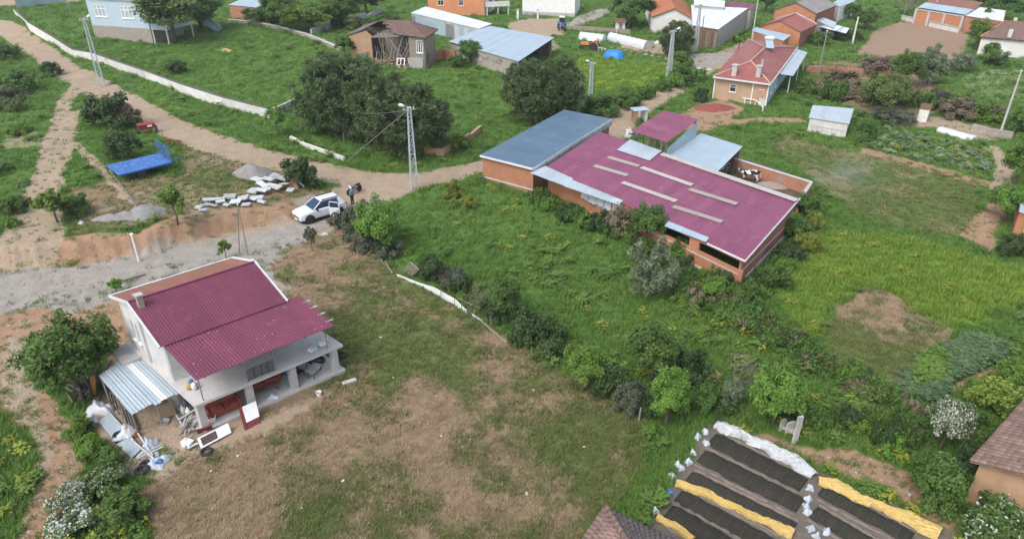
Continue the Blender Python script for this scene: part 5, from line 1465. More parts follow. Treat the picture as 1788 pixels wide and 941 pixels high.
def cow(label, loc, rz, sc_=1.):
    g = lthing('cow', label, 'cow', loc, rz); g.scale = (sc_,) * 3
    J = [((0, 0, 1.02), (.34, .30)), ((.45, 0, 1.02), (.36, .29)), ((.78, 0, 1.10), (.28, .22)), ((1.05, 0, 1.26), (.17, .13)), ((1.28, 0, 1.38), (.13, .12)), ((1.45, 0, 1.28), (.10, .09)), ((1.62, 0, 1.15), (.075, .075)),
         ((-.45, 0, 1.06), (.34, .29)), ((-.75, 0, 1.12), (.24, .24)),
         ((.62, .2, .82), .11), ((.60, .2, .48), .07), ((.62, .2, .12), .05), ((.66, .2, .03), .06), ((.62, -.2, .82), .11), ((.60, -.2, .48), .07), ((.62, -.2, .12), .05), ((.66, -.2, .03), .06),
         ((-.66, .2, .86), .15), ((-.58, .2, .66), .10), ((-.80, .2, .46), .065), ((-.74, .2, .12), .05), ((-.70, .2, .03), .06), ((-.66, -.2, .86), .15), ((-.58, -.2, .66), .10), ((-.80, -.2, .46), .065), ((-.74, -.2, .12), .05), ((-.70, -.2, .03), .06),
         ((-.95, 0, 1.2), .035), ((-1.02, 0, .85), .022), ((-1.0, 0, .55), .035)]
    E_ = [(0, 1), (1, 2), (2, 3), (3, 4), (4, 5), (5, 6), (0, 7), (7, 8), (1, 9), (9, 10), (10, 11), (11, 12), (1, 13), (13, 14), (14, 15), (15, 16), (7, 17), (17, 18), (18, 19), (19, 20), (20, 21), (7, 22), (22, 23), (23, 24), (24, 25), (25, 26), (8, 27), (27, 28), (28, 29)]
    skin_body('body', J, E_, 'cow_hide', g)
    for s in (1, -1):
        part(MB().tube([(1.26, s * .1, 1.45), (1.22, s * .28, 1.44)], [.05, .025], 6), 'ear', 'dark_cloth', g)
        part(MB().tube([(1.27, s * .07, 1.5), (1.30, s * .16, 1.6)], [.025, .008], 6), 'horn', 'pale_bark', g)
    part(MB().lathe((-.42, 0, .66), [(.05, -.08), (.16, .0), (.17, .12)], 10), 'udder', 'skin', g, smooth=True)
    return g
cow('black and white cow standing in the muddy brick walled yard', T(1308, 318), R(165))
cow('second cow with only head and shoulders out of the cattle shed', T(1252, 306), R(20), .9)

def trailer():
    z = T(240, 313).z
    h = z + 1.0
    q = [P(207, 306, h), P(301, 283, h), P(279, 270, h), P(190, 288, h)]
    ex = (q[1] - q[0]); L = ex.length; ex.normalize(); ey = Vector((-ex.y, ex.x, 0)); W = max(2.2, (q[3] - q[0]).dot(ey))
    rz = math.atan2(ex.y, ex.x)
    g = lthing('farm_trailer', 'flat blue farm trailer with upright ladder headboard on the field', 'trailer', Vector((q[0].x, q[0].y, z)), rz)
    part(MB().box((L / 2, W / 2, .97), (L, W, .07)), 'bed', 'blue_paint', g)
    part(MB().box((L / 2, W / 2, .86), (L * .98, .16, .14)), 'chassis', 'dark_metal', g)
    for y in (.06, W - .06): part(MB().box((L / 2, y, .90), (L, .08, .12)), 'side_rail', 'blue_paint', g)
    for k in range(9): part(MB().box((L * (k + .5) / 9, W / 2, 1.012), (.06, W - .1, .012)), 'bed_seam', 'blue_paint', g)
    hb = [];
    for y in (.05, W - .05, W / 2): part(MB().bar((L - .05, y, .9), (L - .02, y, 2.5), .07), 'headboard_post', 'blue_paint', g)
    for k in range(6): part(MB().bar((L - .03, 0, 1.2 + k * .25), (L - .03, W, 1.2 + k * .25), .05), 'headboard_rail', 'blue_paint', g)
    for k in range(4): part(MB().bar((L - .045, W * (k + 1) / 5, 1.0), (L - .045, W * (k + 1) / 5, 2.4), .03), 'headboard_bar', 'dark_metal', g)
    for y in (.1, W - .1): wheel(g, (L * .42, y, .42), .42, .22)
    part(MB().tube([(L * .42, 0.1, .42), (L * .42, W - .1, .42)], .05, 8), 'axle', 'dark_metal', g)
    part(MB().bar((L * .42, W / 2 + .3, .42), (L * .42, W / 2 + .3, .85), .1), 'spring', 'dark_metal', g); part(MB().bar((L * .42, W / 2 - .3, .42), (L * .42, W / 2 - .3, .85), .1), 'spring', 'dark_metal', g)
    part(MB().tube([(L - .1, .5, .84), (L + 1.3, W / 2, .55)], .05, 7).tube([(L - .1, W - .5, .84), (L + 1.3, W / 2, .55)], .05, 7), 'drawbar', 'blue_paint', g)
    part(MB().bar((L + 1.25, W / 2, .55), (L + 1.25, W / 2, -.02), .07), 'jockey_leg', 'dark_metal', g)
trailer()

def red_harrow():
    b = T(258, 232); g = lthing('seed_drill', 'small red farm implement parked by dark bushes beside the road', 'farm implement', b, R(35))
    part(MB().hexa([(-.8, -.35, .55), (.8, -.35, .55), (.8, .35, .55), (-.8, .35, .55)], [(-.9, -.5, 1.05), (.9, -.5, 1.05), (.9, .5, 1.05), (-.9, .5, 1.05)]), 'hopper', 'red_paint', g, bevel=.03)
    part(MB().box((0, 0, 1.08), (1.85, 1.05, .05)), 'lid', 'red_paint', g)
    part(MB().box((.3, -.53, .9), (.5, .02, .22)), 'plate', 'white_panel', g)
    for x in (-1.0, 1.0): wheel(g, (x, 0, .38), .38, .14, axis='X')
    for k in range(6): part(MB().tube([(-.7 + k * .28, -.2, .6), (-.7 + k * .28, -.6, .1)], .035, 6), 'coulter', 'rusty_iron', g)
    part(MB().tube([(-.4, .4, .6), (0, 1.3, .45)], .05, 7).tube([(.4, .4, .6), (0, 1.3, .45)], .05, 7), 'hitch', 'red_paint', g)
    b = T(302, 252); g = lthing('plough', 'small rusty red plough lying behind the blue trailer', 'plough', b, R(-20))
    part(MB().bar((-1, 0, .5), (1, .2, .45), .1), 'beam', 'red_paint', g)
    for x in (-.6, 0, .6):
        part(MB().bar((x, .05, .5), (x + .1, -.1, .05), .08), 'leg', 'red_paint', g)
        part(MB().bar((x, -.1, .05), (x + .45, -.35, .2), .25, .03), 'share', 'rusty_iron', g)
red_harrow()

def tractor(label, b, rz, paint, cabin):
    g = lthing('tractor', label, 'tractor', b, rz)
    part(MB().hexa([(.2, -.33, .75), (1.75, -.28, .75), (1.75, .28, .75), (.2, .33, .75)], [(.2, -.3, 1.32), (1.7, -.24, 1.2), (1.7, .24, 1.2), (.2, .3, 1.32)]), 'hood', paint, g, bevel=.05)
    part(MB().box((1.77, 0, .97), (.05, .44, .4)), 'grille', 'dark_metal', g)
    part(MB().box((.3, 0, .68), (2.7, .36, .36)), 'chassis', 'dark_metal', g)
    for s in (1, -1):
        wheel(g, (-.85, s * .72, .72), .72, .38, rim=paint)
        wheel(g, (1.45, s * .62, .42), .42, .24, rim=paint)
        mb = MB()
        for k in range(6):
            a0, a1 = R(20 + k * 25), R(20 + (k + 1) * 25)
            mb.bar((-.85 + .80 * math.cos(a0), s * .7, .72 + .80 * math.sin(a0)), (-.85 + .80 * math.cos(a1), s * .7, .72 + .80 * math.sin(a1)), .42, .04)
        part(mb, 'fender', paint, g)
        part(MB().box((1.72, s * .3, 1.05), (.06, .12, .1)), 'headlamp', 'lamp_glass', g)
    part(MB().tube([(1.45, -.62, .42), (1.45, .62, .42)], .06, 7).tube([(-.85, -.7, .72), (-.85, .7, .72)], .1, 7), 'axle', 'dark_metal', g)
    part(MB().box((-.75, 0, 1.08), (.5, .5, .12)), 'seat', 'black_plastic', g, bevel=.03); part(MB().box((-1.0, 0, 1.35), (.1, .48, .5)), 'seat_back', 'black_plastic', g, bevel=.03)
    part(MB().tube([(.15, 0, 1.2), (-.25, 0, 1.45)], .03, 6).lathe((-.27, 0, 1.46), [(.19, -.015), (.19, .015)], 14, m=Matrix.Rotation(R(-35), 3, 'Y')), 'steering_wheel', 'dark_metal', g)
    part(MB().tube([(.9, .2, 1.2), (.9, .2, 1.95)], .04, 7), 'exhaust', 'dark_metal', g)
    if cabin:
        for x, y in ((.1, .45), (.1, -.45), (-1.2, .5), (-1.2, -.5)): part(MB().bar((x, y, 1.0), (x * .9, y * .95, 2.35), .07), 'cab_post', 'dark_metal', g)
        part(MB().box((-.55, 0, 2.4), (1.6, 1.15, .1)), 'cab_roof', 'white_panel', g, bevel=.03)
        part(MB().box((.06, 0, 1.85), (.03, .84, .8)), 'windscreen', 'window_glass', g)
    else:
        for y in (.42, -.42): part(MB().bar((-1.15, y, .9), (-1.2, y, 2.0), .06), 'roll_bar', paint, g)
        part(MB().bar((-1.2, -.42, 2.0), (-1.2, .42, 2.0), .06), 'roll_bar', paint, g)
    return g
tractor('blue tractor parked nose out in front of the white building', T(981, 52), R(-92), 'blue_paint', True)
tractor('orange tractor standing in the grass beside the blue tarpaulin', T(1030, 87), R(160), 'orange_paint', False)
def plough_white():
    b = T(1049, 90); g = lthing('mounted_plough', 'grey mounted plough hitched behind the orange tractor', 'plough', b, R(-22))
    part(MB().bar((-.9, 0, .7), (1, 0, .5), .12), 'beam', 'galvanised', g)
    for x in (-.5, .1, .7):
        part(MB().bar((x, 0, .6), (x + .15, -.15, .1), .1), 'leg', 'galvanised', g); part(MB().bar((x, -.1, .1), (x + .6, -.4, .35), .32, .03), 'share', 'galvanised', g)
plough_white()

# ------------------------------------------------------------------ poles
def pylon(label, base, top_py, lamp, w0=.36, w1=.14):
    b = T(*base); H = ztop(b, top_py) - b.z; bt = .045 if b.y < 80 else .032
    g = lthing('lattice_pylon', label, 'pylon', b, R(20))
    for sx in (1, -1):
        for sy in (1, -1):
            part(MB().bar((sx * w0, sy * w0 * .7, -.3), (sx * w1, sy * w1 * .7, H), .085), 'leg', 'galvanised', g)
    mb = MB(); n = int(H / .9)
    for k in range(n):
        t0, t1 = k / n, (k + 1) / n
        r0, r1 = w0 + (w1 - w0) * t0, w0 + (w1 - w0) * t1
        for s in (1, -1):
            mb.bar((s * r0 if k % 2 else -s * r0, s * r0 * .7, t0 * H), (-s * r1 if k % 2 else s * r1, s * r1 * .7, t1 * H), bt)
            mb.bar((s * r0, -s * r0 * .7 if k % 2 else s * r0 * .7, t0 * H), (s * r1, s * r1 * .7 if k % 2 else -s * r1 * .7, t1 * H), bt)
            mb.bar((-r1, s * r1 * .7, t1 * H), (r1, s * r1 * .7, t1 * H), bt)
    part(mb, 'bracing', 'galvanised', g)
    part(MB().box((0, 0, H - .02), (w1 * 3, w1 * 2, .1)), 'cap_plate', 'galvanised', g)
    for x in (-.45, 0, .45):
        i = part(MB().lathe((x, 0, H - .15), [(.03, 0), (.06, .06), (.03, .1), (.06, .15), (.02, .2)], 8), 'insulator', 'white_panel', g)
    part(MB().bar((-.6, 0, H - .2), (.6, 0, H - .2), .07), 'crossarm', 'galvanised', g)
    if lamp:
        dx, up = lamp
        part(MB().tube([(0, 0, H - .3), (dx * .35, 0, H + .15), (dx * .8, -.1, H + .25)], .035, 7), 'lamp_arm', 'galvanised', g)
        part(MB().lathe((dx * 1.0, -.12, H + .3), [(.05, -.3), (.15, -.1), (.15, .15), (.06, .3)], 10, m=Matrix.Rotation(R(70 if dx > 0 else -70), 3, 'Y')), 'lamp_head', 'lamp_glass', g, smooth=True)
    return b, H
pa, pah = pylon('tall lattice pylon with street lamp at the road junction beside pines', (724, 331), 188, (-.7, 0))
pb, pbh = pylon('lattice pylon with street lamp beside the long white garden wall', (179, 152), 33, (.7, 0))
pylon('lattice pylon with street lamp in the grass beside the upper dirt road', (1166, 147), 54, (.8, 0))
pylon('lattice pylon beside the white roofed barn', (1213, 93), 8, None)
pylon('slim lattice lamp post behind the dark pines near the blue barn', (1030, 180), 110, (-.7, 0), .24, .15)

def pole(name, label, base, top, r0, r1, mat, cat='pole', arm=False):
    b = T(*base); zt = ztop(b, top[1])
    g = lthing(name, label, cat, b)
    part(MB().tube([(0, 0, -.3), (0, 0, zt - b.z)], [r0, r1], 8), 'shaft', mat, g)
    if arm: part(MB().bar((-.5, 0, zt - b.z - .25), (.5, 0, zt - b.z - .25), .08), 'crossarm', mat, g)
    part(MB().lathe((0, 0, zt - b.z), [(r1 * 1.3, -.05), (r1 * 1.3, .05)], 8), 'cap', 'lamp_glass', g)
    return g, zt - b.z
pole('utility_pole', 'slim pale concrete utility pole above the stone retaining wall', (1744, 240), (1774, 124), .15, .09, 'pale_concrete')
pole('utility_pole', 'grey wooden utility pole with crossarm among bare shrubs', (1429, 130), (1446, 54), .15, .1, 'grey_wood', arm=True)
pole('utility_pole', 'white pole beside the red hipped roof and green shrub', (1311, 82), (1322, -6), .14, .09, 'pale_concrete')
pole('utility_pole', 'thin white pole in front of the orange brick outbuilding', (1627, 38), (1637, -8), .14, .09, 'pale_concrete', arm=True)
pole('post', 'stout white post with a pointed foot beside the patched metal shelter', (1488, 78), (1485, 31), .2, .12, 'white_wash', 'post')
pole('utility_pole', 'thin brown wooden pole next to the lattice pylon by white barn', (1222, 88), (1229, 28), .1, .07, 'wood')
pole('concrete_post', 'short white concrete post at the roadside below the orange bank', (243, 456), (242, 409), .11, .10, 'white_wash', 'post')
pole('utility_pole', 'green weathered thin pole between silvery bushes', (1577, 152), (1583, 118), .1, .07, 'grey_wood')
pole('utility_pole', 'thin grey pole on the lawn left of the light blue house', (124, 26), (119, 3), .07, .05, 'grey_metal')
pole('iron_post', 'thin dark iron post between the car and the leafy round tree', (586, 405), (585, 376), .035, .03, 'rusty_iron', 'post')
g_, h_ = pole('slim_pole', 'slim pole with a leaning brace at the roadside by the scrap panels', (433, 446), (421, 357), .06, .04, 'grey_wood')
part(MB().tube([(-.9, .5, -.1), (-.05, 0, h_ * .93)], [.04, .03], 6), 'brace', 'grey_wood', g_)
for i, (bp, tp) in enumerate((((526, 231), 212), ((557, 233), 217), ((601, 250), 234), ((698, 272), 258), ((783, 263), 254), ((1115, 735), 712))):
    b = T(*bp); o = MB().tube([b + Vector((0, 0, -.2)), Vector((b.x + .05, b.y, ztop(b, tp)))], [.06, .05], 6).build('fence_post', 'grey_wood')
    tag(o, 'weathered wooden fence post standing in the grass', 'post', 'old fence posts in the grass')
def wire(label, pts, r=.02):
    o = MB().tube(pts, r, 5).build('cable', 'grey_metal'); tag(o, label, 'cable')
top = pa + Vector((-.2, -.05, pah - .3))
wire('guy cable slanting from the junction pylon down to the verge', [top, T(603, 284)], .035)
e = T(530, 182, 1.0); wire('sagging thin wire from the junction pylon to grey garden wall', [top + (e - top) * (k / 12) + Vector((0, 0, -1.1 * math.sin(math.pi * k / 12))) for k in range(13)], .018)

# ------------------------------------------------------------------ heaps
def heap(name, label, cat, base, r, h, mat, sy=.8, seed=0, n=26, m=14, sharp=1.2, group=None, rz=0.):
    b = T(*base); g = MB(); rs = random.Random(seed); ph = [rs.uniform(0, 6) for _ in range(4)]
    for j in range(m + 1):
        t = j / m
        for k in range(n):
            a = 2 * math.pi * k / n
            rr = r * t * (1 + .16 * math.sin(2 * a + ph[0]) + .1 * math.sin(3 * a + ph[1]) + .05 * math.sin(7 * a + ph[2]))
            x, y = rr * math.cos(a), rr * sy * math.sin(a)
            zz = h * (1 - t ** sharp) + .05 * h * math.sin(5 * x + ph[3]) * math.sin(4 * y) + rs.uniform(-.02, .02) - (.12 if j == m else 0)
            c, s = math.cos(rz), math.sin(rz)
            g.v.append((b.x + x * c - y * s, b.y + x * s + y * c, b.z + zz))
    for j in range(m):
        for k in range(n): g.f.append((j * n + k, (j + 1) * n + k, (j + 1) * n + (k + 1) % n, j * n + (k + 1) % n))
    o = g.build(name, mat, None, smooth=True); tag(o, label, cat, group)
    FOOT.append([(b.x + r * .9 * math.cos(a), b.y + r * sy * .9 * math.sin(a)) for a in np.linspace(0, 6.28, 10)[:-1]])
    return o
heap('gravel_heap', 'clean cone of grey gravel on the dry field beside scrap panels', 'gravel heap', (440, 306), 1.9, 1.25, 'gravel_pile', .75, 1)
heap('gravel_heap', 'broad low heap of grey sand under the small green tree', 'gravel heap', (254, 376), 2.1, 1.05, 'gravel_pile', .55, 2, rz=.3)
heap('gravel_heap', 'small flattened grey sand heap at the edge of the bank', 'gravel heap', (194, 382), 1.4, .5, 'gravel_pile', .55, 3)
heap('gravel_heap', 'middle grey sand heap joining the two others above the bank', 'gravel heap', (222, 380), 1.5, .65, 'gravel_pile', .55, 13)
heap('soil_heap', 'heap of dark red soil beside the magenta roofed hay shed', 'soil heap', (1246, 190), 2.6, .7, 'red_heap', .7, 4)
heap('blue_tarpaulin', 'bright blue tarpaulin thrown over a heap in the grass', 'tarpaulin', (1072, 100), 1.9, 1.2, 'blue_tarp', .75, 5, sharp=3.5)
heap('dirt_mound', 'brown earth mound with dry weeds behind the white car', 'earth mound', (545, 352), 2.6, .7, 'rubble', .45, 6, rz=.3)
heap('hay_heap', 'small pile of yellow straw lying in the green meadow', 'straw heap', (394, 90), 1.2, .5, 'yellow_sheet', .8, 7)
heap('dirt_mound', 'dark earth mound at the roadside below the scrap panels', 'earth mound', (400, 390), 2.6, .5, 'rubble', .4, 8, rz=.35)
heap('manure_heap', 'dark manure heap in the corner of the cattle yard', 'manure heap', (1345, 325), 1.6, .5, 'rubble', .7, 9)

def crumple(name, label, cat, base, sx, sy, h, mat, seed=0, rz=0., dz=0., group=None, n=14):
    """a crumpled sheet or bag lying on something"""
    b = T(*base); rs = random.Random(seed); mb = MB()
    ph = [rs.uniform(0, 6) for _ in range(6)]
    c, s = math.cos(rz), math.sin(rz)
    for side in (1, 0):
        for i in range(n + 1):
            for j in range(n + 1):
                u, v = i / n * 2 - 1, j / n * 2 - 1
                k = 1 + .18 * math.sin(3 * math.atan2(v, u) + ph[0])
                x, y = u * sx * k, v * sy * k
                e = max(0, 1 - max(abs(u), abs(v)) ** 2.5)
                z = h * e * (.55 + .45 * math.sin(3.1 * u + ph[1]) * math.cos(2.7 * v + ph[2])) + .35 * h * e * abs(math.sin(5 * u + 3 * v + ph[3])) + .02
                z = z * side - .02 * (1 - side)
                mb.v.append((b.x + x * c - y * s, b.y + x * s + y * c, b.z + dz + z))
    m = (n + 1) ** 2
    for i in range(n):
        for j in range(n):
            a = i * (n + 1) + j
            mb.f.append((a, a + n + 1, a + n + 2, a + 1)); mb.f.append((m + a, m + a + 1, m + a + n + 2, m + a + n + 1))
    for i in range(n):
        for a, b2 in ((i, i + 1), (n * (n + 1) + i + 1, n * (n + 1) + i), ((i + 1) * (n + 1), i * (n + 1)), (i * (n + 1) + n, (i + 1) * (n + 1) + n)): mb.f.append((a, b2, b2 + m, a + m))
    o = mb.build(name, mat, None, smooth=True); tag(o, label, cat, group)
    return o

def flat_sheet(name, label, cat, pts, z, th, mat, group=None, ribs=0):
    """rigid panel lying on the ground at picked corners; z = heights of the corners above ground"""
    zz = z if hasattr(z, '__len__') else [z] * 4
    q = []
    for p_, dz in zip(pts, zz):
        t = T(*p_); q.append(P(p_[0], p_[1], t.z + dz))
    m = sum(q, Vector((0, 0, 0))) / 4
    foot(q, .1)
    if ribs:
        g = thing(name, label, cat, m, group); sheets(g, q, 2, ribs, mat, amp=.03, name='sheet'); return g
    n = (q[1] - q[0]).cross(q[3] - q[0]).normalized(); n = n if n.z > 0 else -n
    o = MB().hexa([x - n * th for x in q], q).build(name, mat, None); tag(o, label, cat, group)
    return o

# ------------------------------------------------------------------ scrap panels on the field
def scrap():
    rs = random.Random(3)
    upper = [(450, 318, 1.5, .9, 'w'), (475, 310, 1.8, .9, 'g'), (492, 320, 2.4, .8, 'g'), (478, 330, 2.2, .8, 'w'), (460, 330, 2.0, .7, 'w'), (444, 337, 1.2, 1.1, 'w'), (458, 340, 1.4, .7, 'w'), (500, 330, 1.3, .8, 'g'), (470, 322, 1.9, .6, 'w'), (486, 313, 1.7, .5, 'g'), (467, 337, 1.0, .5, 'w'), (455, 325, 1.0, .5, 'w'), (483, 336, 1.1, .5, 'g'), (508, 336, 1.0, .6, 'g')]
    lower = [(348, 366, .7, .5, 'w'), (360, 360, 1.3, .5, 'w'), (371, 354, 1.9, .7, 'w'), (380, 350, 1.8, .6, 'w'), (370, 362, 1.5, .5, 'g'), (386, 358, 1.0, .5, 'w'), (402, 348, 1.4, 1.0, 'g'), (412, 356, 1.3, .9, 'w'), (425, 352, 1.3, 1.1, 'w'), (396, 362, .8, .5, 'w'), (448, 350, 1.7, .7, 'w'), (458, 357, 1.1, .4, 'w'), (430, 360, 1.0, .6, 'w'), (355, 370, .9, .35, 'w'), (441, 352, 1.2, .5, 'w')]
    for k, (px, py, a, b, c) in enumerate(upper + lower):
        up = k < len(upper)
        m = T(px, py); z = (.22 + .38 * rs.random()) if up else (.12 + .25 * rs.random())
        M = Matrix.Rotation(R(rs.uniform(-25, 35) if not up else rs.uniform(-50, -10)), 3, 'Z') @ Matrix.Rotation(R(rs.uniform(-14, 14)), 3, 'X') @ Matrix.Rotation(R(rs.uniform(-10, 10)), 3, 'Y')
        o = MB().box(m + Vector((0, 0, z)), (a * .8, b * .85, rs.uniform(.06, .22)), m=M).build('scrap_sheet' if up else 'scrap_board', 'slab_white' if c == 'w' else 'slab_grey', None, bevel=.015)
        if up: tag(o, 'discarded grey or white building panel stacked beside the gravel cone', 'panel', 'panels stacked by the gravel cone')
        else: tag(o, 'discarded pale board lying in the row behind the slim roadside pole', 'board', 'boards behind the roadside pole')
    for k in range(2):
        crumple('scrap_sheet', ('red crumpled metal sheet on the panel stack by the bush', 'rust brown crumpled metal sheet on the panel stack by the bush')[k], 'sheet metal', ((507, 318), (514, 327))[k], .5, .6, .9, ('red_paint', 'adobe')[k], 40 + k)
    o = MB().bar(T(512, 322, .9), T(532, 331, .3), .12).build('scrap_beam', 'slab_white'); tag(o, 'pale beam sticking out of the panel stack towards the bush', 'beam')
    for k in range(30):
        px, py = rs.uniform(250, 540), 0
        py = 425 - (px - 250) * .17 + rs.uniform(-20, 4)
        b = T(px, py); s = rs.uniform(.12, .34)
        o = MB().lathe(b + Vector((0, 0, s * .2)), [(s * .5, -s * .4), (s * .62, 0), (s * .3, s * .35)], 6).build('rock', rs.choice(['rubble', 'red_heap', 'rubble', 'slab_grey'])); tag(o, 'rough stone lying along the foot of the earth bank', 'rock', 'stones along the bank')
scrap()

# ------------------------------------------------------------------ clutter around the white house
def sofa(label, s, t, L, seed=0):
    o = HP(s, t, .2); rz = math.atan2(_u.y, _u.x)
    g = lthing('sofa', label, 'sofa', o, rz)
    part(MB().box((0, 0, .22), (L, .8, .32)), 'base', 'sofa', g, bevel=.06)
    for k in range(2): part(MB().box((-L / 4 + k * L / 2, -.05, .43), (L / 2 - .04, .68, .14)), 'seat_cushion', 'sofa', g, bevel=.05)
    part(MB().box((0, .36, .62), (L, .2, .6)), 'backrest', 'sofa', g, bevel=.07)
    for sg in (1, -1): part(MB().box((sg * (L / 2 + .08), 0, .38), (.18, .82, .5)), 'arm', 'sofa', g, bevel=.06)
    return g
sofa('red upholstered sofa on the veranda beside the corner column and white buckets', 1.6, .55, 1.7)
sofa('dark red patterned couch standing deeper in the middle veranda bay', 4.4, 1.35, 1.9)
def rug():
    a, b = HP(3.3, .45, 1.0), HP(5.2, .75, 1.15)
    g = lthing('bench', 'brown wooden bench standing before the patterned couch', 'bench', HP(4.2, .5, .2), math.atan2(_u.y, _u.x))
    part(MB().box((0, 0, .4), (1.6, .35, .05)), 'seat', 'wood', g)
    for x in (-.7, .7):
        for y in (-.12, .12): part(MB().box((x, y, .19), (.06, .06, .38)), 'leg', 'wood', g)
rug()
def bucket(label, b, r, h, mat, group=None):
    o = MB().lathe(b, [(r * .8, 0), (r, h), (r * 1.08, h + .01), (r * .9, h - .01), (r * .7, .03)], 14).build('bucket', mat, None); tag(o, label, 'bucket', group)
bucket('white bucket beside the veranda corner column', HP(.75, .1, .2), .16, .32, 'white_panel', )
bucket('white bucket lid down on the bare soil in front of right veranda bay', T(557, 690), .17, .25, 'white_panel')
bucket('orange bucket by the loose corrugated sheets', T(237, 762), .17, .3, 'orange_paint')
bucket('grey metal basin on the mud in front of lean-to shed', T(288, 738), .26, .14, 'galvanised')
crumple('plastic_bag', 'white plastic bag on the veranda floor between two columns', 'bag', (479, 697), .3, .2, .15, 'white_bag', 61, dz=.2)
def tyre(label, b, r, tilt=0., group=None):
    mb = MB(); M = Matrix.Rotation(tilt, 3, 'X')
    n, k2 = 20, 8
    for i in range(n):
        a = 2 * math.pi * i / n
        for k in range(k2):
            c = 2 * math.pi * k / k2; rr = r + r * .34 * math.cos(c)
            mb.v.append(tuple(b + M @ Vector((rr * math.cos(a), rr * math.sin(a), r * .34 * math.sin(c) + r * .34))))
    for i in range(n):
        for k in range(k2): mb.f.append((i * k2 + k, ((i + 1) % n) * k2 + k, ((i + 1) % n) * k2 + (k + 1) % k2, i * k2 + (k + 1) % k2))
    o = mb.build('tyre', 'tyre', None, smooth=True); tag(o, label, 'tyre', group)
tyre('old tyre lying before the white door leaf', T(361, 790), .27)
tyre('old tyre on the soil at the tip of the loose metal sheets', T(249, 822), .30)
tyre('second old tyre stacked against the tyre at the sheets', T(255, 814), .28, .35)
tyre('old tyre weighing down the loose corrugated sheet', T(209, 765, .18), .24)
tyre('worn tyre leaning at the far veranda end on the slab edge', HP(8.3, 1.4, .2), .3)
tyre('worn tyre in the grass behind the plinth corner of the white house', HP(9.7, 1.3, 0), .3)
def door_leaf():
    q = [(351, 783), (404, 755), (398, 738), (344, 765)]
    z = [.12, .12, .5, .5]
    w_ = [P(p[0], p[1], T(*p).z + dz) for p, dz in zip(q, z)]
    g = thing('door_leaf', 'white door leaf with brown glass lying against a maroon board', 'door', T(375, 772))
    n = (w_[1] - w_[0]).cross(w_[3] - w_[0]).normalized()
    def pc(u0, u1, v0, v1, h, name, mat):
        lo = [bil(w_, u0, v0), bil(w_, u1, v0), bil(w_, u1, v1), bil(w_, u0, v1)]
        MB().hexa([x - n * .03 for x in lo], [x + n * h for x in lo]).build(name, mat, g)
    pc(0, 1, 0, .13, .02, 'rail', 'white_panel'); pc(0, 1, .87, 1, .02, 'rail', 'white_panel')
    pc(0, .08, .131, .869, .02, 'stile', 'white_panel'); pc(.58, 1, .131, .869, .015, 'panel', 'white_panel'); pc(.081, .579, .131, .869, -.005, 'pane', 'brown_glass')
    flat_sheet('maroon_board', 'long maroon board on the ground behind the white door leaf', 'board', [(345, 757), (372, 748), (370, 742), (343, 750)], [.1, .1, .45, .45], .04, 'maroon_panel')
    a, b = T(428, 752), T(455, 738)
    w2 = [a, b, P(446, 701, 1.0), P(417, 714, 1.0)]
    g = thing('wardrobe_front', 'maroon wardrobe front with square white panel leaning on the veranda edge', 'wardrobe', a)
    n = (w2[1] - w2[0]).cross(w2[3] - w2[0]).normalized()
    MB().hexa([x - n * .05 for x in w2], w2).build('frame', 'maroon_panel', g)
    lo = [bil(w2, .2, .3), bil(w2, 1.02, .3), bil(w2, 1.02, 1.03), bil(w2, .2, 1.03)]
    MB().hexa([x + n * .003 for x in lo], [x + n * .04 for x in lo]).build('panel', 'white_panel', g)
    lo = [bil(w2, .16, .03), bil(w2, .2, .03), bil(w2, .2, .3), bil(w2, .16, .3)]
    MB().hexa([x + n * .003 for x in lo], [x + n * .02 for x in lo]).build('stile', 'dark_metal', g)
door_leaf()
flat_sheet('corrugated_sheet', 'loose pale corrugated sheet on the ground next to white crumpled tarp', 'metal sheet', [(199, 768), (214, 743), (192, 719), (173, 736)], [.15, .25, .25, .15], .02, 'pale_metal', ribs=4)
flat_sheet('corrugated_sheet', 'loose pale corrugated sheet under the white sticks and tyre', 'metal sheet', [(230, 799), (248, 783), (228, 760), (204, 775)], [.1, .2, .2, .1], .02, 'pale_metal', ribs=4)
crumple('tarpaulin', 'crumpled white tarpaulin beside the lean-to shed and log pile', 'tarpaulin', (176, 716), .75, .5, .6, 'white_sheet', 11)
crumple('plastic_sack', 'lumpy white sacks left of the loose corrugated sheet', 'sack', (160, 733), .45, .3, .4, 'white_sheet', 12)
crumple('tarpaulin', 'dirty white cloth draped over the loose corrugated sheets', 'cloth', (222, 760), .45, .6, .3, 'white_sheet', 13, dz=.2)
crumple('plastic_sack', 'light blue plastic sack in front of the lean-to shed', 'sack', (261, 776), .4, .4, .4, 'white_bag', 14)
crumple('plastic_sheet', 'pale blue plastic sheet at the end of the white sticks', 'plastic sheet', (275, 808), .55, .5, .3, 'white_bag', 15)
crumple('plastic_bag', 'small blue bag on the pale blue plastic sheet', 'bag', (280, 810), .15, .15, .15, 'blue_bag', 16, dz=.22)
crumple('grey_cloth', 'grey folded cloth between the loose sheets and the sacks', 'cloth', (262, 790), .55, .4, .25, 'slab_grey', 17)
for lab, a, b in (('white stick lying across the loose sheets towards the tyres', (231, 774), (276, 811)), ('second white stick crossing the sheets', (243, 764), (268, 800)), ('white stick pointing at the house across the grey cloth', (242, 808), (286, 785)), ('long white stick beside the grey cloth end', (245, 803), (284, 781))):
    o = MB().bar(T(*a, .33), T(*b, .22), .07, .05).build('stick', 'slab_white'); tag(o, lab, 'stick')
flat_sheet('plywood_board', 'brown plywood board tilted under the lean-to shed roof', 'board', [(272, 738), (308, 722), (302, 700), (263, 712)], [.1, .1, .7, .7], .03, 'cream_card')
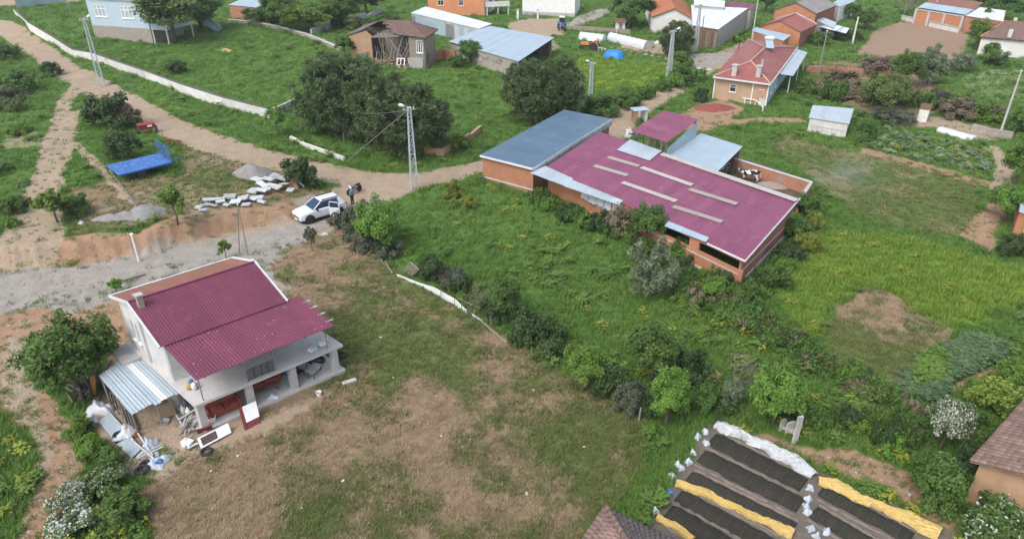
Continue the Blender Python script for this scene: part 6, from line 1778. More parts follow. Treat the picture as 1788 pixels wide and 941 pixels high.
for k, (a, b) in enumerate((((200, 690), (232, 740)), ((206, 690), (240, 752)), ((195, 700), (222, 735)))):
    o = MB().bar(T(*a, .7), T(*b, .15), .22, .05).build('plank', 'grey_wood'); tag(o, 'long grey plank leaning beside the white corrugated lean-to', 'plank', 'planks beside the lean-to')
def stick_pile():
    rs = random.Random(8)
    g = thing('wood_pile', 'heap of broken pale slats and boards by the veranda corner', 'wood pile', T(322, 752))
    for k in range(34):
        b = T(rs.gauss(322, 7), rs.gauss(748, 15)); a = rs.gauss(1.2, .5); L = rs.uniform(.4, 1.3); z = rs.uniform(.05, .35)
        MB().bar(b + Vector((0, 0, z)), b + Vector((L * math.cos(a), L * math.sin(a), z + rs.uniform(-.05, .25) )), rs.uniform(.05, .14), .04).build('slat', rs.choice(['pale_bark', 'grey_wood', 'slab_white', 'concrete']), g)
    o = MB().box(T(329, 778, .18), (.62, .42, .36), R(-20)).build('white_box', 'white_panel', None, bevel=.02); tag(o, 'white box lying at the end of the slat heap', 'box')
    for k, (px, py, m) in enumerate(((322, 722, 'white_panel'), (331, 727, 'white_panel'), (325, 714, 'slab_grey'))):
        b = T(px, py); o = MB().lathe(b, [(.12, 0), (.15, .1), (.15, .5), (.06, .62), (.05, .7)], 12).build('canister', m, None, smooth=True)
        tag(o, ('tall white canister beside the slat heap', 'white canister next to the blue bag by the veranda corner', 'grey canister behind the white canisters at the veranda corner')[k], 'canister')
    crumple('plastic_bag', 'blue bag among canisters at the veranda corner', 'bag', (328, 719), .2, .2, .2, 'blue_bag', 71)
    g = thing('log_pile', 'pile of grey branches and logs under the big tree', 'log pile', T(145, 695))
    for k in range(46):
        b = T(rs.gauss(146, 16), rs.gauss(690, 11)); a = R(rs.gauss(115, 22)); L = rs.uniform(1.0, 2.6); z = rs.uniform(.08, .7)
        MB().tube([b + Vector((0, 0, z)), b + Vector((L * .5 * math.cos(a), L * .5 * math.sin(a), z + .1)), b + Vector((L * math.cos(a + .1), L * math.sin(a + .1), z + rs.uniform(-.05, .3)))], [.07, .055, .03], 6).build('branch', rs.choice(['twig', 'grey_wood', 'bark']), g)
    flat_sheet('orange_board', 'narrow orange board standing in the log pile', 'board', [(160, 690), (168, 688), (166, 655), (157, 658)], [.1, .1, 1.3, 1.3], .04, 'orange_paint')
    for lab, px, py, s_, t_, m in (('blue jar on the white balcony corner', 0, 0, .55, 1.4, 'blue_bag'), ('yellow green plant pot on the balcony corner', 0, 0, .3, 1.2, 'yellow_sheet'), ('white canister on the balcony corner', 0, 0, .5, 1.0, 'white_panel')):
        o = MB().lathe(HP(s_, t_, 2.13), [(.12, 0), (.17, .2), (.14, .4), (.1, .45)], 12).build('pot', m, None, smooth=True); tag(o, lab, 'pot')
    for k in range(5):
        o = MB().box(HP(7.3 + .25 * k, .2 + .15 * (k % 3), 2.2 + .03 * k), (.5, .35, .12), rs.uniform(0, 3)).build('carton', ['white_panel', 'slab_white', 'skyblue_metal', 'white_panel', 'slab_white'][k], None); tag(o, 'pale carton or board stacked at the open end of the upper balcony', 'carton', 'cartons on the balcony end')
stick_pile()
def veranda_clutter():
    rz = math.atan2(_u.y, _u.x)
    for i, (s, t, r_, lab) in enumerate(((6.5, .7, .4, 'black metal chair with bent legs among veranda clutter by the blue crate'), (7.6, 1.2, 1.9, 'black metal chair under the column at the open veranda end'))):
        g = lthing('metal_chair', lab, 'chair', HP(s, t, .2), rz + r_)
        part(MB().box((0, 0, .44), (.42, .42, .05)), 'seat', 'dark_metal', g); part(MB().box((0, .2, .72), (.42, .04, .3)), 'backrest', 'dark_metal', g)
        for x in (-.19, .19):
            part(MB().bar((x, .2, 0), (x, .2, .86), .03), 'leg', 'dark_metal', g); part(MB().bar((x, -.19, 0), (x, -.19, .43), .03), 'leg', 'dark_metal', g)
    g = lthing('wheelbarrow', 'grey wheelbarrow standing in the right veranda bay', 'wheelbarrow', HP(7.2, .25, .2), rz + .5)
    part(MB().hexa([(-.3, -.2, .3), (.35, -.2, .3), (.35, .2, .3), (-.3, .2, .3)], [(-.45, -.32, .58), (.55, -.3, .58), (.55, .3, .58), (-.45, .32, .58)]), 'tray', 'slab_grey', g)
    wheel(g, (.62, 0, .18), .18, .08)
    for s in (1, -1): part(MB().tube([(.6, s * .08, .18), (-.3, s * .25, .32), (-.95, s * .3, .55)], .02, 6), 'handle', 'dark_metal', g); part(MB().bar((-.3, s * .22, .3), (-.35, s * .26, 0), .03), 'leg', 'dark_metal', g)
    g = lthing('crate', 'small blue crate at the back of the right veranda bay', 'crate', HP(6.2, 1.6, .2), rz)
    part(MB().box((0, 0, .02), (.6, .4, .03)), 'floor', 'blue_paint', g)
    for z in (.1, .2, .3):
        for y in (-.2, .2): part(MB().box((0, y, z), (.6, .02, .07)), 'slat', 'blue_paint', g)
        for x in (-.3, .3): part(MB().box((x, 0, z), (.02, .38, .07)), 'slat', 'blue_paint', g)
    o = MB().bar(HP(6.0, 1.9, .25), HP(8.0, .6, 1.3), .12).build('timber', 'grey_wood'); tag(o, 'grey timber leaning across the right veranda bay', 'timber')
    o = MB().bar(T(598, 672, .08), T(622, 664, .08), .3, .14).build('kerb_stone', 'pale_concrete'); tag(o, 'long pale kerb stone on soil at the right end of the house', 'kerb stone')
veranda_clutter()

# ------------------------------------------------------------------ seedbeds, their covers and bags
def seedbed(label, a, b, w_, hn, h=.28):
    """low dark netted tunnel from a to b (picture points on its axis)"""
    A, B = T(*a), T(*b); d = (B - A); d.z = 0; L = d.length; rz = math.atan2(d.y, d.x)
    g = lthing('seedbed', label, 'seedbed', Vector((A.x, A.y, min(A.z, B.z) - .02)), rz)
    mb = MB(); n = int(L / .25); m = 10
    for i in range(n + 1):
        x = L * i / n; e = min(1, min(i, n - i) / 2.2 + .35); rs_ = 1 + .10 * math.sin(i * 2.1 + L) + .07 * math.sin(i * .9)
        for k in range(m + 1):
            t = k / m * 2 - 1
            mb.v.append((x, w_ / 2 * t * (1 + .05 * math.sin(i * 1.3 + 2 * L)), h * e * rs_ * (1 - abs(t) ** 2.2) * (1 + .12 * math.sin(i * 2.9 + k * 1.7)) - (.05 if abs(t) == 1 else 0)))
    for i in range(n):
        for k in range(m): a_ = i * (m + 1) + k; mb.f.append((a_, a_ + m + 1, a_ + m + 2, a_ + 1))
    mb.f.append(tuple(range(m + 1))[::-1]); mb.f.append(tuple(n * (m + 1) + k for k in range(m + 1)))
    part(mb, 'net', 'net_black', g, smooth=True)  # dark cover sagging over the bed
    for i in range(hn):
        x = L * (i + .7) / hn + .12 * math.sin(i * 4.7 + L)
        part(MB().tube([(x + .02 * math.sin(k * 3 + i), w_ / 2 * (k / 5 - 1), h * (1 - abs(k / 5 - 1) ** 3.2) + .012) for k in range(11)], .009, 5), 'hoop', 'hoop', g)
    FOOT.append([tuple(V2(A)), tuple(V2(B)), tuple(V2(B) + Vector((.5, .9))), tuple(V2(A) + Vector((.5, .9)))])
    # mud bank along each side
    for s in (1, -1):
        mb = MB()
        mb.tube([(L * i / 14, s * (w_ / 2 + .12) + .03 * math.sin(i * 1.9), -.06) for i in range(15)], [.13 + .03 * math.sin(i * 2.7) for i in range(15)], 7)
        part(mb, 'mud_bank', 'mud_bank', g, smooth=True)
pm('mud_bank', (.22, .185, .15), (.15, .125, .10), rough=.95, scale=5, bump=.6)
seedbed('dark netted seedbed directly beside the roll of clear plastic', (1243, 766), (1404, 847), 1.42, 7)
seedbed('second dark netted seedbed from the clear plastic roll', (1224, 796), (1398, 882), 1.42, 8)
seedbed('dark netted seedbed along the upper side of the long yellow strip', (1202, 832), (1386, 925), 1.2, 9)
seedbed('dark netted seedbed along the lower side of the long yellow strip', (1184, 864), (1350, 955), 1.2, 8)
seedbed('dark netted seedbed beside the tiled shed and short yellow strip', (1166, 893), (1290, 965), 1.42, 6)
seedbed('dark netted seedbed beside the wide yellow cover', (1432, 856), (1592, 940), 1.1, 8)
seedbed('dark netted seedbed next to mud path, second from wide yellow cover', (1420, 893), (1540, 965), 1.1, 6)

def cover(name, label, pts, ws, mat, seed, h=.22, cat='plastic cover'):
    """gathered plastic sheet running along picked points"""
    rs = random.Random(seed); w_ = [T(*p, .06) for p in pts]
    # resample
    P_ = []; W_ = []
    for i in range(len(w_) - 1):
        k = max(3, int((w_[i + 1] - w_[i]).length / .16))
        for j in range(k): t = j / k; P_.append(w_[i].lerp(w_[i + 1], t)); W_.append(ws[i] * (1 - t) + ws[i + 1] * t)
    P_.append(w_[-1]); W_.append(ws[-1])
    mb = MB(); m = 14; ph = [rs.uniform(0, 6) for _ in range(5)]
    for i, (p_, ww) in enumerate(zip(P_, W_)):
        d = P_[min(i + 1, len(P_) - 1)] - P_[max(i - 1, 0)]; d.z = 0; d.normalize(); nn = Vector((-d.y, d.x, 0))
        for k in range(m + 1):
            t = k / m * 2 - 1
            edge = 1.1 + .22 * math.sin(i * .7 + ph[0] + t * 2) + .2 * math.sin(i * .23 + ph[3]) + rs.uniform(-.12, .12)
            z = h * .45 * (1 - abs(t) ** 2.2) * (.65 + .35 * math.sin(i * .45 + ph[1])) + .085 * (1 - t * t) * abs(math.sin(8 * t + ph[2] + 1.6 * math.sin(i * .33) + .8 * math.sin(i * .9))) + .04 * abs(math.sin(i * 1.1 + 3 * t)) + rs.uniform(0, .055) + .04
            q = p_ + nn * (t * ww / 2 * edge); mb.v.append((q.x, q.y, p_.z + z - (.10 if abs(t) == 1 else 0)))
    for i in range(len(P_) - 1):
        for k in range(m): a = i * (m + 1) + k; mb.f.append((a, a + m + 1, a + m + 2, a + 1))
    o = mb.build(name, mat, None, smooth=False); tag(o, label, cat)
    s = o.modifiers.new('thick', 'SOLIDIFY'); s.thickness = .012
    return o
cover('plastic_cover', 'long roll of clear grey white plastic along the top seedbed', [(1250, 742), (1300, 764), (1350, 788), (1395, 812), (1420, 834)], [.75, .8, .85, .8, .5], 'clear_sheet', 1, .24)
cover('plastic_cover', 'narrow yellow plastic strip folded between two seedbeds', [(1180, 846), (1230, 862), (1290, 892), (1345, 915), (1385, 934)], [.45, .42, .42, .45, .55], 'yellow_sheet', 2, .2)
cover('plastic_cover', 'short yellow plastic strip beside the tiled shed roof', [(1147, 905), (1175, 918), (1210, 945)], [.4, .4, .35], 'yellow_sheet', 3, .2)
cover('plastic_cover', 'wide crumpled yellow plastic cover edging the outer seedbed', [(1428, 842), (1455, 848), (1490, 868), (1530, 884), (1580, 904), (1640, 934)], [.45, .75, .75, .55, .8, .8], 'yellow_sheet', 4, .28)
_bags = [(1232, 756), (1218, 764), (1233, 775), (1210, 792), (1202, 808), (1182, 812), (1173, 832), (1190, 818), (1154, 872), (1144, 893), (1414, 853), (1411, 872), (1408, 886), (1409, 895), (1416, 924), (1443, 930), (1426, 938)]
for i, p_ in enumerate(_bags):
    crumple('weight_bag', 'white plastic bag filled with soil weighting the seedbed ends', 'bag', p_, .19, .16, .3, 'white_bag', 100 + i, rz=i * .9, group='bags along the seedbeds', n=8)
crumple('weight_bag', 'blue plastic bag on the mud beside the white bags', 'bag', (1169, 860), .17, .15, .22, 'blue_bag', 130, n=8)
def trough():
    g = thing('stone_trough', 'old stone trough with upright concrete slabs beneath the bright green tree', 'trough', T(1375, 765))
    for a, b_, w2 in (((1387, 773), 728, .32), ((1364, 752), 733, .3), ((1377, 757), 738, .5)):
        b = T(*a); MB().box(Vector((b.x, b.y, (b.z + ztop(b, b_)) / 2)), (w2, .14, ztop(b, b_) - b.z + .1), R(20)).build('slab', 'concrete', g)
    MB().bar(T(1362, 750, .35), T(1390, 765, .35), .4, .1).build('lintel', 'grey_plaster', g)
trough()

# ------------------------------------------------------------------ plastic tunnels and scattered items in the gardens
def tunnel(label, a, b, r, h, mat='white_sheet', name='plastic_tunnel'):
    A, B = T(*a), T(*b); d = B - A; d.z = 0; L = d.length
    g = lthing(name, label, 'plastic tunnel', A, math.atan2(d.y, d.x))
    mb = MB(); n = max(6, int(L / .6)); m = 12
    for i in range(n + 1):
        k_ = 1 - .05 * (i % 2)
        for k in range(m + 1):
            t = math.pi * k / m; mb.v.append((L * i / n, -r * math.cos(t), h * k_ * math.sin(t) ** .8 - (.05 if k in (0, m) else 0)))
    for i in range(n):
        for k in range(m): a_ = i * (m + 1) + k; mb.f.append((a_, a_ + 1, a_ + m + 2, a_ + m + 1))
    mb.f.append(tuple(range(m + 1))); mb.f.append(tuple(n * (m + 1) + k for k in range(m + 1))[::-1])
    part(mb, 'sheet', mat, g, smooth=False)
    for i in range(0, n + 1, 2): part(MB().tube([(L * i / n, -r * math.cos(math.pi * k / 10), h * math.sin(math.pi * k / 10) ** .8 + .01) for k in range(11)], .03, 5), 'hoop', 'galvanised', g)
    return g
tunnel('short white plastic tunnel behind the orange tractor', (1014, 68), (1055, 73), .9, 1.3)
tunnel('long white plastic tunnel beside the tilled strip', (1066, 70), (1130, 86), .9, 1.4)
tunnel('low white plastic tunnel on the bare garden bed', (1640, 229), (1702, 245), .8, .55)
tunnel('small white plastic cloche by the tiled house', (1741, 104), (1750, 107), .7, .7)
for k in range(9):
    b = T(1068 + k * 12, 84 + k * 2.4)
    o = MB().lathe(b, [(.55, -.1), (.45, .12), (.15, .25)], 8).build('soil_ridge', 'rubble', None, smooth=True); tag(o, 'low ridge of raked soil in front of the long white tunnel', 'soil ridge', 'raked soil ridges')
flat_sheet('metal_sheet', 'white sheet lying above the orange tractor', 'sheet', [(1026, 71), (1042, 73), (1044, 67), (1029, 65)], [.5, .5, .7, .7], .04, 'white_panel')
crumple('plastic_sheet', 'white plastic scrap on the grass beside the round pine', 'plastic sheet', (1148, 76), .6, .3, .4, 'white_sheet', 201)
crumple('stone', 'pale flat stone in the middle of the upper dirt road', 'stone', (1220, 120), .5, .35, .15, 'slab_white', 202)
crumple('stone', 'pale broken slab at the edge of upper dirt road', 'stone', (1236, 122), .6, .3, .15, 'slab_white', 203)
crumple('plastic_sheet', 'white scrap of sheet on the dry bank beside the iron post', 'plastic sheet', (568, 409), .32, .25, .1, 'white_sheet', 204)
crumple('plastic_bag', 'white bag on the roadside rubble above the maroon roof', 'bag', (440, 458), .5, .3, .25, 'white_sheet', 205)
crumple('plastic_bag', 'white bag on the bare ground left of the sand heaps', 'bag', (142, 390), .25, .2, .2, 'white_bag', 206)
for i, (a, b) in enumerate((((214, 492), (254, 480)), ((282, 485), (318, 478)), ((30, 330), (37, 312)), ((193, 300), (240, 362)))):
    o = MB().tube([T(*a, .1), T(*b, .12)], [.09, .07], 7).build('log', 'grey_wood'); tag(o, ('straight log on the gravel behind the maroon roof', 'short pale pole lying behind the maroon roof edge', 'bleached branch in the grass left of the rutted track', 'long thin pole lying across the field below blue trailer')[i], 'log')
b = T(1115, 212); g = lthing('kiosk', 'tiny brick stand with a pale blue flat roof beside the road', 'kiosk', b, R(15))
for x in (-.7, .7):
    for y in (-.5, .5): part(MB().box((x, y, .75), (.35, .35, 1.6)), 'pillar', 'white_wash' if x > 0 else 'adobe', g)
part(MB().box((0, 0, 1.6), (2.1, 1.6, .08)), 'roof', 'skyblue_metal', g)
for i, p_ in enumerate(((1098, 240), (1106, 240))):
    crumple('sack', ('white feed sack at the left foot of the hay shed', 'grey white feed sack leaning on the hay shed post')[i], 'sack', p_, .5, .45, 1.1, 'white_sheet', 210 + i)
def pallet():
    g = thing('pallet', 'wooden pallet tilted on the bank beside the white board fence', 'pallet', T(716, 478))
    w_ = [T(703, 474, .1), T(719, 484, .1), P(732, 471, 1.0), P(716, 458, 1.0)]
    n = (w_[1] - w_[0]).cross(w_[3] - w_[0]).normalized()
    for k in range(6):
        u = k / 5; a, b = bil(w_, u * .92, 0), bil(w_, u * .92, 1); c, d = bil(w_, u * .92 + .08, 0), bil(w_, u * .92 + .08, 1)
        MB().hexa([a, c, d, b], [x + n * .03 for x in (a, c, d, b)]).build('slat', 'pale_bark', g)
    for v in (.02, .5, .98): MB().bar(bil(w_, 0, v) - n * .06, bil(w_, 1, v) - n * .06, .1, .09).build('bearer', 'grey_wood', g)
    f = thing('board_fence', 'white board fence lying along the dry bank with thin posts', 'fence', T(760, 525))
    pts = [(693, 482), (730, 498), (758, 513), (795, 534), (812, 545), (842, 562)]; hs = [.14, .22, .55, .55, .25, .1]
    for i in range(5):
        a, b = T(*pts[i]), T(*pts[i + 1])
        MB().hexa([a + Vector((0, 0, -.05)), b + Vector((0, 0, -.05)), b + Vector((.03, .06, -.05)), a + Vector((.03, .06, -.05))], [a + Vector((0, 0, hs[i])), b + Vector((0, 0, hs[i + 1])), b + Vector((.03, .06, hs[i + 1])), a + Vector((.03, .06, hs[i]))]).build('board', 'white_panel', f)
    for p_ in ((770, 523), (794, 538), (806, 546), (828, 558), (848, 560)):
        b = T(*p_); MB().bar(b + Vector((0, -.05, -.1)), b + Vector((.03, -.05, .9)), .05).build('post', 'grey_wood', f)
    a, b = T(800, 538, .85), T(848, 560, .85); MB().bar(a, b, .04).build('rail', 'grey_wood', f)
    for lab, a, b in (('pale plank lying on the bank above the white board fence', (672, 458), (685, 479)), ('grey pole lying along the end of the board fence', (838, 560), (884, 600))):
        o = MB().bar(T(*a, .1), T(*b, .1), .12, .05).build('plank', 'pale_bark'); tag(o, lab, 'plank')
    for p_, tp in (((928, 618), 606), ((941, 617), 604), ((857, 568), 553)):
        b = T(*p_); o = MB().tube([b - Vector((0, 0, .1)), Vector((b.x, b.y, ztop(b, tp)))], .04, 6).build('stake', 'pale_bark'); tag(o, 'short pale stake standing on the dry bank by the hedge', 'stake', 'stakes along the hedge')
pallet()
rs_ = random.Random(77)
for k in range(46):      # scraps scattered over the dry field
    px, py = rs_.uniform(300, 1090), rs_.uniform(560, 935)
    if py < 560 + max(0, px - 600) * .45 - 40: continue
    if px < 620 and py < 760: continue
    b = T(px, py, .05)
    o = MB().box(b, (rs_.uniform(.08, .22), rs_.uniform(.06, .14), .05), m=Matrix.Rotation(rs_.uniform(0, 3), 3, 'Z') @ Matrix.Rotation(rs_.uniform(-.4, .4), 3, 'X')).build('scrap', rs_.choice(['white_panel', 'slab_white', 'white_bag', 'pale_bark'])); tag(o, 'small pale scrap lying on the dry field', 'litter', 'litter on the dry field')

# ------------------------------------------------------------------ vegetation
leafmat('leaf_mid', (.042, .095, .018), (.115, .20, .045))
leafmat('leaf_bright', (.07, .155, .02), (.17, .275, .05))
leafmat('leaf_dark', (.030, .062, .018), (.08, .13, .042))
leafmat('leaf_pine', (.054, .094, .036), (.155, .215, .09), trans=.28)
leafmat('leaf_olive', (.075, .115, .028), (.17, .215, .07))
leafmat('leaf_silver', (.10, .145, .075), (.24, .29, .175))
leafmat('leaf_yellow', (.11, .17, .02), (.26, .31, .06))
leafmat('leaf_grey', (.06, .075, .045), (.14, .15, .10))
leafmat('leaf_brown', (.14, .115, .075), (.26, .215, .145))
leafmat('leaf_blossom', (.06, .11, .03), (.16, .2, .09), flower=(.60, (.58, .58, .53)))
leafmat('leaf_white_flowers', (.045, .10, .02), (.12, .19, .05), flower=(.87, (.62, .64, .60)))
leafmat('grass_green', (.058, .14, .02), (.15, .255, .052), inst=True, trans=.4)
leafmat('grass_lush', (.115, .225, .02), (.26, .355, .065), inst=True, trans=.4)
leafmat('grass_dry', (.19, .14, .085), (.40, .31, .19), inst=True, trans=.15)
leafmat('grass_olive', (.07, .10, .025), (.16, .185, .055), inst=True, trans=.2)
leafmat('weed_leaf', (.045, .11, .018), (.13, .215, .045), inst=True)
leafmat('weed_yellow', (.16, .21, .02), (.34, .36, .06), inst=True)
leafmat('cabbage', (.045, .095, .035), (.15, .22, .10), inst=True)
leafmat('garden_pale', (.09, .16, .04), (.30, .36, .22), inst=True)
leafmat('lettuce', (.07, .15, .02), (.16, .25, .045), inst=True)

def leaf_arrays(rs, cen, rad, n, ll, lw, up=.5, out=.6, core=None, droop=0.):
    """n leaves in a clump; returns verts (n*4,3) and tint (n*4)"""
    d = rs.normal(size=(n, 3)); d /= np.linalg.norm(d, axis=1)[:, None]
    r = rs.random(n) ** .45
    p = cen + d * r[:, None] * rad
    od = d if core is None else (p - core)
    od = od / (np.linalg.norm(od, axis=1)[:, None] + 1e-9)
    nr = od * out + np.array([0, 0, up]) + rs.normal(size=(n, 3)) * .45
    nr /= np.linalg.norm(nr, axis=1)[:, None]
    t = np.cross(nr, rs.normal(size=(n, 3))); t /= np.linalg.norm(t, axis=1)[:, None]
    b = np.cross(nr, t)
    s = (.65 + .7 * rs.random(n))[:, None]
    L, W = ll * s, lw * s
    tip = p + t * L * .55 - np.array([0, 0, droop]) * L
    v = np.stack([p - t * L * .45, p + b * W * .5 + t * L * .05, tip, p - b * W * .5 + t * L * .05], 1)
    ti = np.clip(.5 + .28 * rs.normal(size=n) + (rs.random() - .5) * .35, 0, 1)
    return v.reshape(-1, 3), np.repeat(ti, 4)

def cloud_mesh(name, vs, ts):
    V = np.concatenate(vs); Tn = np.concatenate(ts); n = len(V) // 4
    me = bpy.data.meshes.new(name)
    me.vertices.add(len(V)); me.vertices.foreach_set('co', V.ravel().astype(np.float32))
    me.loops.add(n * 4); me.loops.foreach_set('vertex_index', np.arange(n * 4))
    me.polygons.add(n); me.polygons.foreach_set('loop_start', np.arange(n) * 4); me.polygons.foreach_set('loop_total', np.full(n, 4))
    me.update()
    a = me.attributes.new('tint', 'FLOAT', 'POINT'); a.data.foreach_set('value', Tn.astype(np.float32))
    me.materials.append(MAT('leaf_mid'))
    return me

def clump_centres(rs, n, R_, Hc, zc, flat_bottom=.55, rough=.25, shell=.45):
    c = []
    ph = rs.random(6) * 6.28
    while len(c) < n:
        d = rs.normal(size=3); d /= np.linalg.norm(d)
        if d[2] < -flat_bottom: continue
        az = math.atan2(d[1], d[0])
        k = 1 + rough * (.5 * math.sin(2 * az + ph[0]) + .4 * math.sin(3 * az + ph[1] + 2 * d[2]) + .4 * math.sin(5 * az + ph[2] + 3 * d[2])) 
        r = (rs.random() ** shell) * k
        c.append(np.array([d[0] * R_ * r, d[1] * R_ * r, zc + d[2] * Hc * r]))
    return c

def trunk_mesh(rs, cl, z0, r0, zc, limbs=9, mat='bark'):
    mb = MB(); top = np.array([rs.normal() * .1, rs.normal() * .1, zc])
    mb.tube([(0, 0, -.3), (rs.normal() * .05, rs.normal() * .05, z0 * .5), tuple(top * .55 + np.array([0, 0, z0 * .25])), tuple(top)], [r0 * 1.25, r0, r0 * .8, r0 * .35], 8)
    idx = rs.permutation(len(cl))[:limbs]
    for i in idx:
        c = cl[i]; t = .25 + .5 * rs.random(); a = np.array([0, 0, z0 * .75]) * (1 - t) + top * t
        m = a * .5 + c * .5 + rs.normal(size=3) * .12 + np.array([0, 0, .1])
        mb.tube([tuple(a), tuple(m), tuple(c)], [r0 * .42, r0 * .26, r0 * .08], 5)
    me = bpy.data.meshes.new('trunk'); me.from_pydata(mb.v, [], mb.f); me.materials.append(MAT(mat))
    me.polygons.foreach_set('use_smooth', [True] * len(mb.f))
    return me

PROTO = {}
def proto(kind, var):
    key = (kind, var)
    if key in PROTO: return PROTO[key]
    rs = np.random.default_rng(hash(kind) % 1000 + var * 31 if False else sum(map(ord, kind)) + var * 31)
    vs, ts = [], []
    if kind == 'broad':
        Rr, Hh, zc, z0, r0 = 2.2, 4.2, 2.7, 1.2, .16
        cl = clump_centres(rs, 80, Rr * .88, 1.5, zc)
        for c in cl: 
            v, t = leaf_arrays(rs, c, .5, 150, .20, .125, core=np.array([0, 0, zc - .6])); vs.append(v); ts.append(t)
    elif kind == 'tall':
        Rr, Hh, zc, z0, r0 = 1.9, 6., 3.8, 1.5, .17
        cl = clump_centres(rs, 74, Rr * .88, 2.1, zc, .8)
        for c in cl:
            v, t = leaf_arrays(rs, c, .5, 130, .21, .125, core=np.array([0, 0, zc - .8])); vs.append(v); ts.append(t)
    elif kind == 'bush':
        Rr, Hh, zc, z0, r0 = 1.2, 1.9, .85, .3, .05
        cl = clump_centres(rs, 40, Rr * .84, .86, zc, .7, .35)
        for c in cl:
            v, t = leaf_arrays(rs, c, .3, 120, .14, .085, core=np.array([0, 0, .3])); vs.append(v); ts.append(t)
    elif kind == 'bramble':
        Rr, Hh, zc, z0, r0 = 1.3, 1.2, .45, .15, .03
        cl = clump_centres(rs, 38, Rr * .84, .55, zc, .5, .45)
        for c in cl:
            v, t = leaf_arrays(rs, c, .3, 70, .22, .09, up=.6, droop=.25); vs.append(v); ts.append(t)
        mb = MB()
    elif kind == 'sparse':
        Rr, Hh, zc, z0, r0 = 1.2, 2.6, 1.75, .9, .06
        cl = clump_centres(rs, 30, Rr * .85, .8, zc, .8, .4)
        for c in cl:
            v, t = leaf_arrays(rs, c, .27, 56, .22, .14, core=np.array([0, 0, 1.])); vs.append(v); ts.append(t)
    elif kind == 'willow':
        Rr, Hh, zc, z0, r0 = 1.6, 3.2, 1.6, .4, .08
        cl = clump_centres(rs, 52, Rr * .85, 1.4, zc, .75, .4)
        for c in cl:
            v, t = leaf_arrays(rs, c, .34, 70, .34, .09, up=.3, out=.5); vs.append(v); ts.append(t)
    elif kind == 'pine':
        Rr, Hh, zc, z0, r0 = 3.0, 6.2, 3.2, 1.0, .2
        cl = clump_centres(rs, 165, Rr * .90, 2.9, zc, .85, .2, .2)
        for c in cl:      # tufts radiating from shoot tips
            n = 120; d = rs.normal(size=(n, 3)); d[:, 2] += .35; d /= np.linalg.norm(d, axis=1)[:, None]
            base = c + d * (.12 + .2 * rs.random(n))[:, None]; ln = (.20 + .12 * rs.random(n))[:, None]
            sd = np.cross(d, rs.normal(size=(n, 3))); sd /= np.linalg.norm(sd, axis=1)[:, None]
            w_ = .045
            v = np.stack([base - sd * w_, base + sd * w_, base + d * ln + sd * w_ * .5, base + d * ln - sd * w_ * .5], 1)
            vs.append(v.reshape(-1, 3)); ts.append(np.repeat(np.clip(.25 + .4 * rs.random() + .3 * rs.normal(size=n), 0, 1), 4))
    elif kind == 'bare':
        mb = MB()
        def br(p, d, L, r, dep):
            q = p + d * L
            mb.tube([tuple(p), tuple(q)], [r, r * .7], 5 if dep < 3 else 3, cap=False)
            if dep >= 5: return
            for k in range(3 if dep < 3 else 2):
                nd = d + rs.normal(size=3) * (.42 if dep else .6) + np.array([0, 0, .08]); nd /= np.linalg.norm(nd)
                br(q, nd, L * (.62 + .2 * rs.random()), r * .62, dep + 1)
        for k in range(2 + var % 2):
            d = np.array([rs.normal() * .3, rs.normal() * .3, 1]); d /= np.linalg.norm(d)
            br(np.array([rs.normal() * .1, rs.normal() * .1, -.1]), d, 1.0, .07, 0)
        me = bpy.data.meshes.new('trunk'); me.from_pydata(mb.v, [], mb.f); me.materials.append(MAT('twig'))
        PROTO[key] = (None, me, 1.5, 3.0); return PROTO[key]
    crown = cloud_mesh('crown', vs, ts)
    tm = trunk_mesh(rs, cl, z0, r0, zc, 12 if kind != 'pine' else 22)
    PROTO[key] = (crown, tm, Rr, Hh)
    return PROTO[key]

_tn = [0]
def plant(kind, leaf, label, base, wpx, top, cat='tree', name=None, group=None, z=None, dz=0.):
    _tn[0] += 1; i = _tn[0]
    b = T(*base); b.z += dz
    dep = b.y * math.cos(TH) + (CH - b.z) * math.sin(TH)
    rad = wpx * dep / F / 2
    nv = {'broad': 3, 'bush': 3, 'bramble': 3, 'pine': 2, 'bare': 3, 'tall': 2, 'sparse': 2, 'willow': 2}[kind]
    crown, tm, Rr, Hh = proto(kind, i % nv)
    # the crown's far side also covers rows above its top: aim the top a bit lower than the outline
    H = max(.3, ztop(b + Vector((0, rad * .35, 0)), top) - b.z)
    g = thing(name or {'tree': 'tree', 'pine tree': 'pine_tree', 'bush': 'bush'}.get(cat, cat.replace(' ', '_')), label, cat, b, group)
    g.rotation_euler.z = (i * 2.399) % 6.283
    k = rad / Rr; s = (k, k, H / Hh)
    o = bpy.data.objects.new('trunk' if cat != 'bush' else 'stems', tm); col.objects.link(o); o.parent = g; o.scale = s
    if crown is not None:
        o = bpy.data.objects.new('crown' if cat != 'bush' else 'foliage', crown); col.objects.link(o); o.parent = g; o.scale = s
        o.material_slots[0].link = 'OBJECT'; o.material_slots[0].material = MAT(leaf)
    return g

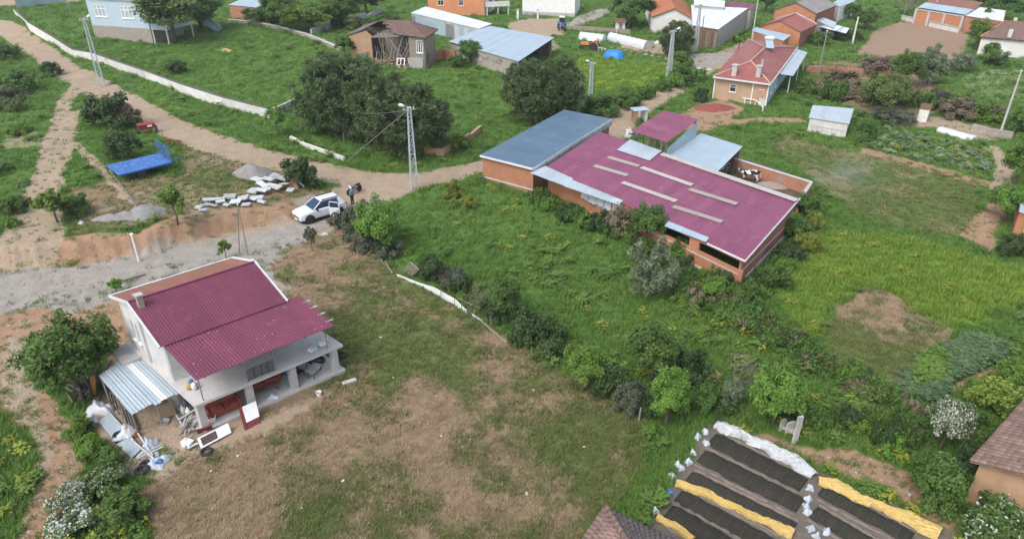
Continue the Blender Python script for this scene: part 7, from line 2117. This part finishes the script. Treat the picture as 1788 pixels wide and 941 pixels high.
TREES = [
 # pines
 ('pine', 'leaf_pine', 'broad dark pine with a visible bare trunk behind the grey wall corner', (590, 233), 135, 92, 'pine tree'),
 ('pine', 'leaf_pine', 'large dark pine directly behind the junction pylon', (714, 270), 145, 142, 'pine tree'),
 ('pine', 'leaf_pine', 'dark pine squeezed between two bigger pines below the collapsed house', (654, 250), 130, 108, 'pine tree'),
 ('pine', 'leaf_pine', 'dark pine next to the long pale blue roofed shed', (930, 216), 108, 102, 'pine tree'),
 ('pine', 'leaf_pine', 'dark pine beside the slim lamp post above the blue roof', (974, 212), 98, 98, 'pine tree'),
 ('pine', 'leaf_pine', 'small round dark pine in front of the orange tiled house', (1180, 98), 62, 36, 'pine tree'),
 # trees around the top edge
 ('tall', 'leaf_olive', 'tall loose tree with pale trunks shading the light blue house', (306, 76), 120, -40, 'tree'),
 ('tall', 'leaf_mid', 'green tree behind the pale trunked one at the blue house stair', (352, 52), 90, -20, 'tree'),
 ('broad', 'leaf_mid', 'leafy green tree above the stone lined edge, by the brown shed', (492, 50), 70, -10, 'tree'),
 ('broad', 'leaf_bright', 'bright leafy tree in the middle of the group above the meadow', (545, 56), 95, 2, 'tree'),
 ('broad', 'leaf_mid', 'spreading tree over the old leaning grey wall', (596, 46), 80, -12, 'tree'),
 ('tall', 'leaf_dark', 'dark tree beside the half hidden white building', (640, 26), 60, -28, 'tree'),
 ('broad', 'leaf_mid', 'round leafy tree behind the narrow privy', (1100, 48), 82, -16, 'tree'),
 ('tall', 'leaf_dark', 'dark tree behind the magenta roofed shed', (1336, 22), 44, -24, 'tree'),
 ('tall', 'leaf_bright', 'narrow bright green tree left of the weathered tile house', (1704, 88), 42, 32, 'tree'),
 ('broad', 'leaf_mid', 'big leafy tree behind the weathered tile house', (1738, 36), 74, -18, 'tree'),
 ('broad', 'leaf_mid', 'green tree in front of the brick outbuilding columns', (1676, 52), 40, 22, 'tree'),
 ('tall', 'leaf_mid', 'pointed green tree in front of the long white sheet roof', (1716, 52), 28, 14, 'tree'),
 ('bare', 'twig', 'leafless brown tree at the upper end of the ploughed plot', (1578, 28), 60, -20, 'tree'),
 ('broad', 'leaf_mid', 'leafy tree behind the patched metal shelter', (1510, 52), 50, 16, 'tree'),
 ('broad', 'leaf_mid', 'small green tree between patched shelter and small whitewashed shed', (1482, 34), 34, 6, 'tree'),
 ('tall', 'leaf_mid', 'green tree beyond the long brick outbuilding roof', (1662, 6), 60, -30, 'tree'),
 # middle
 ('broad', 'leaf_bright', 'round leafy fig tree at the corner of the green meadow near the car', (664, 432), 92, 348, 'tree'),
 ('broad', 'leaf_mid', 'dense round green tree left of the white house over the log pile', (142, 690), 152, 556, 'tree'),
 ('sparse', 'leaf_bright', 'small bright tree standing above the grey sand heaps', (309, 390), 56, 320, 'tree'),
 ('sparse', 'leaf_bright', 'small bright tree beside the rutted track', (101, 388), 66, 330, 'tree'),
 ('sparse', 'leaf_bright', 'thin sapling with few leaves between road and maroon roof', (396, 452), 30, 416, 'tree'),
 ('sparse', 'leaf_grey', 'small grey pruned tree on the dry bank below the car', (545, 436), 26, 396, 'tree'),
 ('sparse', 'leaf_bright', 'little palm like sapling behind the chimney of the white house', (206, 512), 34, 484, 'tree'),
 ('broad', 'leaf_bright', 'light green round tree with thin trunk at the edge of dry field', (1018, 684), 74, 600, 'tree'),
 ('tall', 'leaf_mid', 'tall leafy green tree in the hedge, left of the bare shrub', (1136, 668), 98, 562, 'tree'),
 ('tall', 'leaf_bright', 'yellow green young tree at the near side of the hedge', (1162, 742), 72, 640, 'tree'),
 ('broad', 'leaf_bright', 'bright green tree above the old stone trough', (1348, 742), 96, 636, 'tree'),
 ('willow', 'leaf_silver', 'silvery willow bush in the meadow in front of the barn', (1134, 518), 84, 422, 'tree'),
 ('broad', 'leaf_mid', 'leafy tree standing close to the barn front wall', (1130, 430), 66, 356, 'tree'),
 ('broad', 'leaf_mid', 'round green tree in the hedge beside the white board fence', (880, 560), 62, 478, 'tree'),
 ('bare', 'pale_bark', 'leafless yellowish tree behind the white board fence', (818, 552), 52, 488, 'tree'),
 ('bare', 'twig', 'leafless grey shrub between the hedge trees and bright tree', (1272, 690), 76, 612, 'tree'),
 ('willow', 'leaf_silver', 'small grey green young tree beside the leafless grey shrub', (1274, 712), 42, 652, 'tree'),
 ('broad', 'leaf_blossom', 'white blossoming tree beside the vegetable rows', (1640, 788), 70, 690, 'tree'),
 ('broad', 'leaf_olive', 'olive green tree behind the small white roofed hut', (1540, 196), 90, 124, 'tree'),
 ('willow', 'leaf_silver', 'large silvery bush below the ploughed plot', (1618, 148), 62, 84, 'tree'),
 ('willow', 'leaf_silver', 'smaller silvery bush at the lower corner of the ploughed plot', (1678, 126), 50, 86, 'tree'),
 ('broad', 'leaf_mid', 'dark green tree left of the large silvery bush', (1578, 152), 56, 92, 'tree'),
 ('tall', 'leaf_bright', 'bright green tree by the brick shed with pale roof', (1768, 330), 60, 232, 'tree'),
 ('broad', 'leaf_bright', 'spreading bright tree in front of the brick shed with pale roof', (1752, 388), 70, 318, 'tree'),
 ('sparse', 'leaf_bright', 'feathery green shrub beside the white pole and red hipped house', (1290, 92), 40, 52, 'tree'),
 ('broad', 'leaf_mid', 'leafy shrub tree growing against the long shed stone wall', (822, 112), 46, 70, 'tree'),
 ('sparse', 'leaf_mid', 'small tree at the left corner of the collapsed house', (602, 100), 40, 62, 'tree'),
 ('sparse', 'leaf_bright', 'young green tree at the end of the white garden wall', (487, 238), 38, 184, 'tree'),
 ('tall', 'leaf_bright', 'bright shrub behind the silvery bush, next to the tiled house wall', (1726, 108), 34, 74, 'tree'),
 # bushes
 ('bush', 'leaf_dark', 'dense dark bush between the scrap panels and the dirt road', (530, 326), 64, 264, 'bush'),
 ('bush', 'leaf_dark', 'large dark bush at the foot of the wall side pylon', (196, 222), 100, 150, 'bush'),
 ('bush', 'leaf_dark', 'dark round bush behind the blue trailer', (218, 278), 62, 222, 'bush'),
 ('bush', 'leaf_brown', 'brownish bush between dark bush and red implement', (226, 222), 50, 176, 'bush'),
 ('bush', 'leaf_grey', 'grey thorny bush at the road corner by the fig tree', (628, 398), 56, 344, 'bush'),
 ('bush', 'leaf_grey', 'grey dry bush under the fig tree by broken branches', (640, 432), 70, 392, 'bush'),
 ('bush', 'leaf_dark', 'dark bush behind the tilted pallet', (752, 486), 54, 436, 'bush'),
 ('bush', 'leaf_grey', 'grey twiggy bush behind the middle of board fence', (796, 502), 50, 464, 'bush'),
 ('bush', 'leaf_dark', 'dark hedge bush right of the leafless yellowish tree', (866, 560), 54, 512, 'bush'),
 ('bush', 'leaf_dark', 'large dark hedge bush above the long grey pole', (918, 598), 76, 528, 'bush'),
 ('bush', 'leaf_dark', 'dark hedge bush with stakes in front of it', (962, 612), 70, 548, 'bush'),
 ('bush', 'leaf_dark', 'dark bush right behind the light green round tree', (1062, 690), 66, 630, 'bush'),
 ('bush', 'leaf_grey', 'grey green bush below the tall hedge tree', (1096, 716), 60, 660, 'bush'),
 ('bush', 'leaf_dark', 'dark bush between tall hedge tree and leafless shrub', (1206, 668), 72, 596, 'bush'),
 ('bush', 'leaf_mid', 'green bush left of the grey green young tree', (1228, 716), 52, 660, 'bush'),
 ('bush', 'leaf_brown', 'brown dry bush against the barn front wall', (1082, 408), 58, 350, 'bush'),
 ('bush', 'leaf_yellow', 'yellow green weeds in front of the blue barn wall', (792, 345), 40, 308, 'bush'),
 ('bush', 'leaf_yellow', 'yellow green weeds deeper in the meadow grass', (818, 362), 36, 336, 'bush'),
 ('bush', 'leaf_yellow', 'bright yellow shrub at the barn end wall', (1424, 404), 34, 366, 'bush'),
 ('bush', 'leaf_mid', 'green shrub at the corner of the brick yard wall', (1408, 376), 56, 330, 'bush'),
 ('bush', 'leaf_mid', 'green shrub along the red end wall of the barn', (1388, 420), 54, 374, 'bush'),
 ('bush', 'leaf_yellow', 'yellow green shrub beside the red barn end wall', (1408, 440), 46, 400, 'bush'),
 ('bush', 'leaf_mid', 'leafy shrub near the concrete plinth corner of the barn', (1352, 500), 60, 452, 'bush'),
 ('bush', 'leaf_mid', 'bushy shrub below the concrete plinth of the barn', (1300, 535), 64, 490, 'bush'),
 ('bush', 'leaf_bright', 'light shrub in the nettles in front of barn openings', (1245, 518), 60, 476, 'bush'),
 ('bush', 'leaf_mid', 'green shrub covering the barn wall left of the openings', (1178, 452), 46, 410, 'bush'),
 ('bush', 'leaf_mid', 'large green bush in front of the adobe barn', (1626, 880), 104, 784, 'bush'),
 ('bush', 'leaf_white_flowers', 'bush with small white flowers below the adobe barn wall', (1728, 940), 120, 856, 'bush'),
 ('bush', 'leaf_dark', 'dark bush squeezed against the adobe barn corner', (1682, 826), 56, 772, 'bush'),
 ('bush', 'leaf_yellow', 'large yellow green bush beside the adobe barn eave', (1732, 716), 84, 652, 'bush'),
 ('bush', 'leaf_bright', 'bright bush at the end of the vegetable rows', (1766, 668), 62, 618, 'bush'),
 ('bush', 'leaf_mid', 'dark green undergrowth behind the adobe barn roof', (1690, 760), 70, 704, 'bush'),
 ('bush', 'leaf_dark', 'grey dark bush under the trees at the brick shed', (1762, 446), 50, 400, 'bush'),
 ('bush', 'leaf_dark', 'dark bush beside the upper road near the red hipped house', (1222, 178), 30, 150, 'bush'),
 ('bush', 'leaf_mid', 'green shrubs below the slim lamp post', (1048, 200), 70, 160, 'bush'),
 ('bush', 'leaf_mid', 'green shrub on the road bank below orange tractor field', (1092, 186), 60, 156, 'bush'),
 ('bush', 'leaf_mid', 'green shrub at the foot of the upper road pylon', (1188, 148), 50, 110, 'bush'),
 ('bush', 'leaf_bright', 'bright shrub under the small round pine', (1188, 118), 44, 84, 'bush'),
 ('bush', 'leaf_mid', 'green bush at the garden slope left of the rutted track', (36, 158), 66, 118, 'bush'),
 ('bush', 'leaf_dark', 'dark bush by the upper end of the rutted track', (92, 132), 40, 104, 'bush'),
 ('bush', 'leaf_grey', 'grey green bush near the bleached branch', (20, 178), 50, 146, 'bush'),
 ('bush', 'leaf_dark', 'dark bush near the start of the dirt road', (10, 104), 50, 74, 'bush'),
 ('bush', 'leaf_mid', 'green bush beside the bleached branch in the grass', (24, 372), 50, 336, 'bush'),
 ('bush', 'leaf_mid', 'leafy weeds on the slope by the small bright tree', (134, 372), 60, 330, 'bush'),
 ('bush', 'leaf_white_flowers', 'white flowering weeds on the track edge below the tyres', (178, 858), 90, 812, 'bush'),
 ('bush', 'leaf_blossom', 'pale blossoming weeds along the muddy track', (136, 880), 80, 832, 'bush'),
 ('bush', 'leaf_blossom', 'pale flowering clump at the lower end of the muddy track', (130, 925), 90, 880, 'bush'),
 ('bush', 'leaf_mid', 'green weeds beside the flowering clumps', (220, 905), 100, 850, 'bush'),
 ('bush', 'leaf_bright', 'bright weeds along the soil edge left of loose sheets', (160, 796), 60, 752, 'bush'),
 ('bush', 'leaf_bright', 'bright weeds between the muddy track and white sacks', (140, 760), 50, 722, 'bush'),
 ('bush', 'leaf_mid', 'low green weeds near the tyres and flowering weeds', (195, 812), 50, 776, 'bush'),
 ('bush', 'leaf_mid', 'leafy bush behind the sky blue shed by the red roof', (1430, 78), 40, 52, 'bush'),
 ('bush', 'leaf_brown', 'brown shrub on the bare ground behind the garden wall', (1470, 150), 70, 116, 'bush'),
 ('bush', 'leaf_brown', 'dry brown shrub thicket beside the ploughed plot', (1530, 128), 66, 94, 'bush'),
 ('bush', 'leaf_brown', 'red brown thicket above the low white tunnel', (1672, 206), 70, 166, 'bush'),
 ('bush', 'leaf_bright', 'bright shrubs around the slim concrete utility pole', (1718, 212), 60, 172, 'bush'),
 ('bush', 'leaf_mid', 'green shrub right of the stone retaining wall', (1780, 232), 60, 184, 'bush'),
 ('bush', 'leaf_grey', 'grey green shrub beside the tiny white hut', (1638, 190), 52, 152, 'bush'),
 ('bush', 'leaf_mid', 'green shrub right of the small white roofed hut', (1508, 246), 44, 200, 'bush'),
 ('bush', 'leaf_grey', 'grey shrub under the olive green tree', (1556, 214), 70, 184, 'bush'),
 ('bush', 'leaf_mid', 'dark shrubs along the net fence of ploughed plot', (1490, 70), 40, 48, 'bush'),
 ('bush', 'leaf_mid', 'green shrub in front of the tiled house windows', (1738, 116), 46, 84, 'bush'),
 ('bush', 'leaf_bright', 'bright bush behind the privy under the round tree', (1092, 44), 40, 22, 'bush'),
 ('bush', 'leaf_mid', 'green bush in the grass below the collapsed house', (800, 118), 36, 92, 'bush'),
 ('bush', 'leaf_silver', 'pale flowering shrub at the left wall of collapsed house', (634, 112), 36, 88, 'bush'),
 ('bush', 'leaf_bright', 'bright clump where the adobe wall curves in the grass', (800, 262), 44, 232, 'bush'),
 ('bush', 'leaf_dark', 'dark bush on the meadow behind the white garden wall', (310, 128), 40, 102, 'bush'),
]
for t in TREES: plant(*t)

def row(kind, leaf, label, pts, n, w, h, group, seed, cat='bush', spread=8):
    rs = random.Random(seed)
    for k in range(n):
        t = (k + rs.random() * .6) / n * (len(pts) - 1); i = min(int(t), len(pts) - 2); f = t - i
        px = pts[i][0] * (1 - f) + pts[i + 1][0] * f + rs.uniform(-spread, spread); py = pts[i][1] * (1 - f) + pts[i + 1][1] * f + rs.uniform(-spread, spread) * .6
        ww = w * rs.uniform(.75, 1.3)
        plant(kind, leaf[k % len(leaf)], label, (px, py), ww, py - h * rs.uniform(.75, 1.3), cat, group=group)
row('bramble', ['leaf_mid', 'leaf_olive', 'leaf_mid', 'leaf_bright', 'leaf_mid', 'leaf_brown', 'leaf_dark'], 'tangled bramble bush along the overgrown ditch', [(1170, 505), (1260, 545), (1340, 580), (1400, 625), (1480, 668), (1560, 700), (1600, 735)], 48, 54, 30, 'brambles along the ditch', 1, spread=14)
row('bramble', ['leaf_mid', 'leaf_grey', 'leaf_dark'], 'low hedge shrub between the dry field and the meadow', [(720, 462), (810, 512), (905, 578), (1010, 648), (1085, 695), (1135, 735)], 12, 44, 26, 'low hedge shrubs', 2, spread=10)
row('bramble', ['leaf_mid', 'leaf_bright', 'leaf_dark'], 'leafy weeds growing along the barn walls', [(935, 352), (1000, 385), (1060, 410), (1130, 440), (1200, 475), (1280, 515), (1330, 510), (1380, 440), (1410, 400)], 24, 44, 28, 'weeds along the barn', 3, spread=8)
row('bramble', ['leaf_mid', 'leaf_dark', 'leaf_bright'], 'undergrowth bush on the slope above the seedbeds', [(1200, 720), (1300, 700), (1420, 720), (1500, 750), (1560, 790), (1600, 760)], 14, 54, 32, 'undergrowth above the seedbeds', 4, spread=20)
row('bush', ['leaf_mid', 'leaf_dark', 'leaf_olive'], 'shrub in the village gardens above the dirt roads', [(440, 40), (520, 40), (640, 50), (700, 60)], 8, 44, 30, 'garden shrubs', 5, spread=8)
row('bramble', ['leaf_mid', 'leaf_olive', 'leaf_bright'], 'scrub growing on the grassy slope left of the rutted track', [(-40, 130), (30, 190), (10, 280), (30, 350), (0, 420)], 6, 44, 22, 'scrub left of the track', 6, spread=24)
row('bramble', ['leaf_mid', 'leaf_bright'], 'leafy shrub along the bank of the upper dirt road', [(1035, 190), (1090, 182), (1130, 168), (1180, 150), (1215, 132)], 10, 44, 28, 'shrubs along the upper road', 7, spread=6)
row('bramble', ['leaf_mid', 'leaf_brown', 'leaf_olive'], 'garden shrub beyond the barns in the terraced plots', [(1400, 170), (1480, 180), (1560, 170), (1650, 190), (1760, 215)], 14, 52, 30, 'shrubs of the terraced plots', 8, spread=16)
row('bramble', ['leaf_grey', 'leaf_dark'], 'ragged thorn shrub at the corner by the fig tree', [(600, 390), (640, 425), (690, 455)], 7, 50, 34, 'thorn shrubs by the fig tree', 9, spread=8)

def fallen_branches():
    rs = np.random.default_rng(5); mb = MB()
    for k in range(16):
        b = T(615 + rs.random() * 60, 410 + rs.random() * 40); a = rs.random() * 6.28; L = .8 + rs.random() * 1.4
        mb.tube([b + Vector((0, 0, .05)), b + Vector((L * .5 * math.cos(a), L * .5 * math.sin(a), .3 + .2 * rs.random())), b + Vector((L * math.cos(a + .4), L * math.sin(a + .4), .15))], [.06, .045, .02], 5)
    o = mb.build('fallen_branches', 'grey_wood', None, smooth=True); tag(o, 'tangle of bleached fallen branches under the fig tree', 'branches', kind='stuff')
fallen_branches()

# ------------------------------------------------------------------ grass and low plants: instanced clumps, one object per kind of cover
def tuft_proto(name, mat, n, h, spread, wd, bend, seed, leafy=False):
    rs = np.random.default_rng(seed); vs, fs = [], []
    for k in range(n):
        a = rs.random() * 6.28; r = spread * math.sqrt(rs.random()); b = np.array([r * math.cos(a), r * math.sin(a), -.02])
        a2 = rs.random() * 6.28; hh = h * (.55 + .6 * rs.random()); d = np.array([math.cos(a2), math.sin(a2), 0]); s = np.array([-d[1], d[0], 0]) * wd * (.7 + .6 * rs.random())
        m = b + d * bend * hh * .35 + np.array([0, 0, hh * .6]); t = b + d * bend * hh + np.array([0, 0, hh])
        i = len(vs)
        if leafy:
            z = hh * (.3 + .7 * rs.random()); c = b + d * bend * h * rs.random() + np.array([0, 0, z])
            vs += [c - d * wd * 1.6, c + s, c + d * wd * 1.8 + np.array([0, 0, wd * .3 * rs.normal()]), c - s]; fs.append((i, i + 1, i + 2, i + 3))
        else:
            vs += [b - s * .5, b + s * .5, m + s * .4, t, m - s * .4]; fs += [(i, i + 1, i + 2, i + 4), (i + 4, i + 2, i + 3)]
    me = bpy.data.meshes.new(name); me.from_pydata([tuple(v) for v in vs], [], fs); me.materials.append(MAT(mat))
    return bpy.data.objects.new(name, me)      # stays out of the scene, only instanced

def scatter(name, label, pts, scl, tint, protos, seed=0):
    """one cover object: points that carry clumps"""
    n = len(pts); rs = np.random.default_rng(seed)
    for j, pr in enumerate(protos):
        sel = np.arange(n) % len(protos) == j
        me = bpy.data.meshes.new(name)
        p = pts[sel]; me.vertices.add(len(p)); me.vertices.foreach_set('co', p.ravel().astype(np.float32))
        for an, ty, dat in (('scl', 'FLOAT_VECTOR', scl[sel]), ('tint', 'FLOAT', tint[sel]), ('rot', 'FLOAT_VECTOR', np.stack([rs.normal(size=len(p)) * .12, rs.normal(size=len(p)) * .12, rs.random(len(p)) * 6.28], 1))):
            a = me.attributes.new(an, ty, 'POINT')
            a.data.foreach_set('vector' if ty == 'FLOAT_VECTOR' else 'value', np.ascontiguousarray(dat, dtype=np.float32).ravel())
        o = bpy.data.objects.new(name, me); col.objects.link(o)
        o['kind'] = 'stuff'; o['label'] = label; o['category'] = 'grass' if 'grass' in name else 'plants'
        ng = bpy.data.node_groups.new(name, 'GeometryNodeTree')
        ng.interface.new_socket('Geometry', in_out='INPUT', socket_type='NodeSocketGeometry'); ng.interface.new_socket('Geometry', in_out='OUTPUT', socket_type='NodeSocketGeometry')
        N = ng.nodes.new; gi = N('NodeGroupInput'); go = N('NodeGroupOutput'); ip = N('GeometryNodeInstanceOnPoints'); oi = N('GeometryNodeObjectInfo')
        oi.inputs['Object'].default_value = pr; oi.inputs['As Instance'].default_value = True
        def at(nm, ty):
            x = N('GeometryNodeInputNamedAttribute'); x.data_type = ty; x.inputs['Name'].default_value = nm; return x.outputs[0]
        ng.links.new(gi.outputs[0], ip.inputs['Points']); ng.links.new(oi.outputs['Geometry'], ip.inputs['Instance'])
        ng.links.new(at('scl', 'FLOAT_VECTOR'), ip.inputs['Scale'])
        er = N('FunctionNodeEulerToRotation'); ng.links.new(at('rot', 'FLOAT_VECTOR'), er.inputs[0]); ng.links.new(er.outputs[0], ip.inputs['Rotation'])
        ng.links.new(ip.outputs[0], go.inputs[0])
        m = o.modifiers.new('clumps', 'NODES'); m.node_group = ng

def in_foot(x, y):
    bad = np.zeros(x.shape, bool)
    for f in FOOT:
        a = np.array(f); s = (x > a[:, 0].min()) & (x < a[:, 0].max()) & (y > a[:, 1].min()) & (y < a[:, 1].max())
        if s.any(): bad[s] |= poly_sdf(x[s], y[s], f) > 0
    return bad

def grass():
    rs = np.random.default_rng(42)
    N = 430000
    y = 17 * np.exp(rs.random(N) * math.log(225 / 17)); x = (rs.random(N) * 2 - 1) * half(y) * .93
    wt = weights(x, y)
    bare = np.maximum.reduce([wt['dirt'], wt['gravel'], wt['orange'] * .95, wt['plough'], wt['mud'], wt['dark']])
    dry = wt['dry']; lush = np.maximum(wt['lush'], wt['pale'] * .0)
    nz = fbm(x, y, .12, 51); n2 = fbm(x, y, .55, 61)
    ok = ~in_foot(x, y)
    grow = np.where(y > 40, 1 + (y - 40) / 170, 1.)
    z = hz(x, y)
    pts = np.stack([x, y, z], 1)
    u = rs.random(N)
    def emit(name, label, sel, h, tint, protos, seed):
        k = grow[sel] * (.7 + .6 * rs.random(sel.sum()))
        s = np.stack([k, k, k * h[sel]], 1)
        scatter(name, label, pts[sel], s, np.clip(tint[sel], 0, 1), protos, seed)
        print(name, sel.sum())
    G = lambda nm, m, n, h, sp, wd, b, sd, lf=False: tuft_proto(nm, m, n, h, sp, wd, b, sd, lf)
    green = ok & (bare < .45 + .35 * (n2 - .5)) & (dry < .45) & (lush < .5) & (u < .62)
    tint = .40 + .75 * nz + .35 * (n2 - .5) + .16 * rs.normal(size=N)
    emit('meadow_grass', 'green meadow grass', green & (u < .34), .5 + .75 * n2, tint, [G('tuft', 'grass_green', 15, .33, .30, .036, .6, 1), G('tuft', 'grass_green', 16, .22, .32, .036, .9, 2)], 1)
    emit('leafy_ground_plants', 'leafy weeds among the grass', green & (u >= .36) & (u < .36 + .05 * sstep(.55, .75, n2)), .7 + .7 * n2, tint - .05, [G('weed', 'weed_leaf', 22, .42, .26, .075, .5, 3, True), G('weed', 'weed_leaf', 20, .5, .22, .085, .4, 4, True)], 2)
    emit('bright_grass', 'bright yellow green grass', ok & (lush >= .5) & (bare < .5) & (u < .5), .8 + .5 * n2, .2 + .6 * n2 + .16 * rs.normal(size=N), [G('tuft', 'grass_lush', 15, .28, .28, .036, .7, 5), G('tuft', 'grass_lush', 14, .32, .28, .036, .6, 6)], 3)
    gm = gmix(x, y)
    emit('dry_grass', 'dry straw coloured grass on the field', ok & (dry >= .4) & (bare < .6) & (u < .17 + .13 * n2) & (gm < .56), .6 + .5 * n2, .1 + .7 * n2 + .2 * rs.normal(size=N), [G('straw', 'grass_dry', 14, .17, .22, .022, 1.1, 7), G('straw', 'grass_dry', 16, .2, .2, .022, .9, 8)], 4)
    emit('sparse_grass', 'sparse olive grass on the dry field', ok & (dry >= .4) & (bare < .6) & (u >= .30) & (u < .30 + .42 * sstep(.40, .56, gm)), .6 + .5 * n2, .1 + .7 * gm + .2 * rs.normal(size=N), [G('tuft', 'grass_olive', 15, .2, .22, .026, .8, 9), G('tuft', 'grass_olive', 14, .17, .24, .026, .9, 10)], 5)
    emit('verge_grass', 'scattered tufts on bare soil', ok & (bare >= .4) & (bare < .97) & (dry < .8) & (u < .05) & (wt['mud'] < .3), .6 + .4 * n2, .3 + .5 * n2 + .1 * rs.normal(size=N), [G('tuft', 'grass_olive', 16, .24, .22, .03, .8, 11), G('tuft', 'grass_green', 16, .28, .22, .03, .7, 12)], 6)
    emit('yellow_weeds', 'yellow flowering weeds in the grass', green & (u < .004) & (nz > .55) | (ok & (lush > .6) & (u > .992)), .8 + .4 * n2, .3 + .5 * rs.random(N), [G('weed', 'weed_yellow', 26, .6, .25, .06, .4, 13, True)], 7)
grass()

def loose_stones():
    rs = np.random.default_rng(17); N = 90000
    y = 17 * np.exp(rs.random(N) * math.log(120 / 17)); x = (rs.random(N) * 2 - 1) * half(y) * .9
    wt = weights(x, y); b = np.maximum.reduce([wt['dirt'] * .6, wt['gravel'], wt['orange'] * .8, wt['mud'] * .35])
    s = (b > .4) & ~in_foot(x, y) & (rs.random(N) < .55 * b)
    x, y = x[s], y[s]; k = .025 + .08 * rs.random(len(x)) ** 3
    me = bpy.data.meshes.new('stone'); mb = MB().lathe((0, 0, 0), [(.55, -.3), (1., .05), (.7, .5), (.2, .66)], 6); me.from_pydata(mb.v, [], mb.f); me.materials.append(MAT('stone_chip'))
    scatter('loose_stones', 'loose stones and clods on the tracks', np.stack([x, y, hz(x, y)], 1), np.stack([k * (.8 + .8 * rs.random(len(x))), k, k * .7], 1), rs.random(len(x)), [bpy.data.objects.new('stone', me)], 3)
_t = NT('stone_chip'); _a = _t.n('Attribute', attribute_name='tint'); _a.attribute_type = 'INSTANCER'
_t.bsdf(_t.mix(_a.outputs['Fac'], (.17, .14, .11), (.40, .37, .33)), .95, 0, .1)
loose_stones()

def vegetable_rows():
    rs = np.random.default_rng(9)
    for name, label, poly, mat, n, seed in (('vegetable_plants', 'blue green broad bean rows', [(1600, 640), (1690, 592), (1748, 604), (1742, 632), (1690, 650), (1650, 672), (1640, 700), (1600, 700), (1560, 690)], 'cabbage', 5200, 1),
                                            ('lettuce_plants', 'bright green salad rows', [(1592, 648), (1630, 618), (1655, 640), (1640, 672), (1600, 680)], 'lettuce', 1500, 2),
                                            ('garden_plants', 'pale garden plants in the small plots', [(1500, 255), (1530, 222), (1640, 240), (1690, 255), (1735, 270), (1730, 305), (1640, 290), (1560, 272)], 'garden_pale', 480, 3)):
        w_ = wpts(poly); a = np.array(w_)
        x = rs.uniform(a[:, 0].min(), a[:, 0].max(), n); y = rs.uniform(a[:, 1].min(), a[:, 1].max(), n)
        ph = (x * .8 + y * .6) / .55
        s = (poly_sdf(x, y, w_) > 0) & (np.abs(ph - np.round(ph)) < .34)
        x, y = x[s], y[s]; k = .7 + .6 * rs.random(len(x))
        scatter(name, label, np.stack([x, y, hz(x, y)], 1), np.stack([k, k, k], 1), np.clip(rs.normal(.5, .25, len(x)), 0, 1), [tuft_proto('crop', mat, 20, .62, .2, .10, .4, 20 + seed, True), tuft_proto('crop', mat, 24, .5, .24, .11, .5, 40 + seed, True)], seed)
vegetable_rows()

def smoke():
    """thin drift of blue smoke over the field behind the yard"""
    t = NT('smoke'); t.t.nodes.remove(t.out); t.out = t.t.nodes.new('ShaderNodeOutputMaterial')
    v = t.n('VolumePrincipled'); v.inputs['Color'].default_value = (.75, .84, .95, 1)
    n = t.noise(.45, 2, .5)
    gr = t.n('TexGradient', gradient_type='SPHERICAL'); tc = t.n('TexCoord')
    t.t.links.new(tc.outputs['Object'], gr.inputs['Vector'])
    dn = t.math('MULTIPLY', t.math('MULTIPLY', t.ramp(n, .4, .75), gr.outputs['Fac']), .085)
    t.set(v.inputs['Density'], dn)
    t.t.links.new(v.outputs[0], t.out.inputs['Volume'])
    b = T(1472, 345)
    o = MB().lathe((0, 0, 0), [(math.sin(math.pi * k / 12), -math.cos(math.pi * k / 12)) for k in range(13)], 16).build('smoke', 'smoke', None, smooth=True)
    o.location = b + Vector((0, 0, 2.2)); o.scale = (5.5, 4.5, 2.1); o.rotation_euler = (0, 0, .6)
    tag(o, 'thin bluish smoke drifting over the field', 'smoke', kind='stuff')
smoke()

def haze():
    t = NT('haze'); v = t.n('VolumePrincipled'); v.inputs['Color'].default_value = (.86, .92, 1., 1); v.inputs['Density'].default_value = .00025; v.inputs['Anisotropy'].default_value = .2
    t.t.links.new(v.outputs[0], t.out.inputs['Volume'])
    o = MB().box((0, 1500, 16.), (8600, 4200, 38)).build('haze', 'haze'); o['kind'] = 'stuff'; o['label'] = 'thin pale haze in the air'; o['category'] = 'haze'
haze()
